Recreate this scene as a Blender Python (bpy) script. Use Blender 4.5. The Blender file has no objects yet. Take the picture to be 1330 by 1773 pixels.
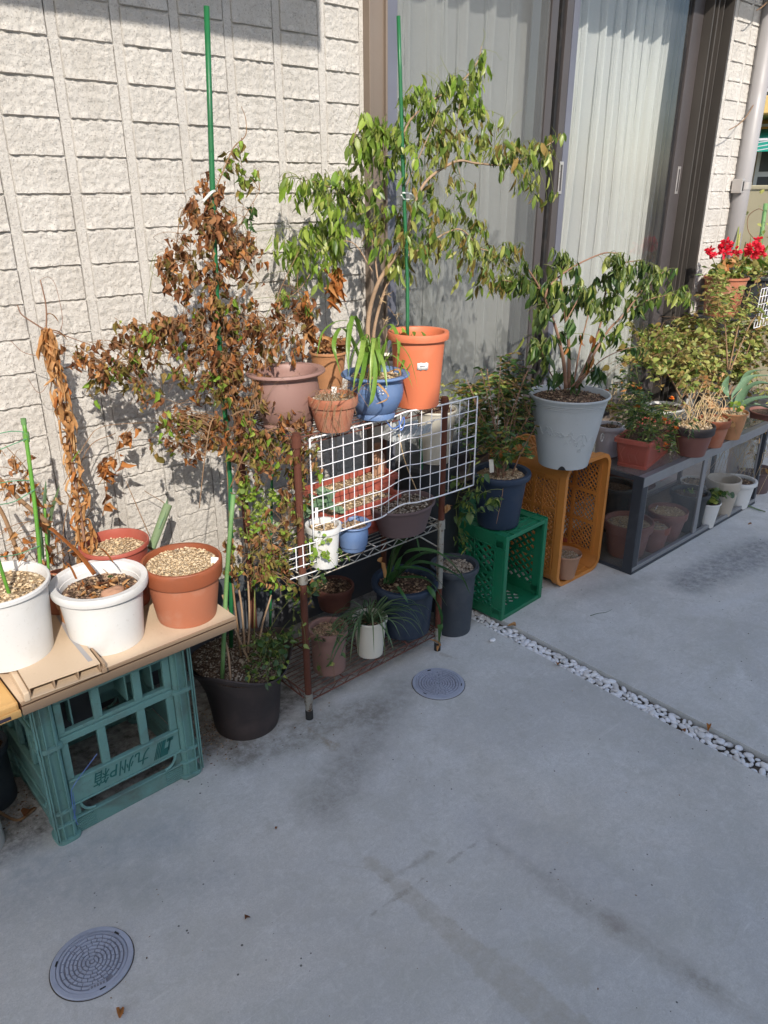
import bpy, bmesh, math, random
from mathutils import Vector, Matrix, noise
PI = math.pi
scene = bpy.context.scene
col = scene.collection
# ------------------------------------------------------------------ camera
cd = bpy.data.cameras.new('camera'); cam = bpy.data.objects.new('camera', cd); col.objects.link(cam)
R_, U_, F_ = Vector((0.7409,-0.6716,-0.0011)), Vector((0.2618,0.2873,0.9214)), Vector((0.6185,0.6829,-0.3886))
m = Matrix((R_, U_, -F_)).transposed().to_4x4(); m.translation = (0, 0, 1.5)
cam.matrix_world = m
cd.sensor_fit = 'VERTICAL'; cd.sensor_height = 24; cd.lens = 17.8640
cd.clip_start = 0.02; cd.clip_end = 400
scene.camera = cam
# ------------------------------------------------------------------ world, sun, exposure
SUN_EL, SUN_AZ = math.radians(36), math.radians(28)      # light travels towards (sin az, cos az)
world = bpy.data.worlds.new('World'); scene.world = world; world.use_nodes = True
wn = world.node_tree; wn.nodes.clear()
sky = wn.nodes.new('ShaderNodeTexSky'); sky.sky_type = 'NISHITA'; sky.sun_disc = False
sky.sun_elevation = SUN_EL; sky.sun_rotation = PI + SUN_AZ
sky.air_density = 1.0; sky.dust_density = 1.5; sky.ozone_density = 1.0
bg = wn.nodes.new('ShaderNodeBackground'); bg.inputs['Strength'].default_value = 0.138
wo = wn.nodes.new('ShaderNodeOutputWorld')
wn.links.new(sky.outputs[0], bg.inputs[0]); wn.links.new(bg.outputs[0], wo.inputs[0])
sl = bpy.data.lights.new('sun', 'SUN'); sl.energy = 2.7; sl.angle = math.radians(0.53); sl.color = (1.0, 0.93, 0.84)
sun = bpy.data.objects.new('sun', sl); col.objects.link(sun)
d = Vector((math.sin(SUN_AZ)*math.cos(SUN_EL), math.cos(SUN_AZ)*math.cos(SUN_EL), -math.sin(SUN_EL)))
sun.rotation_euler = d.to_track_quat('-Z', 'Y').to_euler(); sun.location = (-2, -3, 5)
vs = scene.view_settings
vs.view_transform = 'Standard'; vs.look = 'None'; vs.gamma = 1; vs.exposure = 1.0; vs.use_curve_mapping = False
scene.cycles.use_denoising = True
scene.cycles.max_bounces = 8; scene.cycles.transparent_max_bounces = 24
rnd = random.Random(7)
def U(a, b): return rnd.uniform(a, b)

# ------------------------------------------------------------------ materials
def newmat(name):
    m = bpy.data.materials.new(name); m.use_nodes = True
    nt = m.node_tree; nt.nodes.clear()
    return m, nt
def N(nt, t, **kw):
    n = nt.nodes.new(t)
    for k, v in kw.items():
        if k.startswith('i_'):
            key = k[2:]; key = int(key) if key.isdigit() else key.replace('_', ' ')
            n.inputs[key].default_value = v
        else: setattr(n, k, v)
    return n
def L(nt, a, b): nt.links.new(a, b)
def ramp(nt, fac, stops):
    r = nt.nodes.new('ShaderNodeValToRGB'); e = r.color_ramp.elements
    while len(e) < len(stops): e.new(0.5)
    for i, (p, c) in enumerate(stops):
        e[i].position = p; e[i].color = (c[0], c[1], c[2], 1) if hasattr(c, '__len__') else (c, c, c, 1)
    L(nt, fac, r.inputs[0]); return r.outputs[0]
def mix(nt, fac, a, b, typ='MIX'):
    n = nt.nodes.new('ShaderNodeMix'); n.data_type = 'RGBA'; n.blend_type = typ
    for sock, v in ((n.inputs[0], fac), (n.inputs[6], a), (n.inputs[7], b)):
        if isinstance(v, (int, float)): sock.default_value = v
        elif isinstance(v, (tuple, list)): sock.default_value = (v[0], v[1], v[2], 1)
        else: L(nt, v, sock)
    return n.outputs[2]
def maths(nt, op, a, b=0.0, clamp=False):
    n = nt.nodes.new('ShaderNodeMath'); n.operation = op; n.use_clamp = clamp
    for i, v in enumerate((a, b)):
        if isinstance(v, (int, float)): n.inputs[i].default_value = v
        else: L(nt, v, n.inputs[i])
    return n.outputs[0]
def coords(nt, shift=True):
    tc = nt.nodes.new('ShaderNodeTexCoord'); oi = nt.nodes.new('ShaderNodeObjectInfo')
    if not shift: return tc.outputs['Object']
    s = nt.nodes.new('ShaderNodeVectorMath'); s.operation = 'SCALE'; s.inputs[0].default_value = (37, 61, 23)
    L(nt, oi.outputs['Random'], s.inputs[3])
    a = nt.nodes.new('ShaderNodeVectorMath'); a.operation = 'ADD'
    L(nt, tc.outputs['Object'], a.inputs[0]); L(nt, s.outputs[0], a.inputs[1]); return a.outputs[0]
def noisef(nt, vec, scale, detail=4, rough=0.55, dist=0.0):
    n = N(nt, 'ShaderNodeTexNoise'); n.inputs['Scale'].default_value = scale
    n.inputs['Detail'].default_value = detail; n.inputs['Roughness'].default_value = rough
    n.inputs['Distortion'].default_value = dist
    L(nt, vec, n.inputs['Vector']); return n.outputs['Fac']
def finish(nt, colr, rough=0.6, bump=None, bstr=0.3, bdist=0.002, metal=0.0, spec=0.5, transl=0.0, coat=0.0):
    p = nt.nodes.new('ShaderNodeBsdfPrincipled'); o = nt.nodes.new('ShaderNodeOutputMaterial')
    if isinstance(colr, (tuple, list)): p.inputs['Base Color'].default_value = (*colr[:3], 1)
    else: L(nt, colr, p.inputs['Base Color'])
    if isinstance(rough, (int, float)): p.inputs['Roughness'].default_value = rough
    else: L(nt, rough, p.inputs['Roughness'])
    p.inputs['Metallic'].default_value = metal
    p.inputs['Specular IOR Level'].default_value = spec
    p.inputs['Coat Weight'].default_value = coat
    if bump is not None:
        b = nt.nodes.new('ShaderNodeBump'); b.inputs['Strength'].default_value = bstr; b.inputs['Distance'].default_value = bdist
        L(nt, bump, b.inputs['Height']); L(nt, b.outputs[0], p.inputs['Normal'])
    out = p.outputs[0]
    if transl > 0:
        t = nt.nodes.new('ShaderNodeBsdfTranslucent'); mx = nt.nodes.new('ShaderNodeMixShader'); mx.inputs[0].default_value = transl
        if isinstance(colr, (tuple, list)): t.inputs[0].default_value = (*colr[:3], 1)
        else: L(nt, colr, t.inputs[0])
        L(nt, out, mx.inputs[1]); L(nt, t.outputs[0], mx.inputs[2]); out = mx.outputs[0]
    L(nt, out, o.inputs[0])
def plain(name, c, rough=0.5, dirt=0.25, dcol=(0.16, 0.12, 0.09), scale=14, bump=0.15, metal=0, spec=0.45, fine=140, rustc=None, rustamt=0.5):
    """painted / moulded surface with blotchy dirt, scuffs and fine relief"""
    m, nt = newmat(name); v = coords(nt)
    n1 = noisef(nt, v, scale, 6, 0.62, 0.3); n2 = noisef(nt, v, fine, 3, 0.6); n3 = noisef(nt, v, scale*0.35, 3, 0.5)
    tone = mix(nt, ramp(nt, n3, [(0.3, 0), (0.7, 1)]), tuple(x*0.86 for x in c), tuple(min(1, x*1.08) for x in c))
    msk = maths(nt, 'MULTIPLY', ramp(nt, n1, [(0.5, 0), (0.78, 1)]), dirt)
    cc = mix(nt, msk, tone, dcol)
    msk2 = maths(nt, 'MULTIPLY', ramp(nt, n2, [(0.62, 0), (0.75, 1)]), dirt*0.6)
    cc = mix(nt, msk2, cc, tuple(x*0.6 for x in dcol))
    if rustc:
        r = ramp(nt, noisef(nt, v, scale*2.2, 7, 0.7), [(rustamt-0.06, 0), (rustamt+0.06, 1)])
        cc = mix(nt, r, cc, rustc)
    rr = ramp(nt, n1, [(0.3, max(0, rough-0.08)), (0.75, min(1, rough+0.2))])
    finish(nt, cc, rr, mix(nt, 0.5, n1, n2), bump, 0.0015, metal, spec)
    return m
def leafmat(name, c1, c2, c3=None, transl=0.3, rough=0.5, spec=0.35):
    """leaf colour varies from leaf to leaf; paler vein, darker blotches"""
    m, nt = newmat(name); v = coords(nt)
    g = nt.nodes.new('ShaderNodeNewGeometry'); oi = nt.nodes.new('ShaderNodeObjectInfo')
    r = maths(nt, 'FRACT', maths(nt, 'ADD', g.outputs['Random Per Island'], oi.outputs['Random']))
    st = [(0.0, c1), (0.6, c2)] + ([(0.95, c3)] if c3 else [])
    cc = ramp(nt, r, st)
    n = noisef(nt, v, 90, 3, 0.6)
    cc = mix(nt, ramp(nt, n, [(0.45, 0), (0.8, 0.45)]), cc, tuple(x*0.5 for x in c1))
    finish(nt, cc, rough, n, 0.25, 0.001, 0, spec, transl)
    return m
M = {}
# concrete paving with mottling, pin holes and two rusty drag marks
def concrete(name, base, streaks=(), blots=()):
    m, nt = newmat(name)
    tc = nt.nodes.new('ShaderNodeTexCoord'); v = tc.outputs['Object']
    n1 = noisef(nt, v, 1.6, 8, 0.6, 0.6); n2 = noisef(nt, v, 7, 8, 0.65, 0.2); n3 = noisef(nt, v, 240, 3, 0.7); n4 = noisef(nt, v, 30, 5, 0.65, 1.2)
    n5 = noisef(nt, v, 0.9, 5, 0.6, 0.8); n6 = noisef(nt, v, 90, 5, 0.75); n7 = noisef(nt, v, 3.6, 9, 0.72, 1.5)
    c = mix(nt, ramp(nt, n1, [(0.34, 0), (0.66, 1)]), tuple(x*0.74 for x in base), tuple(x*1.12 for x in base))
    c = mix(nt, ramp(nt, n5, [(0.42, 0), (0.62, 0.55)]), c, (base[0]*1.08, base[1]*1.0, base[2]*0.90))
    c = mix(nt, ramp(nt, n7, [(0.50, 0), (0.66, 0.58)]), c, (base[0]*0.72, base[1]*0.72, base[2]*0.66))
    c = mix(nt, ramp(nt, n6, [(0.4, 0.30), (0.6, 0)]), c, tuple(x*0.6 for x in base))
    n8 = noisef(nt, v, 300, 4, 0.85); n9 = noisef(nt, v, 13, 10, 0.8, 2.0)
    c = mix(nt, ramp(nt, n8, [(0.36, 0.5), (0.5, 0)]), c, tuple(x*0.55 for x in base))
    c = mix(nt, ramp(nt, n8, [(0.56, 0), (0.68, 0.4)]), c, tuple(min(.8, x*1.35) for x in base))
    c = mix(nt, ramp(nt, n9, [(0.545, 0), (0.60, 0.40)]), c, (base[0]*0.66, base[1]*0.65, base[2]*0.60))
    mp = N(nt, 'ShaderNodeMapping'); mp.inputs['Rotation'].default_value = (0, 0, 0.6); mp.inputs['Scale'].default_value = (2.5, 46, 1); L(nt, v, mp.inputs[0])
    mp2 = N(nt, 'ShaderNodeMapping'); mp2.inputs['Rotation'].default_value = (0, 0, -0.9); mp2.inputs['Scale'].default_value = (3, 60, 1); L(nt, v, mp2.inputs[0])
    c = mix(nt, ramp(nt, noisef(nt, mp.outputs[0], 1.4, 7, 0.75, 1.0), [(0.60, 0), (0.66, 0.26)]), c, tuple(min(.8, x*1.28) for x in base))
    c = mix(nt, ramp(nt, noisef(nt, mp2.outputs[0], 1.2, 7, 0.75, 1.0), [(0.62, 0), (0.68, 0.34)]), c, tuple(x*0.66 for x in base))
    c = mix(nt, ramp(nt, n2, [(0.42, 0), (0.72, 0.5)]), c, (base[0]*0.74, base[1]*0.73, base[2]*0.68))
    c = mix(nt, ramp(nt, n4, [(0.5, 0), (0.78, 0.28)]), c, (base[0]*1.3, base[1]*1.3, base[2]*1.3))
    c = mix(nt, ramp(nt, n3, [(0.35, 0.22), (0.65, 0)]), c, tuple(x*0.55 for x in base))
    vo = N(nt, 'ShaderNodeTexVoronoi'); vo.inputs['Scale'].default_value = 34; L(nt, v, vo.inputs['Vector'])
    pit = maths(nt, 'MULTIPLY', maths(nt, 'LESS_THAN', vo.outputs['Distance'], maths(nt, 'MULTIPLY', ramp(nt, noisef(nt, v, 3, 3, 0.7), [(0.44, 0), (0.62, 1)]), 0.10)), 1.0)
    c = mix(nt, maths(nt, 'MULTIPLY', pit, 0.8), c, (0.03, 0.028, 0.025))
    sx = N(nt, 'ShaderNodeSeparateXYZ'); L(nt, v, sx.inputs[0])
    wob = maths(nt, 'MULTIPLY', maths(nt, 'SUBTRACT', noisef(nt, v, 9, 6, 0.7), 0.5), 0.16)
    wob2 = noisef(nt, v, 34, 6, 0.75)
    def seg(ax, ay, bx, by, w0, w1):
        dx, dy = bx-ax, by-ay; l2 = dx*dx+dy*dy
        t = maths(nt, 'ADD', maths(nt, 'MULTIPLY', maths(nt, 'SUBTRACT', sx.outputs[0], ax), dx/l2), maths(nt, 'MULTIPLY', maths(nt, 'SUBTRACT', sx.outputs[1], ay), dy/l2), True)
        px = maths(nt, 'SUBTRACT', sx.outputs[0], maths(nt, 'ADD', maths(nt, 'MULTIPLY', t, dx), ax))
        py = maths(nt, 'SUBTRACT', sx.outputs[1], maths(nt, 'ADD', maths(nt, 'MULTIPLY', t, dy), ay))
        dd = maths(nt, 'SQRT', maths(nt, 'ADD', maths(nt, 'MULTIPLY', px, px), maths(nt, 'MULTIPLY', py, py)))
        wd = maths(nt, 'ADD', maths(nt, 'MULTIPLY', t, w1-w0), w0)
        return maths(nt, 'SUBTRACT', maths(nt, 'ADD', wd, maths(nt, 'MULTIPLY', wob, 0.55)), dd), t
    for (ax, ay, bx, by, w0, w1, cl, st, soft) in streaks:
        k, t = seg(ax, ay, bx, by, w0, w1)
        msk = ramp(nt, maths(nt, 'ADD', maths(nt, 'MULTIPLY', k, 1/soft), 0.5), [(0.3, 0), (0.7, 1)])
        gr = ramp(nt, wob2, [(0.35, 0.25), (0.65, 1)])
        c = mix(nt, maths(nt, 'MULTIPLY', maths(nt, 'MULTIPLY', msk, gr), st), c, cl)
    finish(nt, c, ramp(nt, n2, [(0.3, 0.62), (0.7, 0.85)]), mix(nt, 0.4, n6, n4), 0.3, 0.003, 0, 0.35)
    return m
CB = (0.63, 0.625, 0.60)
BR = (0.36, 0.325, 0.26)
def gg(p): return (p[0], p[1])
M['conc'] = concrete('patio_concrete', CB, [
    (*gg((0.898,1.045,0)), *gg((0.915,0.472,0)), 0.014, 0.045, BR, 0.6, 0.022),
    (*gg((1.164,0.888,0)), *gg((1.182,0.552,0)), 0.012, 0.03, (0.3,0.27,0.23), 0.55, 0.05), (*gg((1.182,0.582,0)), *gg((1.188,0.527,0)), 0.012, 0.012, (0.2,0.17,0.14), 0.4, 0.04),
    (*gg((1.182,0.552,0)), *gg((1.204,0.255,0)), 0.032, 0.02, (0.3,0.27,0.23), 0.5, 0.07), (*gg((1.195,0.376,0)), *gg((1.21,0.328,0)), 0.012, 0.008, (0.18,0.16,0.13), 0.4, 0.04),
    (*gg((1.207,0.886,0)), *gg((1.273,0.55,0)), 0.10, 0.07, (0.35,0.35,0.355), 0.4, 0.2),
    (-1.0, 1.98, 3.2, 1.98, 0.34, 0.34, (0.07,0.062,0.055), 0.9, 0.16), (*gg((0.289,1.575,0)), *gg((0.588,1.449,0)), 0.08, 0.06, (0.27,0.3,0.32), 0.55, 0.2), (*gg((0.215,1.511,0)), *gg((0.601,1.246,0)), 0.05, 0.05, (0.3,0.31,0.31), 0.5, 0.2),  # first entry: dark band by the wall, soil tone plus painted shade
    (*gg((1.013,0.63,0)), *gg((1.022,0.533,0)), 0.02, 0.03, BR, 0.3, 0.05),
    (*gg((0.798,0.93,0)), *gg((1.142,0.907,0)), 0.0005, 0.0005, (0.2,0.17,0.14), 0.5, 0.012),
    (*gg((0.874,0.976,0)), *gg((1.019,0.958,0)), 0.008, 0.004, (0.22,0.19,0.15), 0.55, 0.03),
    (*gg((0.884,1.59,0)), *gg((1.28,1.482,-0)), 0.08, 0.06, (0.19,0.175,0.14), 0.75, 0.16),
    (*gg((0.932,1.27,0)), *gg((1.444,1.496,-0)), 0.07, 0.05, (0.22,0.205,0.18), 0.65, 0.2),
    (*gg((1.086,1.538,0)), *gg((1.092,1.434,0)), 0.006, 0.012, (0.2,0.13,0.04), 0.6, 0.04),
    (*gg((1.671,1.564,0)), *gg((1.693,1.496,0)), 0.006, 0.008, (0.2,0.13,0.05), 0.5, 0.03),
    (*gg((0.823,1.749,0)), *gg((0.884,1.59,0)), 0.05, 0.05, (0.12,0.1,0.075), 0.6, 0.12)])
M['conc2'] = concrete('patio_concrete_far', CB, [
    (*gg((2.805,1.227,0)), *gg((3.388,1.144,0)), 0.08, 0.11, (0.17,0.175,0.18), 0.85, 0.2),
    (*gg((2.617,1.081,0)), *gg((3.019,0.965,0)), 0.03, 0.02, (0.6,0.6,0.6), 0.5, 0.1),
    (*gg((2.386,1.476,0)), *gg((2.728,1.367,0)), 0.03, 0.03, (0.2,0.18,0.15), 0.4, 0.15)])
# rough split-face wall block
def wallmat(name, base, sc=1.0):
    m, nt = newmat(name); v = coords(nt)
    n1 = noisef(nt, v, 190*sc, 4, 0.75); n2 = noisef(nt, v, 330*sc, 2, 0.7); n3 = noisef(nt, v, 9, 4, 0.6); n0 = noisef(nt, v, 60, 6, 0.75, 0.6)
    vo = N(nt, 'ShaderNodeTexVoronoi'); vo.inputs['Scale'].default_value = 240*sc; vo.inputs['Randomness'].default_value = 1; L(nt, v, vo.inputs['Vector'])
    s_ = N(nt, 'ShaderNodeSeparateColor'); L(nt, vo.outputs['Color'], s_.inputs[0])
    pore = maths(nt, 'MULTIPLY', maths(nt, 'LESS_THAN', vo.outputs['Distance'], 0.34), maths(nt, 'GREATER_THAN', s_.outputs[0], 0.70))
    c = mix(nt, ramp(nt, n3, [(0.3, 0), (0.7, 1)]), tuple(x*0.92 for x in base), tuple(x*1.05 for x in base))
    c = mix(nt, ramp(nt, n1, [(0.30, 0.6), (0.45, 0)]), c, (0.26, 0.22, 0.18))
    c = mix(nt, maths(nt, 'MULTIPLY', pore, 0.5), c, (0.2, 0.17, 0.145))
    c = mix(nt, ramp(nt, n2, [(0.55, 0), (0.7, 0.6)]), c, tuple(min(0.85, x*1.35) for x in base))
    oi = nt.nodes.new('ShaderNodeObjectInfo'); ge = nt.nodes.new('ShaderNodeNewGeometry')
    c = mix(nt, maths(nt, 'MULTIPLY', oi.outputs['Random'], 0.22), c, tuple(x*0.78 for x in base))
    mp = N(nt, 'ShaderNodeMapping'); mp.inputs['Scale'].default_value = (5.5, 5.5, 0.9); L(nt, ge.outputs['Position'], mp.inputs[0])
    c = mix(nt, ramp(nt, noisef(nt, mp.outputs[0], 1.6, 6, 0.7, 0.4), [(0.48, 0), (0.72, 0.34)]), c, (0.36, 0.32, 0.26))
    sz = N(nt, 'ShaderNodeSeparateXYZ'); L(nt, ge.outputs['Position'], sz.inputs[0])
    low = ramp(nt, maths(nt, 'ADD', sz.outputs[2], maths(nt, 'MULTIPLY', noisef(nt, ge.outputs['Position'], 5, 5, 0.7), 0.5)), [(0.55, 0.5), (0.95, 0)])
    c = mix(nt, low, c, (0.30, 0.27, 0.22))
    h = maths(nt, 'SUBTRACT', mix(nt, 0.55, n1, n0), maths(nt, 'MULTIPLY', pore, 0.35))
    finish(nt, c, 0.92, h, 1.0, 0.006, 0, 0.15)
    return m
M['block'] = wallmat('split_face_block', (0.555, 0.53, 0.49))
M['joint'] = wallmat('wall_joint', (0.57, 0.545, 0.505), 1.1)
M['found'] = plain('foundation_render', (0.07, 0.078, 0.09), 0.85, 0.3, scale=6, bump=0.3)
M['white'] = plain('white_plastic', (0.61, 0.605, 0.59), 0.42, 0.42, (0.42, 0.37, 0.3), 7, 0.08)
M['whitec'] = plain('cream_plastic', (0.66, 0.63, 0.54), 0.42, 0.22, (0.35, 0.3, 0.22), 10, 0.08)
M['terra'] = plain('terracotta', (0.36, 0.125, 0.065), 0.62, 0.6, (0.42, 0.27, 0.2), 9, 0.2)
M['terra2'] = plain('terracotta_rim_wet', (0.27, 0.075, 0.03), 0.45, 0.3, (0.12, 0.06, 0.04), 9, 0.12)
M['red'] = plain('red_plastic', (0.33, 0.075, 0.05), 0.5, 0.25, (0.38, 0.22, 0.17), 12, 0.1)
M['orange'] = plain('orange_plastic', (0.60, 0.165, 0.075), 0.5, 0.28, (0.6, 0.33, 0.22), 8, 0.06)
M['pinkp'] = plain('dusty_pink_plastic', (0.27, 0.155, 0.13), 0.55, 0.3, (0.22, 0.14, 0.11), 9, 0.1)
M['blue'] = plain('blue_plastic', (0.115, 0.19, 0.36), 0.45, 0.3, (0.3, 0.34, 0.42), 12, 0.12)
M['navy'] = plain('navy_plastic', (0.018, 0.034, 0.066), 0.5, 0.35, (0.1, 0.11, 0.12), 10, 0.12)
M['slate'] = plain('slate_plastic', (0.045, 0.056, 0.072), 0.55, 0.35, (0.15, 0.15, 0.15), 10, 0.15)
M['black'] = plain('black_plastic', (0.022, 0.026, 0.03), 0.5, 0.3, (0.08, 0.08, 0.08), 10, 0.12)
M['dkbrown'] = plain('dark_brown_plastic', (0.034, 0.026, 0.026), 0.55, 0.45, (0.14, 0.1, 0.09), 6, 0.2)
M['brown'] = plain('brown_plastic', (0.17, 0.07, 0.055), 0.5, 0.3, (0.25, 0.15, 0.12), 9, 0.15)
M['dkbrown2'] = plain('faded_dark_brown', (0.12, 0.08, 0.08), 0.6, 0.4, (0.2, 0.15, 0.14), 9, 0.3)
M['grey'] = plain('blue_grey_plastic', (0.45, 0.475, 0.48), 0.45, 0.32, (0.25, 0.26, 0.25), 7, 0.1)
M['lilac'] = plain('pale_lilac_plastic', (0.5, 0.48, 0.52), 0.5, 0.25, (0.3, 0.27, 0.25), 12, 0.1)
M['taupe'] = plain('taupe_plastic', (0.4, 0.35, 0.29), 0.5, 0.2, (0.25, 0.2, 0.15), 10, 0.1)
M['tan'] = plain('tan_clay', (0.36, 0.2, 0.125), 0.75, 0.4, (0.2, 0.12, 0.08), 14, 0.35)
M['tan2'] = plain('worn_orange_clay', (0.42, 0.2, 0.09), 0.75, 0.45, (0.25, 0.13, 0.07), 18, 0.35)
M['pinkpale'] = plain('pale_pink_plastic', (0.55, 0.33, 0.28), 0.5, 0.2, (0.4, 0.25, 0.2), 10, 0.1)
M['teal'] = plain('teal_plastic', (0.14, 0.29, 0.265), 0.5, 0.6, (0.1, 0.09, 0.075), 12, 0.15)
M['tealtext'] = plain('dark_teal_print', (0.012, 0.11, 0.10), 0.5, 0.1, scale=30, bump=0.05)
M['green'] = plain('green_plastic', (0.01, 0.16, 0.075), 0.45, 0.25, (0.07, 0.1, 0.07), 10, 0.1)
M['amber'] = plain('amber_plastic', (0.52, 0.2, 0.04), 0.5, 0.35, (0.3, 0.12, 0.04), 9, 0.1)
M['boardm'] = plain('beige_hollow_board', (0.54, 0.415, 0.29), 0.5, 0.35, (0.3, 0.2, 0.13), 5, 0.12)
M['boarde'] = plain('brown_board_edge', (0.30, 0.205, 0.13), 0.55, 0.35, (0.16, 0.11, 0.08), 6, 0.15)
M['boardin'] = plain('board_hollow', (0.12, 0.055, 0.03), 0.7, 0.3, scale=10)
M['pine'] = plain('yellow_timber', (0.60, 0.36, 0.13), 0.5, 0.25, (0.4, 0.2, 0.08), 6, 0.12)
M['alu'] = plain('aluminium', (0.29, 0.29, 0.30), 0.42, 0.3, (0.2, 0.19, 0.18), 9, 0.1, metal=0.6)
M['aludk'] = plain('dark_aluminium', (0.05, 0.055, 0.065), 0.45, 0.35, (0.16, 0.16, 0.17), 12, 0.15, metal=0.3)
M['rust'] = plain('rusty_steel', (0.10, 0.03, 0.016), 0.8, 0.5, (0.07, 0.03, 0.02), 30, 0.4)
M['rustwire'] = plain('rusty_wire', (0.13, 0.045, 0.03), 0.7, 0.4, scale=30, bump=0.2)
M['chrome'] = plain('dull_chrome', (0.45, 0.43, 0.38), 0.38, 0.3, (0.2, 0.12, 0.06), 30, 0.15, metal=0.75, rustc=(0.16, 0.08, 0.04), rustamt=0.6)
M['wirewhite'] = plain('white_coated_wire', (0.78, 0.78, 0.80), 0.35, 0.12, (0.4, 0.3, 0.2), 40, 0.05, rustc=(0.3, 0.15, 0.08), rustamt=0.66)
M['rubber'] = plain('black_rubber', (0.02, 0.02, 0.02), 0.7)
M['framebr'] = plain('bronze_frame', (0.215, 0.17, 0.135), 0.42, 0.12, (0.15, 0.11, 0.09), 7, 0.05, metal=0.25)
M['framedk'] = plain('dark_grey_frame', (0.08, 0.07, 0.07), 0.4, 0.12, (0.06, 0.05, 0.05), 7, 0.05, metal=0.25)
M['jambdk'] = plain('dark_bronze_jamb', (0.07, 0.062, 0.055), 0.42, 0.12, (0.1, 0.08, 0.07), 7, 0.05, metal=0.25)
M['framebl'] = plain('steel_blue_frame', (0.145, 0.15, 0.185), 0.4, 0.12, (0.08, 0.08, 0.09), 7, 0.05, metal=0.2)
M['gasketgap'] = plain('black_gasket_and_gap', (0.012, 0.012, 0.013), 0.6)  # also the painted black of the shaded jamb grooves
M['pipe'] = plain('mauve_grey_pvc', (0.29, 0.28, 0.28), 0.42, 0.2, (0.25, 0.2, 0.2), 5, 0.05)
M['steel'] = plain('bracket_steel', (0.55, 0.52, 0.5), 0.35, 0.2, (0.25, 0.2, 0.15), 20, 0.1, metal=0.7)
M['paper'] = plain('white_label', (0.8, 0.79, 0.76), 0.6, 0.12, (0.5, 0.45, 0.35), 30, 0.05)
M['ink'] = plain('dark_ink', (0.05, 0.04, 0.06), 0.6)
M['stake'] = plain('green_coated_stake', (0.012, 0.12, 0.04), 0.38, 0.2, (0.02, 0.08, 0.02), 25, 0.12)
M['stakelt'] = plain('faded_green_stake', (0.12, 0.24, 0.08), 0.55, 0.3, (0.3, 0.35, 0.22), 25, 0.15)
M['greenstem'] = plain('green_stem', (0.09, 0.25, 0.03), 0.42, 0.3, (0.3, 0.4, 0.05), 30, 0.05)
M['twine'] = plain('green_twine', (0.12, 0.33, 0.18), 0.7)
M['bluetie'] = plain('blue_plastic_string', (0.10, 0.19, 0.48), 0.5, 0.1)
M['whitetie'] = plain('white_vinyl_tie', (0.7, 0.75, 0.7), 0.5, 0.1)
M['bark'] = plain('pale_bark', (0.34, 0.23, 0.145), 0.8, 0.4, (0.16, 0.11, 0.07), 40, 0.5)
M['bark2'] = plain('pinkish_bark', (0.25, 0.14, 0.09), 0.75, 0.4, (0.1, 0.06, 0.04), 40, 0.4)
M['twig'] = plain('dry_twig', (0.25, 0.15, 0.08), 0.8, 0.4, (0.1, 0.06, 0.03), 60, 0.3)
M['twiggr'] = plain('green_twig', (0.17, 0.2, 0.06), 0.6, 0.4, (0.2, 0.1, 0.04), 60, 0.2)
M['straw'] = plain('dry_straw', (0.55, 0.4, 0.22), 0.7, 0.4, (0.3, 0.18, 0.09), 60, 0.2)
M['cutstem'] = plain('grey_green_cut_stem', (0.14, 0.2, 0.1), 0.7, 0.4, (0.25, 0.25, 0.2), 40, 0.3)
M['iron'] = plain('painted_iron_lid', (0.36, 0.385, 0.46), 0.5, 0.25, (0.16, 0.15, 0.15), 25, 0.12)
M['groove'] = plain('lid_groove', (0.2, 0.205, 0.24), 0.8, 0.4, scale=30)
M['gravelbed'] = plain('dark_gravel_bed', (0.09, 0.075, 0.06), 0.95, 0.5, scale=60, bump=0.6)
def granular(name, cols, scale, bump=0.8, transl=0):
    m, nt = newmat(name); v = coords(nt)
    vo = N(nt, 'ShaderNodeTexVoronoi'); vo.inputs['Scale'].default_value = scale; L(nt, v, vo.inputs['Vector'])
    s = N(nt, 'ShaderNodeSeparateColor'); L(nt, vo.outputs['Color'], s.inputs[0])
    c = ramp(nt, s.outputs[0], [(i/(len(cols)-1), q) for i, q in enumerate(cols)])
    c = mix(nt, ramp(nt, noisef(nt, v, 12, 3), [(0.4, 0), (0.7, 0.5)]), c, cols[0])
    finish(nt, c, 0.9, vo.outputs['Distance'], bump, 0.004, 0, 0.2)
    return m
M['soil'] = granular('brown_soil', [(0.04, 0.025, 0.017), (0.09, 0.058, 0.038), (0.2, 0.14, 0.1)], 190)
M['soilgr'] = granular('tan_soil', [(0.2, 0.13, 0.075), (0.34, 0.25, 0.15), (0.48, 0.38, 0.25)], 220)
def stonemat(name, cols, rough=0.8):
    m, nt = newmat(name); v = coords(nt)
    g = nt.nodes.new('ShaderNodeNewGeometry'); oi = nt.nodes.new('ShaderNodeObjectInfo')
    r = maths(nt, 'FRACT', maths(nt, 'ADD', g.outputs['Random Per Island'], oi.outputs['Random']))
    c = ramp(nt, r, [(i/(len(cols)-1)*0.98, q) for i, q in enumerate(cols)])
    n = noisef(nt, v, 80, 4, 0.6)
    c = mix(nt, ramp(nt, n, [(0.5, 0), (0.8, 0.35)]), c, tuple(x*0.55 for x in cols[0]))
    finish(nt, c, rough, n, 0.2, 0.001, 0, 0.35)
    return m
M['gtan'] = stonemat('tan_gravel', [(0.36, 0.24, 0.13), (0.56, 0.41, 0.24), (0.68, 0.54, 0.36), (0.3, 0.24, 0.17)])
M['gbark'] = stonemat('bark_chips', [(0.1, 0.06, 0.04), (0.2, 0.12, 0.08), (0.3, 0.2, 0.13), (0.5, 0.36, 0.22)])
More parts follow.
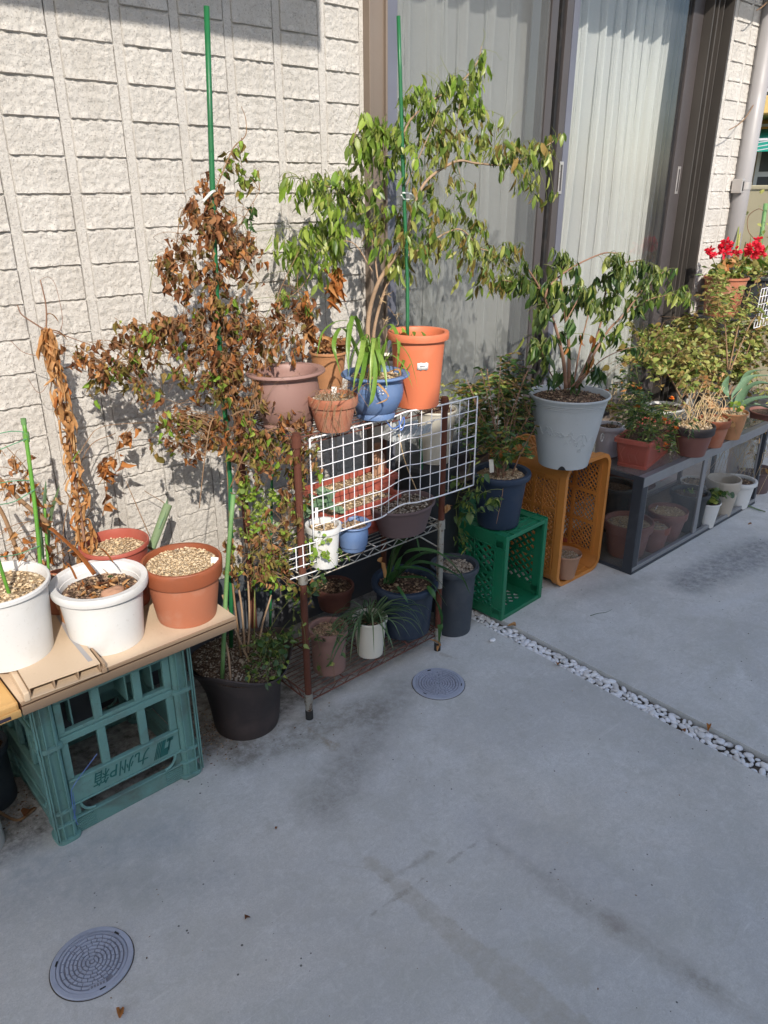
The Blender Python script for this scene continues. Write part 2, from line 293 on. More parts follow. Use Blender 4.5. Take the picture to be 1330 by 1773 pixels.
M['ggrey'] = stonemat('grey_gravel', [(0.14, 0.11, 0.08), (0.3, 0.25, 0.19), (0.42, 0.37, 0.3), (0.12, 0.1, 0.08)])
M['pebble'] = stonemat('white_pebble', [(0.72, 0.72, 0.72), (0.83, 0.83, 0.84), (0.78, 0.77, 0.75), (0.62, 0.6, 0.57)], 0.5)
# leaves
M['lbrown'] = leafmat('dead_leaf_brown', (0.13, 0.05, 0.022), (0.29, 0.125, 0.055), (0.42, 0.22, 0.10), 0.25, 0.7, 0.2)
M['lrust'] = leafmat('dead_leaf_rust', (0.33, 0.11, 0.03), (0.45, 0.18, 0.05), (0.5, 0.26, 0.1), 0.25, 0.65, 0.2)
M['lolive'] = leafmat('withering_leaf_olive', (0.14, 0.11, 0.03), (0.24, 0.19, 0.05), (0.34, 0.22, 0.07), 0.3, 0.65, 0.2)
M['lstraw'] = leafmat('dead_strap_leaf', (0.42, 0.2, 0.07), (0.5, 0.27, 0.11), (0.56, 0.35, 0.17), 0.25, 0.6, 0.3)
M['lgreen'] = leafmat('vine_leaf_green', (0.06, 0.12, 0.018), (0.18, 0.26, 0.04), (0.36, 0.40, 0.09), 0.3, 0.38, 0.5)
M['llime'] = leafmat('young_leaf_lime', (0.17, 0.30, 0.03), (0.27, 0.42, 0.05), (0.4, 0.5, 0.1), 0.4, 0.5, 0.3)
M['ldark'] = leafmat('dark_glossy_leaf', (0.025, 0.065, 0.015), (0.05, 0.11, 0.025), (0.11, 0.18, 0.045), 0.25, 0.4, 0.5)
M['lwilt'] = leafmat('wilted_leaf', (0.05, 0.09, 0.02), (0.12, 0.175, 0.04), (0.26, 0.29, 0.08), 0.3, 0.42, 0.45)
M['lyellow'] = leafmat('yellow_green_leaf', (0.15, 0.2, 0.04), (0.38, 0.4, 0.11), (0.52, 0.48, 0.17), 0.35, 0.5, 0.3)
M['lblade'] = leafmat('grass_blade', (0.12, 0.24, 0.03), (0.2, 0.34, 0.05), (0.3, 0.42, 0.09), 0.35, 0.38, 0.5)
M['lspider'] = leafmat('grey_green_blade', (0.06, 0.12, 0.055), (0.1, 0.17, 0.08), (0.16, 0.22, 0.1), 0.3, 0.45, 0.4)
M['lclivia'] = leafmat('deep_green_strap', (0.02, 0.075, 0.02), (0.035, 0.11, 0.03), (0.06, 0.15, 0.04), 0.2, 0.32, 0.5)
M['laloe'] = leafmat('grey_green_fleshy', (0.1, 0.17, 0.1), (0.14, 0.24, 0.13), (0.2, 0.3, 0.18), 0.15, 0.45, 0.4)
M['petalred'] = leafmat('red_petal', (0.62, 0.01, 0.03), (0.75, 0.02, 0.05), (0.85, 0.06, 0.09), 0.3, 0.5, 0.3)
M['petalor'] = leafmat('orange_petal', (0.7, 0.12, 0.01), (0.8, 0.2, 0.02), (0.85, 0.3, 0.04), 0.3, 0.5, 0.3)
def glassmat(name, tint, refl=1.0, haze=0.0, hazec=(0.5, 0.5, 0.5)):
    m, nt = newmat(name)
    t = nt.nodes.new('ShaderNodeBsdfTransparent'); t.inputs[0].default_value = (*tint, 1)
    g = nt.nodes.new('ShaderNodeBsdfGlossy'); g.inputs['Roughness'].default_value = 0.01
    fr = nt.nodes.new('ShaderNodeLayerWeight'); fr.inputs['Blend'].default_value = 0.5
    mx = nt.nodes.new('ShaderNodeMixShader'); o = nt.nodes.new('ShaderNodeOutputMaterial')
    L(nt, maths(nt, 'MULTIPLY', maths(nt, 'ADD', maths(nt, 'MULTIPLY', maths(nt, 'POWER', fr.outputs['Facing'], 4.0), 0.9), 0.05), refl), mx.inputs[0]); L(nt, t.outputs[0], mx.inputs[1]); L(nt, g.outputs[0], mx.inputs[2])
    out = mx.outputs[0]
    if haze:
        df = nt.nodes.new('ShaderNodeBsdfDiffuse'); df.inputs[0].default_value = (*hazec, 1)
        m2 = nt.nodes.new('ShaderNodeMixShader')
        n = noisef(nt, coords(nt), 6, 6, 0.7)
        L(nt, maths(nt, 'MULTIPLY', ramp(nt, n, [(0.35, 0.4), (0.75, 1)]), haze), m2.inputs[0])
        L(nt, out, m2.inputs[1]); L(nt, df.outputs[0], m2.inputs[2]); out = m2.outputs[0]
    L(nt, out, o.inputs[0]); return m
M['glass'] = glassmat('window_glass', (0.92, 0.94, 0.925), 1.2, 0.06, (0.6, 0.6, 0.6))
M['caseglass'] = glassmat('dusty_case_glass', (0.93, 0.95, 0.95), 0.8, 0.03, (0.45, 0.43, 0.4))
M['casetop'] = glassmat('dirty_case_top_glass', (0.75, 0.78, 0.78), 1.2, 0.4, (0.26, 0.25, 0.24))
def screenmat():
    m, nt = newmat('insect_screen')
    t = nt.nodes.new('ShaderNodeBsdfTransparent'); df = nt.nodes.new('ShaderNodeBsdfDiffuse'); df.inputs[0].default_value = (0.2, 0.21, 0.21, 1)
    mx = nt.nodes.new('ShaderNodeMixShader'); o = nt.nodes.new('ShaderNodeOutputMaterial')
    n = noisef(nt, coords(nt, False), 5, 4, 0.6)
    L(nt, ramp(nt, n, [(0.3, 0.33), (0.7, 0.41)]), mx.inputs[0])
    L(nt, t.outputs[0], mx.inputs[1]); L(nt, df.outputs[0], mx.inputs[2]); L(nt, mx.outputs[0], o.inputs[0]); return m
M['screen'] = screenmat()
def curtainmat():
    m, nt = newmat('sheer_curtain'); tc = nt.nodes.new('ShaderNodeTexCoord'); v = tc.outputs['Object']
    mp = N(nt, 'ShaderNodeMapping'); mp.inputs['Scale'].default_value = (60, 60, 900); L(nt, v, mp.inputs[0])
    n = noisef(nt, mp.outputs[0], 1, 3, 0.6)
    c = mix(nt, n, (0.62, 0.62, 0.61), (0.84, 0.84, 0.825))
    df = nt.nodes.new('ShaderNodeBsdfDiffuse'); tr = nt.nodes.new('ShaderNodeBsdfTranslucent'); tp = nt.nodes.new('ShaderNodeBsdfTransparent')
    L(nt, c, df.inputs[0]); L(nt, c, tr.inputs[0]); tp.inputs[0].default_value = (0.95, 0.97, 0.96, 1)
    m1 = nt.nodes.new('ShaderNodeMixShader'); m1.inputs[0].default_value = 0.3
    m2 = nt.nodes.new('ShaderNodeMixShader'); m2.inputs[0].default_value = 0.30
    L(nt, df.outputs[0], m1.inputs[1]); L(nt, tr.outputs[0], m1.inputs[2]); L(nt, m1.outputs[0], m2.inputs[1]); L(nt, tp.outputs[0], m2.inputs[2])
    o = nt.nodes.new('ShaderNodeOutputMaterial'); L(nt, m2.outputs[0], o.inputs[0]); return m
M['curtain'] = curtainmat()
M['drape'] = plain('beige_drape', (0.5, 0.47, 0.33), 0.9, 0.1, scale=8, bump=0.2)
M['room'] = plain('dim_room', (0.12, 0.12, 0.11), 0.9, 0.1)
M['render'] = plain('cream_render', (0.55, 0.5, 0.42), 0.9, 0.2, scale=3, bump=0.2)
M['yellow'] = plain('yellow_render', (0.72, 0.50, 0.18), 0.85, 0.15, scale=3, bump=0.1)
M['dkyellow'] = plain('ochre_render', (0.42, 0.27, 0.06), 0.85, 0.15, scale=3, bump=0.1)
M['beigewall'] = plain('beige_garden_wall', (0.42, 0.37, 0.24), 0.9, 0.35, (0.22, 0.19, 0.13), 3, 0.25)
M['awning'] = plain('green_awning', (0.02, 0.34, 0.25), 0.6, 0.1)
M['awnwhite'] = plain('white_rail', (0.75, 0.74, 0.75), 0.5, 0.1)
M['darkgap'] = plain('dark_opening', (0.05, 0.055, 0.06), 0.5)
M['winpale'] = plain('pale_sash', (0.55, 0.57, 0.58), 0.4, 0.1)
M['earth'] = plain('garden_earth', (0.15, 0.12, 0.09), 0.95, 0.4, scale=20, bump=0.6)

# ------------------------------------------------------------------ helpers
OFF = {}
def thing(name, label, cat, loc=(0, 0, 0), group=None):
    o = bpy.data.objects.new(name, None); o.empty_display_size = 0.05; col.objects.link(o)
    o.location = loc; o['label'] = label; o['category'] = cat
    if group: o['group'] = group
    OFF[o.name] = Vector(loc); return o
def tag(o, label, cat, group=None):
    o['label'] = label; o['category'] = cat
    if group: o['group'] = group
    return o
def stuff(o): o['kind'] = 'stuff'; return o
class MB:
    def __init__(s): s.v = []; s.f = []; s.mi = []; s.cur = 0
    def add(s, vs, fs):
        b = len(s.v); s.v += [tuple(p) for p in vs]
        for f in fs: s.f.append(tuple(b+i for i in f)); s.mi.append(s.cur)
        return s
    def box(s, x0, x1, y0, y1, z0, z1, mt=None):
        P = [Vector((x, y, z)) for x in (x0, x1) for y in (y0, y1) for z in (z0, z1)]
        if mt: P = [mt @ p for p in P]
        return s.add(P, [(0, 1, 3, 2), (4, 6, 7, 5), (0, 4, 5, 1), (2, 3, 7, 6), (0, 2, 6, 4), (1, 5, 7, 3)])
    def tube(s, pts, r0, r1=None, n=6, cap=True):
        pts = [Vector(p) for p in pts]
        if r1 is None: r1 = r0
        m_ = len(pts); up = None; vs = []
        for i, p in enumerate(pts):
            t = (pts[min(i+1, m_-1)]-pts[max(i-1, 0)])
            if t.length < 1e-9: t = Vector((0, 0, 1))
            t.normalize()
            if up is None: up = t.orthogonal().normalized()
            up = (up - t*up.dot(t))
            up = up.normalized() if up.length > 1e-6 else t.orthogonal().normalized()
            b = t.cross(up); r = r0 + (r1-r0)*i/max(1, m_-1)
            for k in range(n):
                a = 2*PI*k/n; vs.append(p + up*(r*math.cos(a)) + b*(r*math.sin(a)))
        fs = [(i*n+k, i*n+(k+1) % n, (i+1)*n+(k+1) % n, (i+1)*n+k) for i in range(m_-1) for k in range(n)]
        if cap: fs += [tuple(range(n))[::-1], tuple((m_-1)*n+k for k in range(n))]
        return s.add(vs, fs)
    def lathe(s, prof, n=48, c=(0, 0, 0), fl=None, ex=1.0, ey=1.0, rot=0.0, wav=None):
        vs = []
        cr, sr = math.cos(rot), math.sin(rot)
        for (r, z) in prof:
            for k in range(n):
                a = 2*PI*k/n; q = r
                if fl: q *= 1+fl(a, z)
                x, y = q*math.cos(a)*ex, q*math.sin(a)*ey
                dz = wav(a, z, r) if wav else 0
                vs.append((c[0]+x*cr-y*sr, c[1]+x*sr+y*cr, c[2]+z+dz))
        m_ = len(prof)
        fs = [(i*n+k, i*n+(k+1) % n, (i+1)*n+(k+1) % n, (i+1)*n+k) for i in range(m_-1) for k in range(n)]
        return s.add(vs, fs)
    def ribbon(s, pts, w, fold=0.25, side=None, prof=None, twist=0.0):
        pts = [Vector(p) for p in pts]; m_ = len(pts); vs = []
        for i, p in enumerate(pts):
            t = (pts[min(i+1, m_-1)]-pts[max(i-1, 0)]).normalized()
            sd = side if side is not None else t.cross(Vector((0, 0, 1)))
            sd = (sd - t*sd.dot(t))
            sd = sd.normalized() if sd.length > 1e-5 else t.orthogonal().normalized()
            if twist: sd = Matrix.Rotation(twist*i/m_, 3, t) @ sd
            nn = sd.cross(t).normalized(); f = i/(m_-1)
            ww = w*(prof(f) if prof else min(1, 2.6*(1-f)**0.75)*min(1, 0.45+3*f))*0.5
            vs += [p - sd*ww + nn*(ww*fold), p, p + sd*ww + nn*(ww*fold)]
        fs = []
        for i in range(m_-1):
            a = i*3; fs += [(a, a+1, a+4, a+3), (a+1, a+2, a+5, a+4)]
        return s.add(vs, fs)
    def build(s, name, mats, parent=None, world=True, smooth=False, angle=None, bevel=0, solid=0):
        off = Vector((0, 0, 0))
        if parent is not None and world: off = OFF.get(parent.name, off)
        me = bpy.data.meshes.new(name)
        me.from_pydata([tuple(Vector(p)-off) for p in s.v] if off.length else s.v, [], s.f)
        if not isinstance(mats, (list, tuple)): mats = [mats]
        for mm in mats: me.materials.append(M[mm])
        if len(mats) > 1: me.polygons.foreach_set('material_index', s.mi)
        if smooth or angle is not None: me.polygons.foreach_set('use_smooth', [True]*len(me.polygons))
        me.update()
        if angle is not None: me.set_sharp_from_angle(angle=math.radians(angle))
        o = bpy.data.objects.new(name, me); col.objects.link(o)
        if parent is not None: o.parent = parent; OFF[o.name] = off if world else Vector((0, 0, 0))
        else: OFF[o.name] = Vector((0, 0, 0))
        if bevel:
            b = o.modifiers.new('b', 'BEVEL'); b.width = bevel; b.segments = 2; b.limit_method = 'ANGLE'; b.angle_limit = math.radians(40)
        if solid:
            b = o.modifiers.new('s', 'SOLIDIFY'); b.thickness = solid
        return o
def struct(name, mb, mat, **k):
    o = mb.build(name, mat, **k); o['kind'] = 'structure'; return o
def lerp(a, b, t): return Vector(a)*(1-t)+Vector(b)*t
def spline(pts, n=6):
    """Catmull-Rom through the points"""
    P = [Vector(p) for p in pts]
    if len(P) < 3: return [lerp(P[0], P[-1], i/n) for i in range(n+1)]
    Q = [P[0]*2-P[1]]+P+[P[-1]*2-P[-2]]; out = []
    for i in range(1, len(Q)-2):
        for k in range(n):
            t = k/n; a, b, c, e = Q[i-1], Q[i], Q[i+1], Q[i+2]
            out.append(0.5*((2*b)+(c-a)*t+(2*a-5*b+4*c-e)*t*t+(3*b-a-3*c+e)*t**3))
    out.append(P[-1]); return out
# leaf shapes, axis +X, length 1
def leafshape(kind, seed):
    r = random.Random(seed)
    T = {'ovate': ([0, .15, .4, .68, 1], [0, .26, .34, .2, 0], .35, .12),
         'lance': ([0, .2, .5, .78, 1], [0, .135, .18, .11, 0], .35, .16),
         'wilt': ([0, .18, .45, .75, 1], [0, .13, .19, .12, 0], .8, .22),
         'crumple': ([0, .15, .4, .7, 1], [0, .22, .29, .2, .02], 1.5, .38),
         'small': ([0, .4, 1], [0, .22, 0], .3, .1),
         'round': ([0, .12, .45, .8, 1], [.05, .4, .5, .36, .06], .25, .1),
         'petal': ([0, .5, 1], [.05, .35, .3], .2, .1)}[kind]
    ts, ws, fold, curl = T; vs = []; cy = r.uniform(-.15, .15)
    for t, w in zip(ts, ws):
        zc = -curl*(t**2)*r.uniform(.7, 1.6); yc = cy*t*t
        j = (lambda: r.uniform(-.13, .13)) if kind == 'crumple' else (lambda: r.uniform(-.015, .015))
        vs += [(t+j()*.5, yc-w+j()*.6, zc+w*fold+j()), (t, yc, zc), (t+j()*.5, yc+w+j()*.6, zc+w*fold*r.uniform(.3, 1.2)+j())]
    fs = []
    for i in range(len(ts)-1):
        a = i*3; fs += [(a, a+1, a+4, a+3), (a+1, a+2, a+5, a+4)]
    return vs, fs
SHAPES = {}; LMESH = {}
def shape(kind, v):
    if (kind, v) not in SHAPES: SHAPES[(kind, v)] = leafshape(kind, hash_(kind)+v*17)
    return SHAPES[(kind, v)]
def hash_(s): return sum(ord(c)*(i+3) for i, c in enumerate(s))
def leafmesh(kind, v, mat):
    k = (kind, v, mat)
    if k not in LMESH:
        vs, fs = shape(kind, v); me = bpy.data.meshes.new('leaf'); me.from_pydata(vs, [], fs); me.materials.append(M[mat])
        me.polygons.foreach_set('use_smooth', [True]*len(me.polygons)); me.update(); LMESH[k] = me
    return LMESH[k]
def leafmatrix(p, dr, nr, ln, wid=1.0):
    x = Vector(dr).normalized(); z = Vector(nr); z = z-x*z.dot(x)
    z = z.normalized() if z.length > 1e-4 else x.orthogonal().normalized()
    y = z.cross(x)
    m_ = Matrix(((x.x*ln, y.x*ln*wid, z.x*ln, p[0]), (x.y*ln, y.y*ln*wid, z.y*ln, p[1]), (x.z*ln, y.z*ln*wid, z.z*ln, p[2]), (0, 0, 0, 1)))
    return m_
def emit(T, leaves, nmax=300, name='leaf', restname='foliage'):
    """leaves: (matrix, kind, variant, mat, visible size). The largest become parts, the rest one part."""
    off = OFF[T.name]
    leaves = sorted(leaves, key=lambda q: -q[4])
    for (mt, kind, v, mat, sz) in leaves[:nmax]:
        o = bpy.data.objects.new(name, leafmesh(kind, v, mat)); col.objects.link(o); o.parent = T
        o.matrix_local = Matrix.Translation(-off) @ mt
    rest = leaves[nmax:]
    if rest:
        mats = sorted({q[3] for q in rest}); mb = MB()
        for (mt, kind, v, mat, sz) in rest:
            vs, fs = shape(kind, v); mb.cur = mats.index(mat); mb.add([mt @ Vector(p) for p in vs], fs)
        stuff(mb.build(restname, mats, T, smooth=True))
CAMP = Vector((0, 0, 1.5))
def foliage(T, skel, blobs, kind, mats, size, nper=7, droop=0.8, twigmat='twig', twigr=0.0009, nmax=300, reach=0.16, dens=1.0, twigname='twig', flat=0.06, hang=0.0, bare=0.0):
    """Twigs grow from the nearest limb into each clump and carry leaves along their outer part."""
    sk = [Vector(p) for p in skel]; lv = []; tw = MB()
    for b in blobs:
        x, y, z, rx, rz, n = b[:6]; mm = b[6] if len(b) > 6 else mats
        c = Vector((x, y, z)); cnt = max(1, int(n*dens/nper+.5))
        for k in range(cnt+int(cnt*bare+rnd.random()*(bare > 0))):
            a = U(0, 2*PI); rr = math.sqrt(U(0, 1))*(U(1.0, 1.55) if rnd.random() < .22 else 1)
            e = c + Vector((math.cos(a)*rr*rx, U(-1, 1)*flat, math.sin(a)*rr*rz))
            s = min(sk, key=lambda q: (q-e).length_squared + 0.004*rnd.random())
            if (s-e).length > reach: s = e+(s-e).normalized()*reach*U(.5, 1)+Vector((0, 0, U(0, .03)))
            mid = (s+e)/2+Vector((U(-.012, .012), U(-.015, .015), 0.12*(s-e).length+U(0, .018)))
            P = [s*(1-t)**2+mid*2*t*(1-t)+e*t*t for t in (0, .25, .5, .75, 1)]
            if k >= cnt:
                P.append(e+Vector((U(-.02, .02), U(-.015, .015), U(-.03, .02)))); P.append(P[-1]+Vector((U(-.025, .025), U(-.015, .015), U(-.03, .015))))
                tw.tube(P, twigr*.9, twigr*.45, 3, False); continue
            if hang: 
                h_ = hang*U(.3, 1.3); P += [e+Vector((U(-.006, .006), U(-.006, .006), -h_*.5)), e+Vector((U(-.01, .01), U(-.01, .01), -h_))]
            tw.tube(P, twigr*1.3, twigr*.6, 3, False)
            np_ = max(2, int(nper*U(.6, 1.5)))
            for j in range(np_):
                f = U(.3, 1.0)*(len(P)-1); i0 = min(len(P)-2, int(f)); p = P[i0].lerp(P[i0+1], f-i0)
                p = p+Vector((U(-.008, .008), U(-.01, .01), U(-.008, .006)))
                az = U(0, 2*PI); dd = Vector((math.cos(az), math.sin(az), 0))*(1-droop*U(.6, 1.1)) + Vector((0, 0, -droop*U(.5, 1.2)))
                dd += Vector((U(-.25, .25), U(-.25, .25), U(-.25, .25)))
                if dd.length < .1: dd = Vector((.2, 0, -1))
                nr = Vector((U(-1, 1), U(-1.3, .5), U(-.2, 1)))
                ln = size*U(.5, 1.35); mt = mm[min(len(mm)-1, int(rnd.random()*len(mm)))]
                lv.append((leafmatrix(p, dd, nr, ln, U(.6, 1.15)), kind, rnd.randrange(7), mt, ln/((p-CAMP).length)))
    if tw.v: stuff(tw.build(twigname, twigmat, T, smooth=True))
    emit(T, lv, nmax)
# ------------------------------------------------------------------ pots
def styleprof(style, h, rr, rb):
    t = 0.0035
    if style == 'lip':      # wide rolled flange
        r1 = rr*0.87; lh = min(0.018, h*.12)
        return [(0.0, .006), (rb*.9, .006), (rb*.92, 0), (rb, 0), (rb*1.015, .006), (rb+(r1-rb)*.5, (h-lh)*.5), (r1, h-lh*1.2), (r1, h-lh), (rr*.985, h-lh*1.15), (rr, h-lh*.75), (rr, h-lh*.25), (rr*.985, h), (r1*.985, h-.001), (r1*.96, h-.004), (r1*.95, h-.02)]
    if style == 'band':     # terracotta with a stepped band
        r1 = rr*.90; bh = h*.27
        return [(0.0, .006), (rb*.9, .006), (rb*.92, 0), (rb, 0), (rb*1.03, h*.05), (rb+(r1-rb)*.62, h*.42), (r1*.985, h-bh-.006), (r1*.985, h-bh), (rr*.97, h-bh), (rr*.985, h-bh+.004), (rr, h-.012), (rr*1.0, h-.002), (rr*.985, h), (rr*.92, h), (rr*.905, h-.01)]
    if style == 'flare':
        return [(0.0, .006), (rb*.9, .006), (rb*.93, 0), (rb, 0), (rb*1.02, .01), (rb+(rr-rb)*.45, h*.5), (rb+(rr-rb)*.68, h*.8), (rr*.925, h*.92), (rr*.965, h*.965), (rr*.995, h-.008), (rr, h-.003), (rr*.985, h), (rr*.955, h-.001), (rr*.93, h-.008)]
    if style == 'bowl':     # bellied, wide flange, small foot
        r1 = rr*.82
        return [(0.0, .006), (rb*.9, .006), (rb, 0), (rb*1.03, .008), (rb*.97, .016), (rb*1.15, h*.18), (r1*.97, h*.42), (r1*1.02, h*.6), (r1*.98, h*.78), (r1*.95, h*.88), (rr*.95, h*.93), (rr, h*.955), (rr*1.0, h*.975), (rr*.97, h), (r1*.99, h*.985), (r1*.95, h*.95)]
    if style == 'bell':
        return [(0.0, .006), (rb*.9, .006), (rb*.93, 0), (rb, 0), (rb*1.03, .012), (rb*1.10, h*.3), (rb*1.18, h*.55), (rb+(rr-rb)*.52, h*.78), (rb+(rr-rb)*.74, h*.9), (rr*.955, h*.965), (rr*.99, h-.006), (rr, h-.001), (rr*.985, h+.001), (rr*.955, h-.002), (rr*.92, h-.012)]
    if style == 'thin':
        return [(0.0, .006), (rb*.9, .006), (rb*.93, 0), (rb, 0), (rb*1.02, .012), (rr*.93, h*.93), (rr*.93, h*.94), (rr, h*.945), (rr, h-.002), (rr*.985, h), (rr*.945, h), (rr*.93, h-.004)]
def pot(name, label, P, style, mat, soil='soil', depth=0.1, gravel=None, gn=250, gs=.004, group=None, fl=None, ex=1, ey=1, rot=0, cat='plant pot', wav=None, rimmat=None, holes=0, empty=False):
    x, y, z0, h, rr, rb = P; w0, w1, w2 = U(0, 6), U(0, 6), U(.004, .011); f0 = fl
    def fl(a, z, f0=f0): return w2*math.cos(2*a+w0)*z/h+.003*math.cos(3*a+w1)*z/h+(f0(a, z) if f0 else 0)
    T = thing(name, label, cat, (x, y, z0), group)
    pr = styleprof(style, h, rr, rb); ri = pr[-1][0]
    zs = h*(1-depth); rs = ri-(ri-rb*.95)*(1-zs/h)
    floor = 0.012 if empty else zs-.03
    inner = [(ri-(ri-rb*.93)*(1-(h-k)/h), h-k) for k in (.02, .05, .1, .15, .2) if h-k > floor]+[(rb*.95 if empty else rs*.93, floor)]
    pr = pr+inner
    if empty: pr.append((0, floor))
    mb = MB().lathe(pr, 56, (0, 0, 0), fl, ex, ey, rot, wav)
    if rimmat:
        for i, f in enumerate(mb.f):
            zz = sum(mb.v[k][2] for k in f)/4
            if zz > h*.735: mb.mi[i] = 1
    mb.build('pot_body', [mat, rimmat] if rimmat else mat, T, world=False, angle=38)
    if not empty:
        ss = MB(); n = 40; ringsN = 7; vs = [(0, 0, zs+.003)]
        for i in range(1, ringsN+1):
            for k in range(n):
                a = 2*PI*k/n; r = rs*.995*i/ringsN
                q = 1+(fl(a, zs) if fl else 0)
                X, Y = r*q*math.cos(a)*ex, r*q*math.sin(a)*ey
                X, Y = X*math.cos(rot)-Y*math.sin(rot), X*math.sin(rot)+Y*math.cos(rot)
                vs.append((X, Y, zs+(.006*noise.noise(Vector((X*40+x*9, Y*40, z0*7))) if i < ringsN else -.002)))
        fs = [(0, 1+k, 1+(k+1) % n) for k in range(n)]
        for i in range(ringsN-1):
            a = 1+i*n; fs += [(a+k, a+n+k, a+n+(k+1) % n, a+(k+1) % n) for k in range(n)]
        ss.add(vs, fs).build('soil', soil, T, world=False, smooth=True)
        if gravel:
            gb = MB()
            for _ in range(gn):
                a = U(0, 2*PI); r = rs*.93*math.sqrt(U(0, 1)); s = gs*U(.35, 1.2)*(1.8 if rnd.random() < .08 else 1)
                X, Y = r*math.cos(a)*ex, r*math.sin(a)*ey
                X, Y = X*math.cos(rot)-Y*math.sin(rot), X*math.sin(rot)+Y*math.cos(rot)
                stone(gb, (X, Y, zs+s*.35+.002), s)
            stuff(gb.build('gravel', gravel, T, world=False, smooth=False))
    T['_r'] = rs; T['_z'] = z0+zs
    return T
OCT = [(1, 0, 0), (-1, 0, 0), (0, 1, 0), (0, -1, 0), (0, 0, 1), (0, 0, -1)]
OCF = [(0, 2, 4), (2, 1, 4), (1, 3, 4), (3, 0, 4), (2, 0, 5), (1, 2, 5), (3, 1, 5), (0, 3, 5)]
def stone(mb, c, s):
    rt = Matrix.Rotation(U(0, 6), 3, 'Z') @ Matrix.Rotation(U(-.6, .6), 3, 'X')
    k = (U(.8, 1.5), U(.6, 1.1), U(.4, .8))
    mb.add([Vector(c)+rt @ Vector((p[0]*k[0]*s, p[1]*k[1]*s, p[2]*k[2]*s)) for p in OCT], OCF)
def top(T): return Vector((OFF[T.name].x, OFF[T.name].y, T['_z']))
def lattice(mb, o, u, v, W, Hh, sp, bw, th, ang=45, clipf=None):
    """diagonal bars inside a rectangle; the two families differ a little in thickness"""
    o = Vector(o); u = Vector(u); v = Vector(v); nn = u.cross(v).normalized()
    for fam in (0, 1):
        a = math.radians(ang if fam == 0 else -ang); du, dv = math.cos(a), math.sin(a)
        nu, nv = -dv, du; t2 = th*(1 if fam == 0 else .8)
        cs = [x*nu+y*nv for x in (0, W) for y in (0, Hh)]; c = min(cs)+sp*.5
        while c < max(cs):
            tmin, tmax = -9, 9
            for (d_, p0, lim) in ((du, nu*c, W), (dv, nv*c, Hh)):
                if abs(d_) < 1e-6: continue
                a1, a2 = (-p0)/d_, (lim-p0)/d_; tmin = max(tmin, min(a1, a2)); tmax = min(tmax, max(a1, a2))
            if tmax-tmin > .004:
                P0 = o+u*(nu*c+du*tmin)+v*(nv*c+dv*tmin); P1 = o+u*(nu*c+du*tmax)+v*(nv*c+dv*tmax)
                sd = (u*nu+v*nv)*(bw/2); q = nn*(t2/2)
                vs = [P0-sd-q, P0+sd-q, P0+sd+q, P0-sd+q, P1-sd-q, P1+sd-q, P1+sd+q, P1-sd+q]
                mb.add(vs, [(0, 1, 2, 3), (7, 6, 5, 4), (0, 4, 5, 1), (1, 5, 6, 2), (2, 6, 7, 3), (3, 7, 4, 0)])
            c += sp

# =================================================================== SETTING
def nx_(y): return 1.932-0.03*(1.6-y)
def fx_(y): return 2.012-0.022*(1.6-y)
def slab(name, a, mat):
    mb = MB(); n = len(a)
    mb.add([(p[0], p[1], 0) for p in a]+[(p[0], p[1], -.12) for p in a], [tuple(range(n))]+[(i, i+n, (i+1) % n+n, (i+1) % n) for i in range(n)])
    return struct(name, mb, mat)
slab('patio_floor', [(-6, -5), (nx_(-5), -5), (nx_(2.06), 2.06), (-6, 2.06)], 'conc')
slab('patio_floor_beyond', [(fx_(-5), -5), (5.6, -5), (5.6, 2.06), (fx_(2.06), 2.06)], 'conc2')
g_ = MB(); g_.add([(-60, -60, -.14), (60, -60, -.14), (60, 60, -.14), (-60, 60, -.14)], [(0, 1, 2, 3)]); struct('ground', g_, 'earth')
g_ = MB(); g_.add([(5.6, -5, -.02), (14, -5, -.02), (14, 9, -.02), (4.4, 9, -.02), (4.4, 2.06, -.02), (5.6, 2.06, -.02)], [(0, 1, 2, 3, 4, 5)]); struct('side_path', g_, 'earth')
ch = MB(); ch.add([(nx_(-5)-.01, -5, -.022), (fx_(-5)+.01, -5, -.022), (fx_(2.06)+.01, 2.06, -.022), (nx_(2.06)-.01, 2.06, -.022)], [(0, 1, 2, 3)])
chan = struct('pebble_channel', ch, 'gravelbed')
# pebbles: eight shared shapes
pm = []
for i in range(8):
    bm = bmesh.new(); bmesh.ops.create_icosphere(bm, subdivisions=2, radius=1)
    r_ = random.Random(i+50); sx_, sy_, sz_ = r_.uniform(.9, 1.25), r_.uniform(.62, .85), r_.uniform(.38, .55)
    for v in bm.verts:
        q = 1+.13*noise.noise(v.co*1.1+Vector((i*7, 0, 0))); v.co = Vector((v.co.x*sx_, v.co.y*sy_, v.co.z*sz_))*q
    me = bpy.data.meshes.new('pebble'); bm.to_mesh(me); bm.free(); me.materials.append(M['pebble'])
    me.polygons.foreach_set('use_smooth', [True]*len(me.polygons)); pm.append(me)
placed = []
def put_pebble(x, y, z, s):
    o = bpy.data.objects.new('pebble', pm[rnd.randrange(8)]); col.objects.link(o); o.parent = chan
    o.location = (x, y, z); o.scale = (s, s, s); o.rotation_euler = (U(-.35, .35), U(-.35, .35), U(0, 6.28))
tries = 0
while len(placed) < 298 and tries < 60000:
    tries += 1
    y = 0.46+1.28*U(0, 1)**.9; s = U(.0088, .0168)
    x = U(nx_(y)+s*.8, fx_(y)-s*.8)
    ok = True; z = -.016
    for (a, b, c, r) in placed:
        dd = math.hypot(a-x, b-y)
        if dd < (r+s)*.62:
            if len(placed) < 235 or dd < (r+s)*.5: ok = False; break
            z = max(z, c+.006)
    if ok and z < -.001: placed.append((x, y, z, s)); put_pebble(x, y, z, s)
mb = MB()
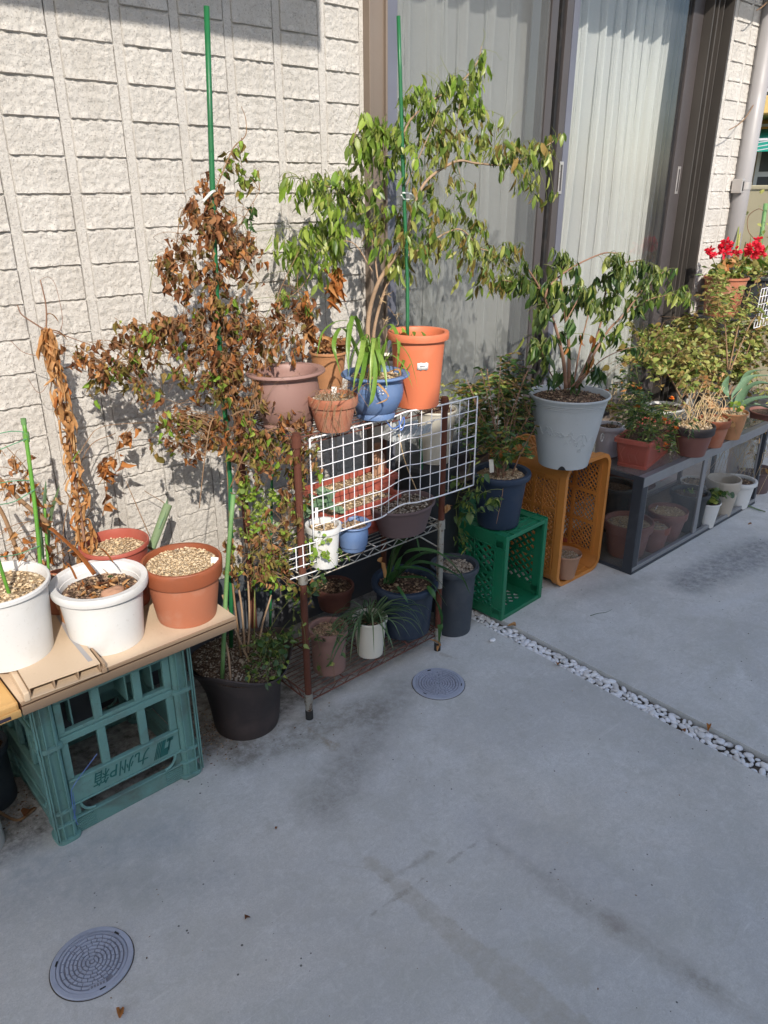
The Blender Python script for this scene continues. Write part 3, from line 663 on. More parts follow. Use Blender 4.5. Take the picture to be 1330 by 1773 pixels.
for _ in range(1500):
    y = U(-3, .42); s = U(.006, .012); stone(mb, (U(nx_(y)+s, fx_(y)-s), y, -.012), s)
o = stuff(mb.build('small_pebbles', 'pebble', None)); tag(o, 'white pebbles continuing along the channel out of the frame', 'pebbles')
o = bpy.data.objects.new('stray_pebble', pm[3]); col.objects.link(o); o.location = (1.87,1.482,0.006); o.scale = (.013,)*3; o.rotation_euler = (0, 0, .3)
tag(o, 'single white pebble lying loose on the concrete beside the pebble strip', 'pebble')
# dead leaves and crumbs in the strip
def litter(name, label, P, kind, mat, ln, rz, cat='leaf', nz=0.3):
    o = bpy.data.objects.new(name, leafmesh(kind, rnd.randrange(5), mat)); col.objects.link(o)
    o.matrix_world = leafmatrix(P, (math.cos(rz), math.sin(rz), U(-.1, .2)), (U(-nz, nz), U(-nz, nz), 1), ln); tag(o, label, cat, 'fallen leaves on the floor')
litter('fallen_leaf', 'curled rust brown leaf on the white pebbles nearest the green crate', (1.908,1.227,0.008), 'crumple', 'lrust', .025, .5)
litter('fallen_leaf', 'pale tan leaf stuck upright between pebbles by the green crate', (1.998,1.48,0.012), 'crumple', 'lstraw', .03, 2)
litter('fallen_leaf', 'dark red leaf on the pebble strip next to the far slab edge', (1.989,0.73,0.008), 'crumple', 'lrust', .025, 3.5)
litter('fallen_leaf', 'small brown leaf on the pebble strip towards the lower right', (1.902,0.762,0.008), 'crumple', 'lbrown', .02, 1)
litter('fallen_leaf', 'crumpled brown leaf at the very bottom of the floor near the round cover', (0.281,1.084,0.006), 'crumple', 'lrust', .03, 1.2)
litter('fallen_leaf', 'tiny brown leaf alone on the open concrete', (0.583,1.107,0.004), 'crumple', 'lbrown', .015, .2)
litter('fallen_leaf', 'tiny dark leaf on the concrete in front of the crate and the big pot', (0.784,1.276,0.004), 'crumple', 'lbrown', .012, .9)
litter('fallen_leaf', 'brown leaf on the far slab in front of the glass case', (3.604,1.314,0.004), 'crumple', 'lbrown', .02, 2.2)
litter('fallen_leaf', 'long brown dead leaf on the floor left of the teal crate', (0.321,1.74,0.006), 'crumple', 'lbrown', .05, .5)
litter('fallen_leaf', 'tiny brown leaf on the floor right of the big dark pot', (1.051,1.564,0.004), 'crumple', 'lbrown', .012, .5)
mb = MB()
for _ in range(160):
    a = U(-.6, 3.6); b = U(.2, 1.62)
    if not (nx_(b)-.03 < a < fx_(b)+.03): stone(mb, (a, b, .001), U(.0008, .0026))
for _ in range(500):
    c = (0.849,1.725,-0); a, b = c[0]+rnd.gauss(0, .07), c[1]+rnd.gauss(0, .06); stone(mb, (a, b, .0015), U(.001, .0035))
for _ in range(260):
    c = (0.322,1.797,0); a, b = c[0]+rnd.gauss(0, .1), c[1]+rnd.gauss(0, .05); stone(mb, (a, b, .0015), U(.001, .0035))
o = stuff(mb.build('grit', 'gbark', None)); tag(o, 'specks of soil and grit scattered over the concrete', 'grit')
gr = MB().tube(spline([(2.279,1.344,0.004), (2.31,1.332,0.007), (2.344,1.316,0.006), (2.384,1.316,0.003)]), .0012, .0004, 4)
tag(gr.build('grass_blade', 'lspider', None), 'thin green grass blade lying on the far slab', 'grass blade')

# manhole covers
def manhole(label, c, r, rz, group, plate):
    T = thing('drain_cover', label, 'drain cover', (c[0], c[1], 0), group)
    f = MB().lathe([(r, -.01), (r, .0035), (r*.985, .005), (r*.875, .005), (r*.87, .001)], 72)
    f.build('frame', 'iron', T, world=False, angle=35)
    MB().lathe([(r*1.03, .0006), (r*.995, .0006)], 60, wav=lambda a, z, r_: 0).build('gap_shade_ring', 'gravelbed', T, world=False)  # flat dark ring, the shade of a recess put into its colour
    f = MB().lathe([(r*.9, .0008), (r*.86, .0008), (r*.86, .0035), (r*.845, .0042), (r*.79, .0042), (r*.785, .0015), (0, .0015)], 72)
    T2 = f.build('lid', 'iron', T, world=False, angle=35)
    mb = MB(); rings = [(.72, 22), (.61, 26), (.51, 20), (.41, 17), (.31, 12), (.21, 8), (.11, 4)]
    for q, (rf, n) in enumerate(rings):
        hw = r*.037
        k = 0; a = U(0, 6)
        a_end = a+2*PI
        while a < a_end-.02:
            da = (2*PI/n)*(U(.9, 1.9) if q in (0, 1, 3) and rnd.random() < .4 else U(.75, 1.1))
            da = min(da, a_end-a)
            if plate and q == 0 and abs(((a+da/2+rz) % (2*PI))-4.9) < .38: a += da; continue
            b0, b1 = a+.012/rf, a+da-.012/rf
            if b1 > b0:
                st = max(1, int((b1-b0)/.2)); vs = []
                for i in range(st+1):
                    an = b0+(b1-b0)*i/st
                    for (R2, z) in ((rf*r-hw, .0012), (rf*r-hw*.8, .0042), (rf*r+hw*.8, .0042), (rf*r+hw, .0012)): vs.append((R2*math.cos(an), R2*math.sin(an), z))
                fs = []
                for i in range(st):
                    for j in range(3): fs.append((i*4+j, i*4+j+4, i*4+j+5, i*4+j+1))
                fs += [(0, 1, 2, 3), (st*4+3, st*4+2, st*4+1, st*4)]
                mb.add(vs, fs)
            a += da
    mb.add([(0, 0, .0045)]+[(r*.05*math.cos(k), r*.05*math.sin(k), .0040) for k in range(6)], [(0, 1+k, 1+(k+1) % 6) for k in range(6)])
    mb.build('raised_tread', 'iron', T, world=False)
    g = MB().lathe([(r*.775, .0017), (r*.02, .0017)], 60); g.build('groove_floor', 'groove', T, world=False)
    if plate:
        an = 4.9-rz; mt = Matrix.Rotation(an+PI/2, 4, 'Z'); mt = Matrix.Translation((math.cos(an)*r*.72, math.sin(an)*r*.72, 0)) @ mt
        p = MB(); p.box(-.017, .017, -.006, .006, .0012, .0046, mt); p.build('name_plate', 'iron', T, world=False, bevel=.0008)
        p = MB()
        for k in range(5): p.box(-.0135+k*.0058, -.0095+k*.0058, -.003, .003, .0046, .0052, mt)
        p.build('plate_mark', 'groove', T, world=False)
    for k in range(3):
        an = rz+k*2.1; mt = Matrix.Translation((math.cos(an)*r*.88, math.sin(an)*r*.88, 0)) @ Matrix.Rotation(an+PI/2, 4, 'Z')
        MB().box(-.006, .006, -.0016, .0016, .003, .0056, mt).build('lifting_slot', 'rubber', T, world=False)
c1 = (0.29,1.238,0); manhole('round grey drain cover at the lower left of the bare floor', c1, .083, .4, 'round drain covers in the floor', True)
c2 = (1.54,1.434,0); manhole('round grey drain cover on the floor in front of the wire rack', c2, .086, 1.2, 'round drain covers in the floor', False)

# =================================================================== HOUSE WALL
WY = 2.05; PITCH = .158; C0 = .815; ROW = .0843; Z0 = 1.492
wall = thing('house_wall', 'light beige house wall of rough split face blocks around the tall window', 'wall', (0, WY, 0))
b = MB(); XL, XR, WX0, WX1, WZ0, WZ1 = -3.0, 4.44, 1.768, 4.0, .40, 2.55
for (a0, a1, z0, z1) in ((XL, WX0, .3, 3.2), (WX1, XR, .3, 3.2), (WX0, WX1, WZ1, 3.2)):
    b.box(a0, a1, WY, WY+.14, z0, z1)
b.build('backing', 'joint', wall)
b = MB(); b.box(XL, XR-.004, WY+.006, WY+.2, -.05, .299); b.box(WX0-.0, WX1, WY+.006, WY+.2, .3, .385); b.build('foundation', 'found', wall)
# flat vertical strips between the blocks
def blockmesh(seed, w, h):
    nx, nz = 36, 22; vs = []; off = Vector((seed*11.3, seed*5.1, 0))
    for j in range(nz+1):
        for i in range(nx+1):
            u, v = i/nx, j/nz; x, z = (u-.5)*w, (v-.5)*h
            n1 = noise.fractal(Vector((x*75, z*75, 0))+off, .7, 2, 5); n2 = noise.noise(Vector((x*160, z*160, 3))+off)
            ed = min(u, 1-u)*w; et = (1-v)*h; eb = v*h
            sh = min(1, ed/.0035)**.5*min(1, et/.004)**.5
            dpt = .0072*sh+.0022*n1*min(1, ed/.006)+.0012*n2*min(1, ed/.004)
            chip = noise.noise(Vector((x*70, 7, seed*3)))
            if eb < .016: dpt += .0030*(1-eb/.016)*(1+2.0*chip)       # the lower lip stands out
            if j == 0: dpt *= .35
            if j == 1: z -= .0015*(1+chip)
            if i in (0, nx) or j == nz: dpt = -.001
            vs.append((x, -dpt, z))
    fs = [(j*(nx+1)+i, j*(nx+1)+i+1, (j+1)*(nx+1)+i+1, (j+1)*(nx+1)+i) for j in range(nz) for i in range(nx)]
    me = bpy.data.meshes.new('block'); me.from_pydata(vs, [], fs); me.materials.append(M['block'])
    me.polygons.foreach_set('use_smooth', [True]*len(me.polygons)); me.set_sharp_from_angle(angle=math.radians(50)); return me
BM = {}
def block(x0, x1, k):
    w = round(x1-x0, 3); z = Z0-ROW*k
    if w < .02: return
    key = (w, rnd.randrange(9))
    if key not in BM: BM[key] = blockmesh(key[1]+w*100, w, ROW-.0024)
    o = bpy.data.objects.new('block', BM[key]); col.objects.link(o); o.parent = wall
    o.location = ((x0+x1)/2, -.001+U(-.0008, .0008), z-ROW/2+U(-.0006, .0006))
for k in range(-14, 14):
    zt = Z0-ROW*k
    for c in range(-5, 6):
        a, b2 = C0+PITCH*c+.012, C0+PITCH*(c+1)-.012
        if b2 > WX0-.012: continue
        if a < .1 and (zt < .2 or k > 12): continue
        if k < -9: continue
        block(a, b2, k)
    if k < 12:
        block(4.008, 4.121, k); block(4.145, 4.279, k); block(4.303, 4.44, k)
st_ = MB()
for c in range(-5, 7):
    x = C0+PITCH*c
    if x > WX0: continue
    st_.box(x-.0116, min(x+.0116, WX0-.001), WY-.0062, WY-.0005, .302, 2.6)
for x in (4.133, 4.291): st_.box(x-.0116, x+.0116, WY-.0062, WY-.0005, .3, 2.6)
for k in range(-9, 15):
    z = Z0-ROW*k
    st_.box(XL, WX0-.001, WY-.0042, WY-.0004, z-.004, z+.004)
    if k < 13: st_.box(4.0005, 4.438, WY-.0042, WY-.0004, z-.004, z+.004)
stuff(st_.build('joint_strip', 'joint', wall))
# side face of the corner, seen edge-on
cb = MB()
for k in range(-14, 12):
    z = Z0-ROW*k; cb.box(XR, XR+.011, WY-.006, WY+.13, z-ROW+.003, z-.003)
cb.build('corner_block_edge', 'block', wall, bevel=.004)

# sliding window
win = thing('sliding_window', 'tall bronze framed sliding window with insect screen and two panes', 'window', (2.9, WY, 0))
JY0 = WY-.035
b = MB(); b.box(WX0, WX0+.012, JY0, WY+.12, WZ0, WZ1); b.box(WX0+.012, 1.838, JY0+.012, WY+.12, WZ0, WZ1); b.box(1.838, 1.846, JY0+.002, WY+.12, WZ0, WZ1)
b.build('left_jamb', 'framebr', win, bevel=.0015)
b = MB()
for (a0, a1, y0) in ((3.985, 4.0, JY0-.03), (3.945, 3.95, JY0+.0), (3.905, 3.912, JY0+.005), (3.87, 3.877, JY0+.008)):
    b.box(a0, a1, y0, WY+.12, WZ0, WZ1)
b.box(3.912, 3.945, JY0+.02, WY+.118, WZ0, WZ1); b.box(3.877, 3.905, JY0+.06, WY+.118, WZ0, WZ1)
b.box(3.95, 3.985, JY0+.10, WY+.118, WZ0, WZ1)
b.build('right_jamb', 'jambdk', win, bevel=.001)
b = MB(); b.box(3.951, 3.984, JY0+.085, JY0+.098, WZ0, WZ1); b.box(3.8775, 3.9045, JY0+.055, JY0+.0595, WZ0, WZ1); b.build('jamb_shade_strip', 'gasketgap', win)  # black strips painting the shade deep in the jamb grooves
b = MB(); b.box(WX0, 4.0, JY0-.01, WY+.12, WZ0-.035, WZ0-.001); b.box(1.84, 3.87, WY+.005, WY+.009, WZ0, WZ0+.03); b.box(1.84, 3.87, WY+.045, WY+.049, WZ0, WZ0+.03); b.build('sill', 'framebr', win, bevel=.0015)
b = MB(); b.box(WX0, 4.0, JY0, WY+.12, WZ1, WZ1+.05); b.build('head_rail', 'framebr', win)
for nm, x0, x1, y0, y1, mat, zb in (('screen_stile', 1.848, 1.915, WY-.002, WY+.014, 'framebl', 0), ('screen_stile', 2.70, 2.742, WY-.002, WY+.014, 'framedk', 0),
                               ('sash_stile', 2.745, 2.80, WY+.050, WY+.085, 'framedk', 0), ('sash_stile', 2.822, 2.862, WY+.018, WY+.046, 'framedk', 0), ('sash_stile', 2.864, 2.902, WY+.016, WY+.046, 'framebl', 0),
                               ('sash_stile', 3.775, 3.868, WY+.018, WY+.046, 'framedk', 0), ('sash_stile', 1.85, 1.93, WY+.050, WY+.085, 'framedk', 0)):
    MB().box(x0, x1, y0, y1, WZ0+.03, WZ1).build(nm, mat, win, bevel=.0015)
MB().box(2.803, 2.820, WY+.03, WY+.05, WZ0+.03, WZ1).build('meeting_gap', 'gasketgap', win)
MB().box(3.758, 3.773, WY+.03, WY+.034, WZ0+.03, WZ1).build('glazing_gasket', 'gasketgap', win)
MB().box(1.916, 2.699, WY-.001, WY+.013, WZ0+.03, WZ0+.07).build('screen_rail', 'framedk', win, bevel=.001)
MB().box(2.903, 3.757, WY+.02, WY+.045, WZ0+.03, WZ0+.10).build('sash_rail', 'framedk', win, bevel=.001)
MB().box(1.931, 2.744, WY+.052, WY+.083, WZ0+.03, WZ0+.10).build('sash_rail', 'framedk', win, bevel=.001)
b = MB(); b.add([(1.916, WY+.006, WZ0+.07), (2.699, WY+.006, WZ0+.07), (2.699, WY+.006, WZ1), (1.916, WY+.006, WZ1)], [(0, 1, 2, 3)]); b.build('insect_screen', 'screen', win)
b = MB(); b.add([(2.903, WY+.033, WZ0+.10), (3.757, WY+.033, WZ0+.10), (3.757, WY+.033, WZ1), (2.903, WY+.033, WZ1)], [(0, 1, 2, 3)]); b.build('glass_pane', 'glass', win)
b = MB(); b.add([(1.931, WY+.068, WZ0+.10), (2.744, WY+.068, WZ0+.10), (2.744, WY+.068, WZ1), (1.931, WY+.068, WZ1)], [(0, 1, 2, 3)]); b.build('glass_pane', 'glass', win)
for (q, y) in (((2.859,2.06,1.547), WY+.0158), ((3.832,2.06,1.545), WY+.0178)):
    h = MB(); h.box(q[0]-.013, q[0]+.013, y-.003, y, q[2]-.062, q[2]+.062); hh = h.build('finger_pull', 'steel', win, bevel=.001)
    h = MB(); h.box(q[0]-.006, q[0]+.006, y-.0035, y-.0026, q[2]-.05, q[2]+.05); h.build('pull_recess', 'framedk', hh)
for z in (1.25, 1.62, 1.95):
    MB().lathe([(.005, 0), (.005, .002), (0, .003)], 10, (0, 0, 0)).build('screw', 'gasketgap', win, world=False).matrix_local = Matrix.Translation((3.928-2.9, JY0+.02-WY, z)) @ Matrix.Rotation(PI/2, 4, 'X')
# sheer pleated curtains
def curtain(label, x0, x1, y, pw, amp, mat='curtain', seed=0):
    r_ = random.Random(seed); mb = MB(); xs = []; x = x0
    while x < x1:
        w = pw*r_.uniform(.65, 1.35); xs.append((x, w, r_.uniform(.6, 1.3))); x += w
    vs = []; nz = 10; prof = []
    for (x, w, k) in xs:
        for t, d in ((0, 0), (.10, .9), (.16, 1.0), (.2, .85), (.27, .3), (.5, .05), (.75, .12), (.9, .3)):
            prof.append((x+w*t, d*amp*k))
        # the overlap fold that doubles the cloth into a bright line
        prof.append((x+w*1.06, amp*.15*k)); prof.append((x+w*.965, amp*.30*k)); prof.append((x+w*1.05, amp*.36*k)); prof.append((x+w*.99, amp*.42*k))
    for j in range(nz+1):
        z = WZ0+.03+(WZ1-WZ0-.04)*j/nz
        for i, (a, d) in enumerate(prof):
            vs.append((a+.012*math.sin(z*2.2+i*.05+seed)+.004*math.sin(z*7+i*.4), y-d-.004*math.sin(z*3+i), z))
    n = len(prof); fs = [(j*n+i, j*n+i+1, (j+1)*n+i+1, (j+1)*n+i) for j in range(nz) for i in range(n-1)]
    mb.add(vs, fs); return tag(mb.build('curtain', mat, None, smooth=True), label, 'curtain')
curtain('sheer grey looking pleated curtain behind the left pane with the insect screen', 1.9, 2.86, WY+.19, .115, .045, seed=3)
curtain('bright sheer pleated curtain behind the right pane', 2.87, 3.80, WY+.17, .105, .04, seed=8)
curtain('narrow beige drape at the right edge of the right pane', 3.66, 3.95, WY+.24, .07, .03, 'drape', seed=5)
r_ = MB(); r_.box(1.5, 4.3, WY+1.0, WY+1.05, 0, 2.7); r_.box(1.5, 1.55, WY+.2, WY+1, 0, 2.7); r_.box(4.25, 4.3, WY+.2, WY+1, 0, 2.7); r_.box(1.5, 4.3, WY+.2, WY+1.05, .2, .3); r_.box(1.5, 4.3, WY+.16, WY+1.05, 2.6, 2.7)
struct('room_walls', r_, 'room')

# overhead: the balcony that throws the stepped shadow, the shallow canopy over the window
EZ = 2.62; tE = math.tan(SUN_EL)/math.cos(SUN_AZ)
yb = WY-(EZ-1.872)/tE
b = MB(); b.box(-3, 1.607-(WY-yb)*math.tan(SUN_AZ), yb, WY-.02, EZ, EZ+.9); struct('balcony_overhead', b, 'render')
yc = WY+.15-(EZ-2.135)/tE
b = MB(); b.box(1.607-(WY-yb)*math.tan(SUN_AZ)+.001, 5, yc, WY-.02, EZ, EZ+.12); struct('eaves', b, 'render')
# unseen shade caster across the yard, its roofline shaped to shade the floor
FY = -2.6
def zc(y, z): return z+(y-FY)*tE
def xc(x, y): return x-(y-FY)*math.tan(SUN_AZ)
prof = [(-2.2, .44), (.9, .44), (1.28, .47), (1.62, .90), (1.72, .93), (2.52, .98), (2.75, .86), (2.98, .60), (3.12, .42), (5.6, .42)]
pts = [(xc(x, 1.58), zc(1.58, z)) for x, z in prof]
b = MB(); n = len(pts); vs = [(x, FY, z) for x, z in pts]+[(x, FY-3, z) for x, z in pts]+[(x, FY, 0) for x, z in pts]+[(x, FY-3, 0) for x, z in pts]
fs = []
for i in range(n-1):
    fs += [(i, i+1, n+i+1, n+i), (2*n+i, 2*n+i+1, i+1, i), (n+i, n+i+1, 3*n+i+1, 3*n+i)]
b.add(vs, fs); opp = thing('shade_caster_house', 'unseen cream house block behind the viewer, roofline shaped to shade the floor', 'house', (0, FY, 0)); b.build('wall', 'render', opp)
for x in (-3.6, -1.6, 1.2):
    f = MB().box(x, x+1.3, FY-.03, FY+.02, .9, 2.1).build('window_frame', 'framedk', opp); MB().box(x+.06, x+1.24, FY+.0, FY+.024, .96, 2.04).build('pane', 'darkgap', f)

# downpipe
pp = thing('downpipe', 'mauve grey plastic downpipe standing at the right corner of the block wall', 'downpipe', (4.46, WY-.04, 0))
PX = (4.417,2.01,1.583)
MB().tube([(PX[0], 2.01, .02), (PX[0], 2.01, 3)], .046, n=28).build('pipe', 'pipe', pp, smooth=True)
q = (4.3,1.97,1.52)
MB().tube([(PX[0], 2.01, q[2]-.018), (PX[0], 2.01, q[2]+.018)], .049, n=28).build('strap', 'steel', pp)
b = MB(); b.box(PX[0]-.075, PX[0]-.045, 1.975, 2.03, q[2]-.035, q[2]+.035); bb_ = b.build('bracket', 'steel', pp, bevel=.003); MB().box(PX[0]-.066, PX[0]-.054, 1.9735, 1.98, q[2]-.024, q[2]+.022).build('slot', 'rubber', bb_)
wv = MB().tube(spline([(4.065,1.96,1.772), (4.16,1.95,1.809), (4.31,1.98,1.876), (4.664,2.1,2.015)]), .0025, n=4); wv.tube(spline([(4.156,1.96,2.283), (4.198,1.95,2.305), (4.372,2,2.368)]), .0025, n=4)
tag(wv.build('dry_tendril', 'twig', None), 'thin dry tendril wound across the downpipe', 'tendril')

# =================================================================== BEYOND THE CORNER
BX = 11.0
nb = thing('yellow_building', 'yellow building with white balcony railing seen past the downpipe', 'building', (BX, 3, 0))
b = MB(); b.box(BX, BX+5, 1.0, 9, 0, 6); b.build('wall', 'yellow', nb)
MB().box(BX-.9, BX-.001, 1.0, 9, 2.33, 2.52).build('balcony_slab', 'yellow', nb, bevel=.01)
MB().box(BX-.004, BX+.01, 1.2, 8.8, 2.53, 3.75).build('balcony_opening', 'darkgap', nb)
MB().box(BX-.004, BX+.01, 1.2, 8.8, 2.03, 2.328).build('ochre_recess', 'dkyellow', nb)
MB().box(BX-.06, BX-.005, 1.2, 8.8, 2.25, 2.28).build('curtain_rail', 'awnwhite', nb)
for k in range(5):
    y = 4.15+k*.36; f = MB().box(BX-.03, BX-.002, y, y+.34, 1.35, 2.02).build('window_frame', 'winpale', nb)
    MB().box(BX-.034, BX-.0305, y+.05, y+.29, 1.42, 1.66).build('pane', 'darkgap' if k % 2 else 'awnwhite', f); MB().box(BX-.034, BX-.0305, y+.05, y+.29, 1.72, 1.98).build('pane', 'darkgap' if k % 3 else 'awnwhite', f)
for z in (2.56, 3.02, 3.14): MB().box(BX-.9, BX-.86, 1.2, 8.8, z, z+.035).build('balcony_rail', 'awnwhite', nb)
for k in range(30): MB().box(BX-.892, BX-.868, 3.6+k*.075, 3.622+k*.075, 2.596, 3.019).build('baluster', 'awnwhite', nb)
MB().box(BX-.93, BX-.905, 4.3, 4.93, 2.64, 3.1).build('balcony_panel', 'pine', nb)
aw = thing('awning', 'green awning with a white edge stripe on the yellow building', 'awning', (BX, 4.8, 2.0))
b = MB(); b.add([(BX-.06, 4.0, 2.22), (BX-.06, 5.6, 2.22), (BX-.75, 5.6, 2.07), (BX-.75, 4.0, 2.07), (BX-.06, 4.0, 2.19), (BX-.06, 5.6, 2.19), (BX-.75, 5.6, 2.05), (BX-.75, 4.0, 2.05)], [(0, 1, 2, 3), (7, 6, 5, 4), (0, 3, 7, 4), (2, 1, 5, 6), (3, 2, 6, 7)]); b.build('canopy', 'awning', aw)
MB().box(BX-.76, BX-.74, 4.0, 5.6, 1.93, 2.049).build('valance', 'awning', aw); MB().box(BX-.766, BX-.738, 4.0, 5.6, 2.0505, 2.075).build('stripe', 'awnwhite', aw)
gw = thing('garden_wall', 'low beige rendered garden wall beyond the house corner', 'wall', (6.5, 3, 0))
MB().box(6.5, 6.65, 2.3, 7, -.05, 1.50).build('wall_body', 'beigewall', gw); MB().box(6.49, 6.66, 2.29, 7.01, 1.501, 1.535).build('coping', 'beigewall', gw, bevel=.008)
w_ = MB(); 
for k in range(3): w_.tube(spline([(9.0, 6, 1.95+k*.05), (9.0, 4.7, 1.83+k*.045), (9.0, 3.3, 1.98+k*.03)]), .006, n=4)
tag(w_.build('overhead_wires', 'awnwhite', None), 'pale wires sagging across in front of the yellow building windows', 'wires')
gs = thing('garden_stake', 'green stake with vine tendrils in front of the beige garden wall', 'stake', (5.8,2.458,1.157))
MB().tube([(5.8,2.429,0.963), (5.8,2.45,1.415)], .014, n=10).build('pole', 'stakelt', gs, smooth=True)
b = MB(); b.tube(spline([(5.75,2.436,1.16), (5.75,2.515,1.234), (5.75,2.533,1.329), (5.75,2.477,1.378), (5.75,2.436,1.368)]), .003, n=4); b.build('tendril', 'twig', gs)
emit(gs, [(leafmatrix(Vector((5.75,2.465,1.311))+Vector((0, U(-.12, .12), U(-.15, .2))), (U(-1, 1), U(-1, 1), U(-1, .3)), (U(-1, 1), U(-1, 1), 1), U(.02, .04)), 'ovate', rnd.randrange(5), 'lyellow', 1) for _ in range(14)])

# =================================================================== CRATE, BOARDS AND POTS ON THE LEFT
# teal bottle crate standing upside down
CX0, CX1, CY0, CY1, CH = .358, .752, 1.592, 1.97, .425
cr = thing('bottle_crate', 'teal plastic bottle crate with dark green lettering, upside down under the boards', 'crate', (CX0, CY0, 0))
def crate_face(o, u, n, W, part, text=False, yo=0.0):
    """o lower left corner, u along the face, n outward"""
    o = Vector(o); u = Vector(u); n = Vector(n); z = Vector((0, 0, 1)); mt = Matrix((u, -n, z)).transposed().to_4x4(); mt.translation = o
    pw = W*.125; a0, a1 = pw, W-pw; H_ = CH
    b = MB(); bars = []
    def bar(x0, x1, z0, z1, d=.0, t=.012): b.box(x0, x1, -d, t-d, z0*H_, z1*H_, mt)
    bar(a0, a1, 0.0, .125); bar(a0, a1, .125, .137, .010, .016); bar(a0, a1, .222, .234, .008, .016)
    bar(a0, a1, .232, .385, .004); bar(a0, a1, .385, .40, .008, .016)
    bar(a0, a1, .655, .70, .004, .014); bar(a0, a1, .70, .725, .0, .016); bar(a0, a1, .925, 1.0, .003)
    iw = a1-a0
    for z0, z1 in ((.4, .655), (.725, .925)):
        bar(a0, a0+.018, z0, z1, .002); bar(a1-.02, a1, z0, z1, .002)
        bar(a0+iw*.30, a0+iw*.30+.022, z0, z1, .002); bar(a0+iw*.655, a0+iw*.655+.022, z0, z1, .002)
    bar(a0, a0+.018, .137, .222, .002); bar(a1-.018, a1, .137, .222, .002)
    b.build(part, 'teal', cr, bevel=.0025)
    rb = MB()
    for k in range(13): rb.box(a0+.012+k*.006, a0+.0145+k*.006, -.0045, -.001, .935*H_, .985*H_, mt)
    for k in range(13): rb.box(a1-.10+k*.006, a1-.0975+k*.006, -.0045, -.001, .935*H_, .985*H_, mt)
    for k in range(6): rb.box(a0+.0, a0+.05, -.0025, .001, (.018+k*.016)*H_, (.024+k*.016)*H_, mt)
    for k in range(6): rb.box(a1-.05, a1-.0, -.0025, .001, (.018+k*.016)*H_, (.024+k*.016)*H_, mt)
    rb.build('grip_rib', 'teal', cr)
    # small curved webs in the window corners
    for (xa, sx) in ((a0+.018, 1), (a1-.018, -1)):
        wb = MB(); wb.tube([mt @ Vector((xa+sx*(.034-.034*math.cos(t)), -.006, .137*H_+.003+.034*(1-math.sin(t)))) for t in (0, PI*.12, PI*.25, PI*.37, PI*.5)], .004, n=6)
        wb.build('corner_web', 'teal', cr)
crate_face((CX0, CY0+.012, 0), (1, 0, 0), (0, -1, 0), CX1-CX0, 'front_panel')
crate_face((CX0+.012, CY1, 0), (0, -1, 0), (-1, 0, 0), CY1-CY0, 'side_panel')
crate_face((CX1, CY1-.012, 0), (-1, 0, 0), (0, 1, 0), CX1-CX0, 'rear_panel')
crate_face((CX1-.012, CY0, 0), (0, 1, 0), (1, 0, 0), CY1-CY0, 'side_panel')
for (x, y, sx, sy) in ((CX0, CY0, 1, 1), (CX1, CY0, -1, 1), (CX0, CY1, 1, -1), (CX1, CY1, -1, -1)):
    b = MB(); c_ = (x+sx*.026, y+sy*.026)
    def sq(r, z): return [(c_[0]+math.copysign(abs(math.cos(t))**.55, math.cos(t))*r, c_[1]+math.copysign(abs(math.sin(t))**.55, math.sin(t))*r, z*CH) for t in [2*PI*k/20+.157 for k in range(20)]]
    zz = [(.0, .030), (.012, .0315), (.03, .0315), (.032, .024), (.125, .023), (.127, .031), (.14, .031), (.143, .0235), (.215, .023), (.217, .0305), (.235, .0305), (.238, .0235), (.655, .023), (.66, .0305), (.685, .0305), (.69, .0235), (.97, .023), (.973, .030), (1.0, .030)]
    vs = []
    for z, r in zz: vs += sq(r, z)
    fs = [(i*20+k, i*20+(k+1) % 20, (i+1)*20+(k+1) % 20, (i+1)*20+k) for i in range(len(zz)-1) for k in range(20)]+[tuple(range((len(zz)-1)*20, len(zz)*20))]
    b.add(vs, fs)
    for t in (-.4, .2): b.box(c_[0]-sx*.028+t*.01, c_[0]-sx*.028+t*.01+.003, c_[1]-sy*.0285, c_[1]-sy*.0225, .03*CH, .97*CH)
    for t in (-.012, .010): b.box(c_[0]+t, c_[0]+t+.0025, c_[1]-sy*.0295-.001, c_[1]-sy*.0295+.006, .032*CH, .972*CH)
    b.build('corner_post', 'teal', cr, angle=40)
b = MB(); b.box(CX0+.05, CX1-.05, CY0+.05, CY1-.05, CH-.012, CH-.002)
b.build('crate_base', 'teal', cr)
b = MB()
for k in range(1, 5): b.box(CX0+.02+k*.07, CX0+.024+k*.07, CY0+.03, CY1-.03, CH*.72, CH*.97)
for k in range(1, 4): b.box(CX0+.03, CX1-.03, CY0+.02+k*.085, CY0+.024+k*.085, CH*.72, CH*.965)
b.build('bottle_divider', 'teal', cr)
# lettering, read from the other way up
def text_part(txt, size, mt, par, mat, name='lettering', sx=1.0):
    cu = bpy.data.curves.new(name, 'FONT'); cu.body = txt; cu.size = size; cu.extrude = .0004; cu.align_x = 'LEFT'
    o = bpy.data.objects.new(name, cu); col.objects.link(o); bpy.context.view_layer.update()
    me = bpy.data.meshes.new_from_object(o.evaluated_get(bpy.context.evaluated_depsgraph_get())); bpy.data.objects.remove(o)
    me.materials.clear(); me.materials.append(M[mat]); me.transform(Matrix.Diagonal((sx, 1, 1, 1))); me.transform(mt)
    me.transform(Matrix.Translation(-OFF[par.name])); o2 = bpy.data.objects.new(name, me); col.objects.link(o2); o2.parent = par; OFF[o2.name] = OFF[par.name]; return o2
def facemt(x, y, z): # text runs to -X, upside down, facing -Y
    mt = Matrix(((-1, 0, 0, x), (0, 0, -1, y), (0, -1, 0, z), (0, 0, 0, 1))); return mt
tx = CX0+.262; tz = CH*.362
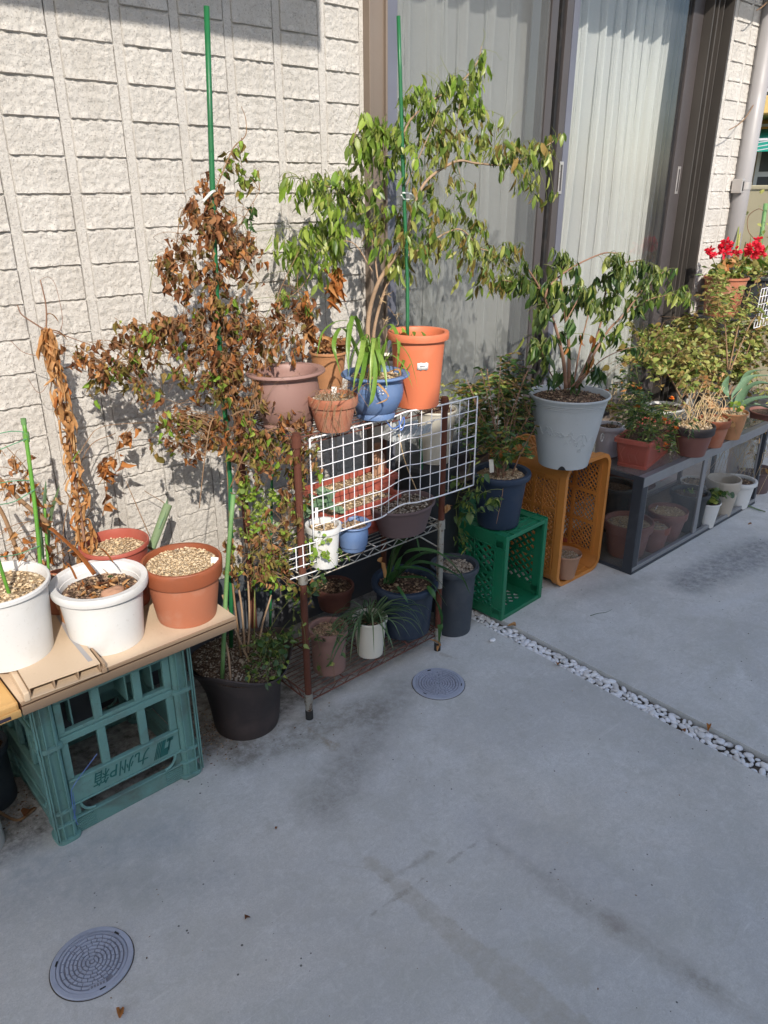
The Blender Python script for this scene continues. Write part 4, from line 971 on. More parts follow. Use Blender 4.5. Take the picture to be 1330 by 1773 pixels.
# slanted characters: shear the text a little
sh = Matrix(((1, .22, 0, 0), (0, 1, 0, 0), (0, 0, 1, 0), (0, 0, 0, 1)))
text_part('\u4e5d\u5ddeP\u7bb1', .047, facemt(tx, CY0+.0072, tz) @ sh, cr, 'tealtext', sx=.92)
b = MB()
def par_(x0, x1, z0, z1, s): # slanted bars of the emblem
    k = s; vs = [(x0, z0), (x1, z0), (x1+k, z1), (x0+k, z1)]
    y0 = CY0+.0066; b.add([(x, y0, z) for x, z in vs]+[(x, y0+.001, z) for x, z in vs], [(0, 1, 2, 3), (7, 6, 5, 4), (0, 4, 5, 1), (1, 5, 6, 2), (2, 6, 7, 3), (3, 7, 4, 0)])
ex = CX0+.268; za, zb = CH*.255, CH*.368
for k, wd in ((0, .0016), (.0042, .0022), (.0092, .0028)): par_(ex+k, ex+k+wd, za, zb, .016)
par_(ex+.0145, ex+.024, za, zb, .016)
par_(ex+.0242, ex+.0388, za, za+(zb-za)*.45, .0065); par_(ex+.040, ex+.0445, za+(zb-za)*.25, za+(zb-za)*.95, .009); par_(ex+.0405, ex+.058, zb-(zb-za)*.2, zb, .003)
b.build('emblem', 'tealtext', cr)
b = MB().tube(spline([(0.486,1.6,0.211), (0.414,1.583,0.166), (0.403,1.58,0.139), (0.402,1.58,0.066), (0.406,1.585,0.045)]),   .0010, n=5); b.tube(spline([(0.408,1.582,0.149), (0.406,1.581,0.1), (0.398,1.582,0.071)]), .0008, n=5)
tag(b.build('blue_string', 'bluetie', None), 'blue plastic string knotted round the left post of the teal crate', 'string')
MB().box(CX0+.06, CX0+.17, CY0+.06, CY0+.065, .28, .40).build('dark_rag', 'black', None); tag(bpy.data.objects['dark_rag'], 'black cloth hanging inside the teal crate behind its upper left opening', 'cloth')
# boards
bt = CH+.002
T = thing('hollow_board', 'long beige hollow plastic board laid over the teal crate and carrying the terracotta pots', 'board', (.6, 1.7, bt))
BY0 = 1.563
b = MB(); b.box(.335, .885, BY0+.002, 1.94, bt+.030, bt+.034); b.build('board_top', 'boardm', T)
b = MB(); b.box(.335, .885, BY0+.003, 1.94, bt, bt+.004); b.build('board_bottom', 'boarde', T)
b = MB(); b.box(.335, .885, BY0-.002, BY0+.002, bt, bt+.022); b.box(.335, .885, BY0-.004, BY0+.0, bt+.0275, bt+.036); b.build('board_lip', 'boarde', T, bevel=.001)
b = MB(); b.box(.34, .88, BY0+.006, BY0+.009, bt+.004, bt+.03)
for k in range(8): b.box(.336+k*.078, .339+k*.078, BY0+.01, 1.939, bt+.004, bt+.03)
b.build('board_rib', 'boardin', T)
T = thing('short_hollow_board', 'short beige hollow board lying across the long one between the two white pots', 'board', (.45, 1.6, bt+.036))
zt = bt+.037
ang = Matrix.Translation((.438, 1.552, zt)) @ Matrix.Rotation(math.radians(-4), 4, 'Z')
b = MB(); b.box(-.082, .075, 0, .30, .026, .029, ang); b.build('board_top', 'boardm', T)
b = MB(); b.box(-.082, .075, 0.0, .30, 0.0, .003, ang); b.build('board_bottom', 'boardm', T)
b = MB()
for x in (-.082, -.03, .023, .0725): b.box(x, x+.0025, .001, .30, .003, .026, ang)
b.box(-.079, .073, .055, .058, .003, .026, ang); b.build('board_rib', 'boarde', T)
b = MB(); b.box(-.096, -.0825, -.004, .30, -.002, .022, ang); b.build('side_rail', 'boardm', T, bevel=.003)
b = MB(); b.box(.076, .088, -.003, .29, .0, .012, ang); b.box(.080, .086, -.0, .28, .012, .024, ang); b.build('side_rail', 'boarde', T, bevel=.001)
b = MB(); b.add([ang @ Vector(p) for p in ((.055, .02, .0295), (.066, .02, .0295), (.062, .15, .0295), (.068, .28, .0295), (.060, .28, .0295), (.052, .15, .0295))], [(0, 1, 2, 3, 4, 5)]); b.build('peeled_strip', 'pipe', T)
T = thing('timber_plank', 'yellow timber plank end at the left edge under the leftmost white pot', 'plank', (.2, 1.7, bt))
b = MB(); b.box(-.6, .332, 1.567, 1.95, bt+.004, bt+.036); b.build('plank', 'pine', T, bevel=.006)
b = MB(); b.box(-.6, .332, 1.562, 1.5665, bt+.0, bt+.018); b.build('plank_lip', 'pine', T, bevel=.001)
b = MB(); b.box(.285, .31, 1.5612, 1.5619, bt+.004, bt+.012); b.build('ink_mark', 'ink', T)

# --- pots on the boards (surface z about .461)
BZ = bt+.0345
tA = pot('potted_lily', 'leftmost white pot with green lily stems and a green stake', (0.38,1.735,0.492,0.1853,0.1134,0.0906), 'thin', 'white', 'soilgr', .12, 'gtan', 420, .0045, 'white plastic pots on the boards', cat='potted plant')
tB = pot('white_pot', 'white pot with a thick rim holding bark soil and a flat stone on the boards', (0.592,1.69,0.4615,0.1668,0.1155,0.086), 'lip', 'white', 'soil', .19, 'gbark', 420, .004, 'white plastic pots on the boards')
tC = pot('terracotta_pot', 'terracotta pot with a darker band and pale gravel at the right end of the boards', (0.797,1.66,0.4615,0.1627,0.1036,0.0754), 'band', 'terra', 'soilgr', .07, 'gtan', 1500, .0026, rimmat='terra2')
tD = pot('red_pot', 'reddish pot of gravel behind the thick rimmed white pot', (0.7,1.842,0.4615,0.1796,0.0905,0.073), 'thin', 'red', 'soilgr', .14, 'gtan', 700, .003)
tE_ = pot('terracotta_pot', 'small terracotta pot tucked behind and between the two white pots', (0.561,1.872,0.4615,0.105,0.0693,0.0538), 'band', 'terra', 'soil', .12, 'gbark', 120, .004)
tE2 = pot('terracotta_pot', 'faded terracotta pot half hidden behind the thick rimmed white pot', (0.561,1.789,0.4615,0.0928,0.0484,0.0418), 'band', 'tan2', 'soil', .12)
# label in C, stone and sticks in B
def tagcard(T, P, w, h, lean, rz, name='plant_label', mat='paper', marks=True):
    mt = Matrix.Translation(P) @ Matrix.Rotation(rz, 4, 'Z') @ Matrix.Rotation(lean, 4, 'Y')
    o = MB().box(-w/2, w/2, -.0004, .0004, 0, h, mt).build(name, mat, T, bevel=.0003)
    if marks:
        b = MB()
        for k in range(4): b.box(-w*.3, -w*.3+w*U(.3, .6), -.0008, -.00045, h*(.5+.1*k), h*(.5+.1*k)+.0008, mt)
        b.build('label_mark', 'ink', o)
    return o
tagcard(tC, (0.856,1.6,0.598), .019, .034, .12, -.7, marks=False)
fl_ = MB().lathe([(.0, .010), (.012, .0095), (.021, .006), (.024, 0), (.02, -.004)], 22, (0, 0, 0), ex=1.25, ey=.9, wav=lambda a, z, r: .0012*math.sin(3*a)); P = top(tB)+Vector((.012, -.045, .008))
o = fl_.build('flat_stone', 'tan', tB, world=False, smooth=True); o.location = P-OFF[tB.name]
def stick(T, pts, r0, r1, mat='straw', name='dead_stem'):
    return MB().tube(spline(pts), r0, r1, 6).build(name, mat, T, smooth=True)
b = MB(); b.ribbon(spline([(0.558,1.62,0.678), (0.54,1.65,0.726), (0.507,1.68,0.781), (0.5,1.69,0.79)]), .011, .8, prof=lambda f: 1-.2*f); o = b.build('dry_stalk', 'lrust', tB, smooth=True, solid=.002)
b = MB(); b.ribbon(spline([(0.614,1.64,0.682), (0.6,1.65,0.713), (0.59,1.65,0.724)]), .008, .7); b.build('dry_stalk', 'lrust', tB, smooth=True)
b = MB(); b.ribbon(spline([(0.508,1.6,0.693), (0.502,1.6,0.72), (0.495,1.6,0.737)]), .014, .5, prof=lambda f: 1); b.build('dry_stalk', 'lrust', tB, smooth=True)
emit(tB, [(leafmatrix(top(tB)+Vector((U(-.05, .05), U(-.05, .05), .006)), (U(-1, 1), U(-1, 1), U(0, .6)), (U(-1, 1), U(-1, 1), 1), U(.012, .03), .5), 'crumple', rnd.randrange(5), rnd.choice(['lrust', 'lbrown', 'lstraw']), 1) for _ in range(26)], 300, 'dead_leaf')
b = MB()
for _ in range(14):
    p = top(tB)+Vector((U(-.06, .06), U(-.06, .06), .004)); a = U(0, 6); b.tube(spline([p, p+Vector((math.cos(a)*.012, math.sin(a)*.012, U(.008, .02))), p+Vector((math.cos(a)*.03, math.sin(a)*.03, U(-.002, .02)))], 4), .0009, .0006, 4)
stuff(b.build('root_bits', 'twig', tB))
emit(tB, [(leafmatrix((0.586,1.615,0.663), (1, -.3, .1), (0, 0, 1), .014), 'round', 0, 'ldark', 1)], 5, 'green_leaf')

# lily in pot A
zt = top(tA)
def blade(T, pts, w, mat, name='leaf', fold=.3, n=6, tw=0.0, side=None, prof=None):
    return MB().ribbon(spline(pts, n), w, fold, side, prof, tw).build(name, mat, T, smooth=True)
stick(tA, [(0.392,1.7,0.647), (0.386,1.7,0.722), (0.382,1.7,0.802)], .0042, .0038, 'greenstem', 'lily_stem')
stick(tA, [(0.507,1.78,0.646), (0.522,1.8,0.724), (0.534,1.81,0.794)], .0035, .003, 'greenstem', 'lily_stem')
for pts, w_ in (([(0.519,1.82,0.647), (0.549,1.83,0.753), (0.589,1.84,0.834)], .014), ([(0.512,1.82,0.661), (0.525,1.84,0.772), (0.529,1.84,0.828)], .010), ([(0.523,1.83,0.666), (0.54,1.83,0.786), (0.561,1.85,0.85)], .009), ([(0.506,1.8,0.683), (0.505,1.8,0.768), (0.508,1.8,0.834)], .008)):
    blade(tA, pts, w_, 'lspider')
emit(tA, [(leafmatrix((0.511,1.78,0.719), (.1, 0, -1), (0, -1, .2), .05, .5), 'crumple', 1, 'lbrown', 1), (leafmatrix((0.509,1.78,0.773), (.3, 0, -1), (0, -1, .2), .04, .6), 'crumple', 2, 'lbrown', 1)], 9, 'dead_leaf')
# short stake with clips and green twine
T = thing('garden_stake', 'short bright green stake in the leftmost white pot with a clip near its top', 'stake', (0.475,1.76,0.614))
MB().tube(spline([(0.477,1.76,0.61), (0.498,1.78,0.738), (0.514,1.8,0.876), (0.527,1.82,1.012)]), .0047, .0047, 10).build('pole', 'greenstem', T, smooth=True)
MB().tube([(0.526,1.82,1.003), (0.527,1.82,1.017)], .0062, n=12).build('cap', 'stakelt', T)
b = MB().tube([(0.524,1.818,0.962), (0.526,1.818,0.985)], .0075, n=12); b.box(0, 0.001, 0, 0.001, 0, 0.001, Matrix.Translation((0.525,1.8,0.98))); b.build('clip', 'stakelt', T)
b = MB()
for pts in ([(0.454,1.8,0.998), (0.494,1.81,0.995), (0.524,1.815,0.986)], [(0.442,1.78,0.965), (0.483,1.79,0.97), (0.523,1.81,0.971)], [(0.409,1.74,0.857), (0.46,1.77,0.844), (0.513,1.79,0.853)], [(0.377,1.7,0.754), (0.435,1.74,0.728), (0.494,1.77,0.72)], [(0.428,1.78,0.892), (0.482,1.8,0.881), (0.517,1.81,0.87)]):
    b.tube(spline(pts), .0012, n=5)
tag(b.build('garden_twine', 'twine', None), 'pale green twine strung from the short stake at the left', 'twine')
# dry twiggy stems around it
T = thing('dead_shrub', 'tangle of dry reddish twigs and curled leaves at the far left against the wall', 'dead plant', (0.494,1.86,0.6))
b = MB()
for pts, r in (([(0.466,1.84,0.642), (0.455,1.86,0.77), (0.434,1.87,0.848)], .006), ([(0.531,1.8,0.76), (0.491,1.82,0.818), (0.447,1.84,0.896)], .0065), ([(0.496,1.86,0.616), (0.545,1.9,0.731), (0.544,1.92,0.851), (0.505,1.93,0.932)], .0014),
               ([(0.571,1.88,0.582), (0.604,1.9,0.714), (0.699,1.93,0.874), (0.79,1.95,0.898)], .0014), ([(0.56,1.88,0.603), (0.518,1.88,0.698), (0.441,1.85,0.709)], .0012), ([(0.496,1.84,0.655), (0.46,1.85,0.742), (0.419,1.85,0.732)], .0012), ([(0.545,1.87,0.628), (0.622,1.9,0.659), (0.69,1.93,0.713)], .0012), ([(0.559,1.86,0.644), (0.567,1.88,0.779), (0.544,1.9,0.81)], .0012)):
    b.tube(spline(pts), r, r*.7, 5)
b.build('stem', 'twig', T, smooth=True)
foliage(T, spline([(0.539,1.84,0.657), (0.522,1.84,0.803), (0.479,1.84,0.931)]), [(*(0.5,1.86,0.907,0.0631,0.048), 22), (*(0.489,1.84,0.842,0.0633,0.0481), 22), (*(0.53,1.83,0.789,0.0485,0.0632), 30), (*(0.428,1.8,0.723,0.0391,0.034), 18), (*(0.567,1.86,0.649,0.051,0.0518), 16)], 'crumple', ['lrust', 'lstraw', 'lbrown'], .021, 3, .6, 'twig', .0009, 300, .12)

# dead lily with hanging strap leaves
T = thing('dead_lily', 'tall dead lily stem hung with brown twisted strap leaves against the wall', 'dead plant', (0.63,1.86,0.62))
spine = spline([(0.63,1.86,0.595), (0.639,1.88,0.743), (0.647,1.9,0.924), (0.645,1.9,1.071), (0.64,1.9,1.17), (0.638,1.9,1.191)], 8)
MB().tube(spine, .004, .0028, 7).build('stem', 'bark2', T, smooth=True)
b = MB()
for pts, r in (([(0.638,1.9,1.191), (0.644,1.89,1.251), (0.638,1.88,1.312)], .0022), ([(0.643,1.9,1.19), (0.615,1.9,1.213), (0.59,1.9,1.236), (0.584,1.9,1.258)], .0022),
               ([(0.648,1.9,1.169), (0.679,1.9,1.207), (0.682,1.91,1.286), (0.669,1.91,1.313), (0.639,1.89,1.31)], .0008), ([(0.644,1.9,1.194), (0.677,1.9,1.179), (0.75,1.9,1.142)], .0016), ([(0.655,1.92,1.126), (0.599,1.95,1.138), (0.569,1.95,1.172)], .001), ([(0.657,1.93,1.093), (0.619,1.96,1.036), (0.595,1.96,1.076)], .0009)):
    b.tube(spline(pts), r, r*.6, 5)
b.build('side_stem', 'bark2', T, smooth=True)
n = len(spine)
for k in range(150):
    t = (k+.5)/150; P = spine[min(n-1, int(t*(n-1)))]; a = U(0, 6.28); l = U(.04, .085)
    o_ = Vector((math.cos(a)*.014*(1.3-t), math.sin(a)*.013-.003, .008)); e = P+o_*U(.5, 1.7)+Vector((U(-.012, .012), U(-.01, .005), -l))
    blade(T, [P, P+o_, P+o_*1.2+Vector((U(-.012, .012), 0, -l*.5)), e], U(.006, .0135), rnd.choice(['lstraw', 'lstraw', 'lrust', 'lstraw']), 'leaf', .6, 4, U(-2.5, 2.5))
blade(T, [(0.639,1.9,1.184), (0.626,1.89,1.173), (0.613,1.89,1.145), (0.607,1.89,1.128)], .02, 'lstraw', 'leaf', .7)
blade(T, [(0.649,1.9,1.092), (0.628,1.89,1.076), (0.606,1.89,1.065)], .012, 'lstraw', 'leaf', .5)
blade(T, [(0.644,1.9,1.23), (0.658,1.9,1.229), (0.671,1.9,1.21)], .008, 'lstraw', 'leaf', .5)
blade(T, [(0.645,1.9,1.193), (0.665,1.9,1.188), (0.686,1.9,1.164)], .010, 'lstraw', 'leaf', .5)
blade(T, [(0.639,1.88,0.869), (0.654,1.88,0.884), (0.667,1.88,0.897)], .006, 'lblade', 'leaf', .5)
# thin hanging dead sprigs near the wall
T = thing('dead_sprig', 'thin dead vine sprigs hanging on the wall above the reddish gravel pot', 'dead plant', (0.752,1.9,0.619))
b = MB()
for pts in ([(0.824,1.9,0.605), (0.814,1.93,0.679), (0.8,1.95,0.759)], [(0.616,1.9,0.807), (0.702,1.93,0.897), (0.758,1.94,0.926), (0.89,1.94,0.91), (1.003,1.93,0.888)], [(0.715,1.93,0.773), (0.763,1.93,0.827), (0.79,1.93,0.895)], [(0.714,1.93,0.684), (0.735,1.93,0.751), (0.739,1.93,0.8)], [(0.843,1.9,0.59), (0.912,1.95,0.645), (0.858,1.97,0.708)]):
    b.tube(spline(pts), .0013, .0009, 4)
b.build('stem', 'twig', T)
foliage(T, spline([(0.732,1.93,0.785), (0.773,1.93,0.842), (0.807,1.92,0.909)]), [(*(0.759,1.92,0.823,0.0214,0.0542), 24), (*(0.813,1.92,0.908,0.0285,0.0387), 24), (*(0.728,1.92,0.838,0.0176,0.0382), 12), (*(0.715,1.93,0.689,0.0145,0.0283), 4)], 'crumple', ['lrust', 'lbrown', 'lrust'], .028, 4, .9, 'twig', .0009, 300, .1, flat=.02)
# cut stem standing in pot D
T = thing('cut_stem', 'thick grey green cut stem leaning at the back of the gravel pots', 'plant stem', (0.853,1.9,0.596))
MB().tube([(0.808,1.86,0.579), (0.841,1.88,0.612), (0.871,1.895,0.647), (0.894,1.905,0.674)], .0115, .0125, 9).build('stalk', 'cutstem', T, angle=40)
b = MB(); b.ribbon([(0.843,1.87,0.627), (0.868,1.885,0.651), (0.888,1.9,0.678), (0.892,1.9,0.698)], .008, .5); b.build('peeling_skin', 'laloe', T)

# pots seen under the plank at the left edge
pot('white_pot', 'white pot cut by the left edge of the photo on the floor under the plank', (0.209,1.728,0,0.2723,0.0623,0.0574), 'lip', 'white', 'soil', .1)
pot('grey_pot', 'blue grey pot on the floor at the left edge behind the floor standing white pot', (0.285,1.875,0,0.1809,0.0672,0.0603), 'lip', 'slate', 'soil', .1)
tag(MB().tube(spline([(0.276,1.822,0.008), (0.307,1.748,0.006), (0.353,1.754,0.01)]), .004, .003, 6).build('dry_stalk', 'twig', None), 'short dry stalk on the floor behind the teal crate at the left', 'stalk')

# =================================================================== BIG POT AND WIRE RACK
def heartfl(a, z): return .035*math.sin(3*a+.6)*max(0, (z-.12)/.13)
tBig = pot('big_dark_pot', 'large dark brown pot with a wavy rim between the teal crate and the rack', (0.97,1.699,0,0.2445,0.1618,0.0959), 'bell', 'dkbrown', 'soil', .06, 'ggrey', 900, .0035, fl=lambda a, z: .07*math.sin(3*a+.9)*max(0, min(1, (z-.08)/.15)), wav=lambda a, z, r: .016*math.sin(3*a+2.4)*max(0, min(1, (z-.12)/.1)))
tb = top(tBig)
b = MB()
for pts in ([(0.981,1.66,0.198), (0.943,1.68,0.353), (0.927,1.7,0.454)], [(0.984,1.7,0.238), (0.996,1.72,0.382), (0.988,1.72,0.479)], [(0.994,1.7,0.233), (1.021,1.72,0.352), (1.037,1.74,0.492)], [(1.031,1.7,0.237), (1.076,1.74,0.282), (1.12,1.75,0.361)], [(0.884,1.62,0.225), (0.895,1.64,0.306), (0.891,1.66,0.374), (0.9,1.68,0.436)]):
    b.tube(spline(pts), .0036, .0028, 6)
b.build('stem', 'bark', tBig, smooth=True)
# stakes
def stake(label, pts, r, mat='stake', grp=None):
    T = thing('garden_stake', label, 'stake', pts[0], 'green plant stakes')
    MB().tube(spline(pts, 3), r, r, 12).build('pole', mat, T, smooth=True)
    nb_ = MB(); P = spline(pts, 3)
    for k in range(int((Vector(pts[-1])-Vector(pts[0])).length/.045)):
        q = Vector(pts[0]).lerp(Vector(pts[-1]), (k+.5)*.045/max(.05, (Vector(pts[-1])-Vector(pts[0])).length)); a = k*2.3
        stone(nb_, q+Vector((math.cos(a)*r, math.sin(a)*r, 0)), .0012)
    stuff(nb_.build('stake_pimple', mat, T)); return T
stake('tallest green stake rising beside the dead brown climber against the block wall', [(0.95,1.72,0.263), (1.005,1.74,0.769), (1.014,1.75,1.188), (1.059,1.76,1.881)], .0066)
stake('faded light green stake standing in the large dark pot', [(0.865,1.64,0.204), (0.915,1.65,0.515), (0.965,1.66,0.759)], .0062, 'stakelt')
stake('thin green stake behind the withered climber near the rack', [(1.125,1.78,0.201), (1.163,1.79,0.586), (1.209,1.8,1.033)], .0042)
stake('green stake standing behind the middle rack shelf', [(1.868,1.84,0.256), (1.854,1.84,0.529), (1.842,1.84,0.685)], .0055)
T = tag(MB().tube(spline([(1,1.745,1.477), (1.017,1.735,1.495), (1.033,1.745,1.499)]), .0035, n=6).build('plant_tie', 'whitetie', None), 'white twist tie holding the dead climber to the tallest green stake', 'plant tie')

# brown climber, nearly dead
TC = thing('dead_climber', 'nearly dead climber with masses of crumpled brown leaves around the tallest stake', 'climbing plant', tb)
sk = []
def limb(b, pts, r0, r1, n=6):
    P = spline(pts, n); b.tube(P, r0, r1, 6); sk.extend(P); return P
b = MB()
limb(b, [(0.969,1.7,0.224), (0.974,1.72,0.484), (0.998,1.74,0.737), (1.007,1.75,0.978), (1.01,1.75,1.189), (1.019,1.75,1.356), (1.025,1.75,1.487)], .0034, .002)
limb(b, [(1.019,1.75,1.099), (0.943,1.76,1.195), (0.852,1.8,1.179), (0.754,1.84,1.093)], .0022, .0012)
limb(b, [(1.02,1.74,0.978), (0.953,1.72,1.198), (1.07,1.72,1.207), (1.226,1.74,1.167)], .002, .0012)
limb(b, [(1.025,1.75,1.481), (1.067,1.76,1.539), (1.117,1.78,1.598), (1.159,1.79,1.626), (1.169,1.8,1.665), (1.159,1.8,1.69)], .0018, .0008)
limb(b, [(1.018,1.75,1.409), (0.957,1.76,1.462), (0.929,1.77,1.372), (0.918,1.78,1.292)], .0014, .0009)
limb(b, [(1.018,1.75,1.315), (1.096,1.76,1.407), (1.185,1.78,1.5)], .0013, .0007)
limb(b, [(0.998,1.74,0.737), (1.041,1.66,0.896), (1.125,1.62,0.912), (1.168,1.58,0.839)], .0022, .0012)
limb(b, [(1,1.72,0.891), (0.938,1.68,0.967), (0.899,1.67,0.878), (0.873,1.68,0.739)], .0022, .0012)
limb(b, [(1.001,1.7,0.958), (1.03,1.66,0.976), (1.093,1.65,0.951), (1.159,1.62,0.831)], .0025, .0012)
limb(b, [(1.021,1.68,0.483), (1.069,1.65,0.606), (1.116,1.63,0.651), (1.137,1.58,0.608)], .002, .001)
limb(b, [(1.226,1.74,1.167), (1.22,1.78,1.225), (1.349,1.84,1.35)], .0014, .001)
b.build('vine_stem', 'twig', TC, smooth=True)
br = ['lbrown', 'lbrown', 'lrust', 'lbrown', 'lolive']; bo = ['lbrown', 'lolive', 'lbrown', 'lolive', 'llime']; go = ['lolive', 'llime', 'lolive', 'lgreen']
bl = [(*(1.05,1.75,1.513,0.0289,0.0279), 24, br), (*(1.125,1.77,1.572,0.036,0.037), 26, go), (*(1.177,1.79,1.541,0.0236,0.0322), 12, go), (*(1.142,1.78,1.439,0.0136,0.0177), 8, ['ldark']),
      (*(0.989,1.75,1.449,0.0509,0.0443), 70, br), (*(1.058,1.75,1.428,0.036,0.0498), 48, br), (*(0.957,1.75,1.372,0.0416,0.0529), 60, br), (*(0.896,1.77,1.348,0.0254,0.0552), 44, br), (*(0.972,1.75,1.291,0.0589,0.0484), 84, br), (*(1.066,1.75,1.333,0.0435,0.064), 84, br), (*(1.126,1.76,1.364,0.0238,0.0444), 36, br), (*(1.025,1.74,1.231,0.084,0.038), 70, bo),
      (*(0.805,1.8,1.163,0.0551,0.0422), 74, bo), (*(0.864,1.78,1.173,0.0589,0.0484), 90, br), (*(0.925,1.76,1.175,0.0662,0.0518), 110, br), (*(0.993,1.74,1.156,0.0709,0.0587), 130, br), (*(1.071,1.73,1.147,0.0691,0.0661), 130, br), (*(1.132,1.73,1.117,0.0425,0.0677), 70, br), (*(0.771,1.83,1.092,0.0427,0.0314), 44, bo), (*(0.726,1.85,1.124,0.0421,0.0366), 44, br), (*(0.702,1.87,1.146,0.0354,0.0252), 22, br), (*(0.746,1.85,1.064,0.0462,0.023), 22, go),
      (*(0.834,1.79,1.075,0.0464,0.0375), 46, bo), (*(0.889,1.77,1.099,0.0567,0.0377), 40, bo), (*(0.834,1.79,1.016,0.0168,0.0321), 12, bo), (*(0.956,1.75,1.063,0.0511,0.0504), 50, bo), (*(1.021,1.72,1.043,0.0691,0.0601), 110, br), (*(1.076,1.7,1.007,0.0598,0.0673), 90, br), (*(0.982,1.74,1.046,0.0378,0.0448), 24, go),
      (*(1.122,1.66,1.007,0.0493,0.052), 60, br), (*(1.13,1.64,0.914,0.0499,0.0775), 74, br), (*(0.859,1.8,0.918,0.0519,0.0572), 52, bo), (*(0.902,1.77,0.931,0.0485,0.0603), 54, br), (*(0.924,1.72,0.923,0.0343,0.0747), 46, br), (*(0.977,1.68,0.928,0.055,0.0658), 74, br), (*(1.041,1.66,0.896,0.0701,0.0762), 110, bo), (*(1.101,1.62,0.828,0.0536,0.0776), 80, bo), (*(1.139,1.58,0.829,0.0356,0.0682), 50, bo),
      (*(1.241,1.76,1.163,0.0256,0.0573), 34, br), (*(1.311,1.8,1.183,0.0302,0.0426), 30, br), (*(1.206,1.76,1.166,0.0217,0.0787), 30, br), (*(1.122,1.6,0.711,0.0474,0.0634), 60, bo), (*(1.066,1.64,0.663,0.066,0.0478), 54, bo), (*(1.048,1.68,0.825,0.0502,0.053), 40, bo),
      (*(0.996,1.66,0.572,0.0662,0.0544), 70, bo), (*(1.057,1.64,0.541,0.0673,0.0651), 70, bo), (*(1.099,1.62,0.479,0.0495,0.0662), 44, bo), (*(0.954,1.68,0.579,0.0402,0.054), 34, ['lstraw', 'lolive', 'lbrown'])]
foliage(TC, sk, bl, 'crumple', br, .0205, 6, .9, 'twig', .0008, 300, .15, dens=1.45, hang=.035, bare=.8)
T = thing('dead_leaf_cluster', 'rust orange cluster of dead leaves hanging below the green climber in front of the wall', 'dead plant', (1.491,1.86,1.244))
emit(T, [(leafmatrix(Vector((1.491,1.86,1.247))+Vector((U(-.018, .018), U(-.015, .015), U(-.045, .045))), (U(-.3, .3), U(-.3, .3), -1), (U(-1, 1), U(-1, 1), 0), U(.03, .05), .8), 'crumple', rnd.randrange(5), 'lrust', 1) for _ in range(34)])
T = thing('dead_leaf_cluster', 'rust brown dead leaf cluster hanging to the left of the grassy blue pot', 'dead plant', (1.354,1.84,1.174))
emit(T, [(leafmatrix(Vector((1.349,1.84,1.162))+Vector((U(-.014, .014)+k*.0006, U(-.015, .015), .05-k*.0026)), (U(-.3, .3), U(-.3, .3), -1), (U(-1, 1), U(-1, 1), 0), U(.025, .04), .8), 'crumple', rnd.randrange(5), rnd.choice(['lrust', 'lbrown']), 1) for k in range(42)])
MB().tube(spline([(1.492,1.86,1.277), (1.512,1.86,1.342), (1.528,1.85,1.406)]), .0012, .0008, 4).build('dead_twig', 'twig', bpy.data.objects['dead_leaf_cluster'])
MB().tube(spline([(1.351,1.84,1.108), (1.347,1.84,1.191), (1.348,1.86,1.254), (1.37,1.87,1.332)]), .0012, .0008, 4).build('dead_twig', 'twig', bpy.data.objects['dead_leaf_cluster.001'])
# lime climber and small shrub in the same pot
TV = thing('lime_vine', 'small leaved lime green vine climbing the rear rack leg', 'climbing plant', tb)
sk = []; b = MB()
limb(b, [(1.012,1.7,0.205), (1.046,1.72,0.459), (1.032,1.72,0.647), (1.057,1.73,0.759)], .002, .001)
limb(b, [(1.032,1.72,0.647), (1.116,1.71,0.697), (1.195,1.68,0.676)], .0014, .0008); limb(b, [(1.046,1.72,0.459), (1.117,1.64,0.539), (1.168,1.57,0.566)], .0014, .0008); limb(b, [(1.035,1.7,0.236), (1.094,1.62,0.405), (1.243,1.56,0.527)], .0014, .0008)
b.build('vine_stem', 'twiggr', TV)
foliage(TV, sk, [(*(1.032,1.71,0.728,0.0477,0.0383), 90), (*(1.088,1.7,0.672,0.0639,0.0523), 120), (*(1.137,1.66,0.635,0.0568,0.0494), 70), (*(1.028,1.7,0.645,0.0445,0.0387), 60), (*(1.15,1.57,0.608,0.0408,0.0323), 40), (*(1.164,1.56,0.877,0.0212,0.0307), 14), (*(1.14,1.56,0.561,0.0372,0.0421), 36), (*(1.212,1.56,0.546,0.0381,0.0232), 24), (*(1.093,1.62,0.554,0.0637,0.0489), 60, go), (*(1.062,1.64,0.466,0.0646,0.0495), 70, ['ldark', 'lgreen'])], 'round', ['llime', 'llime', 'lgreen'], .0125, 6, .4, 'twiggr', .0007, 300, .1)
TS = thing('leafy_sprout', 'dark green leafy sprout spilling over the rim of the large dark pot', 'plant', tb)
sk = spline([(1.018,1.68,0.192), (1.04,1.66,0.253), (1.059,1.64,0.274)])
foliage(TS, sk, [(*(0.967,1.62,0.294,0.0492,0.0428), 60), (*(1.022,1.6,0.289,0.065,0.0566), 110), (*(0.978,1.56,0.251,0.0488,0.0425), 60), (*(1.073,1.6,0.287,0.0466,0.0473), 50), (*(0.926,1.55,0.242,0.0185,0.0193), 14)], 'ovate', ['ldark', 'lgreen', 'ldark'], .018, 5, .4, 'twiggr', .0008, 300, .1)
TS = thing('spilling_vine', 'dark green ivy like vine trailing over the pots on the lowest rack shelf', 'climbing plant', (1.219,1.62,0.358))
sk = spline([(1.101,1.6,0.411), (1.192,1.58,0.461), (1.273,1.57,0.513)])
b = MB().tube(spline([(1.224,1.59,0.206), (1.216,1.575,0.133), (1.215,1.57,0.082)]), .0008, n=4); b.tube(spline([(1.1,1.58,0.285), (1.177,1.57,0.286), (1.266,1.57,0.239)]), .0008, n=4); b.build('vine_stem', 'twig', TS)
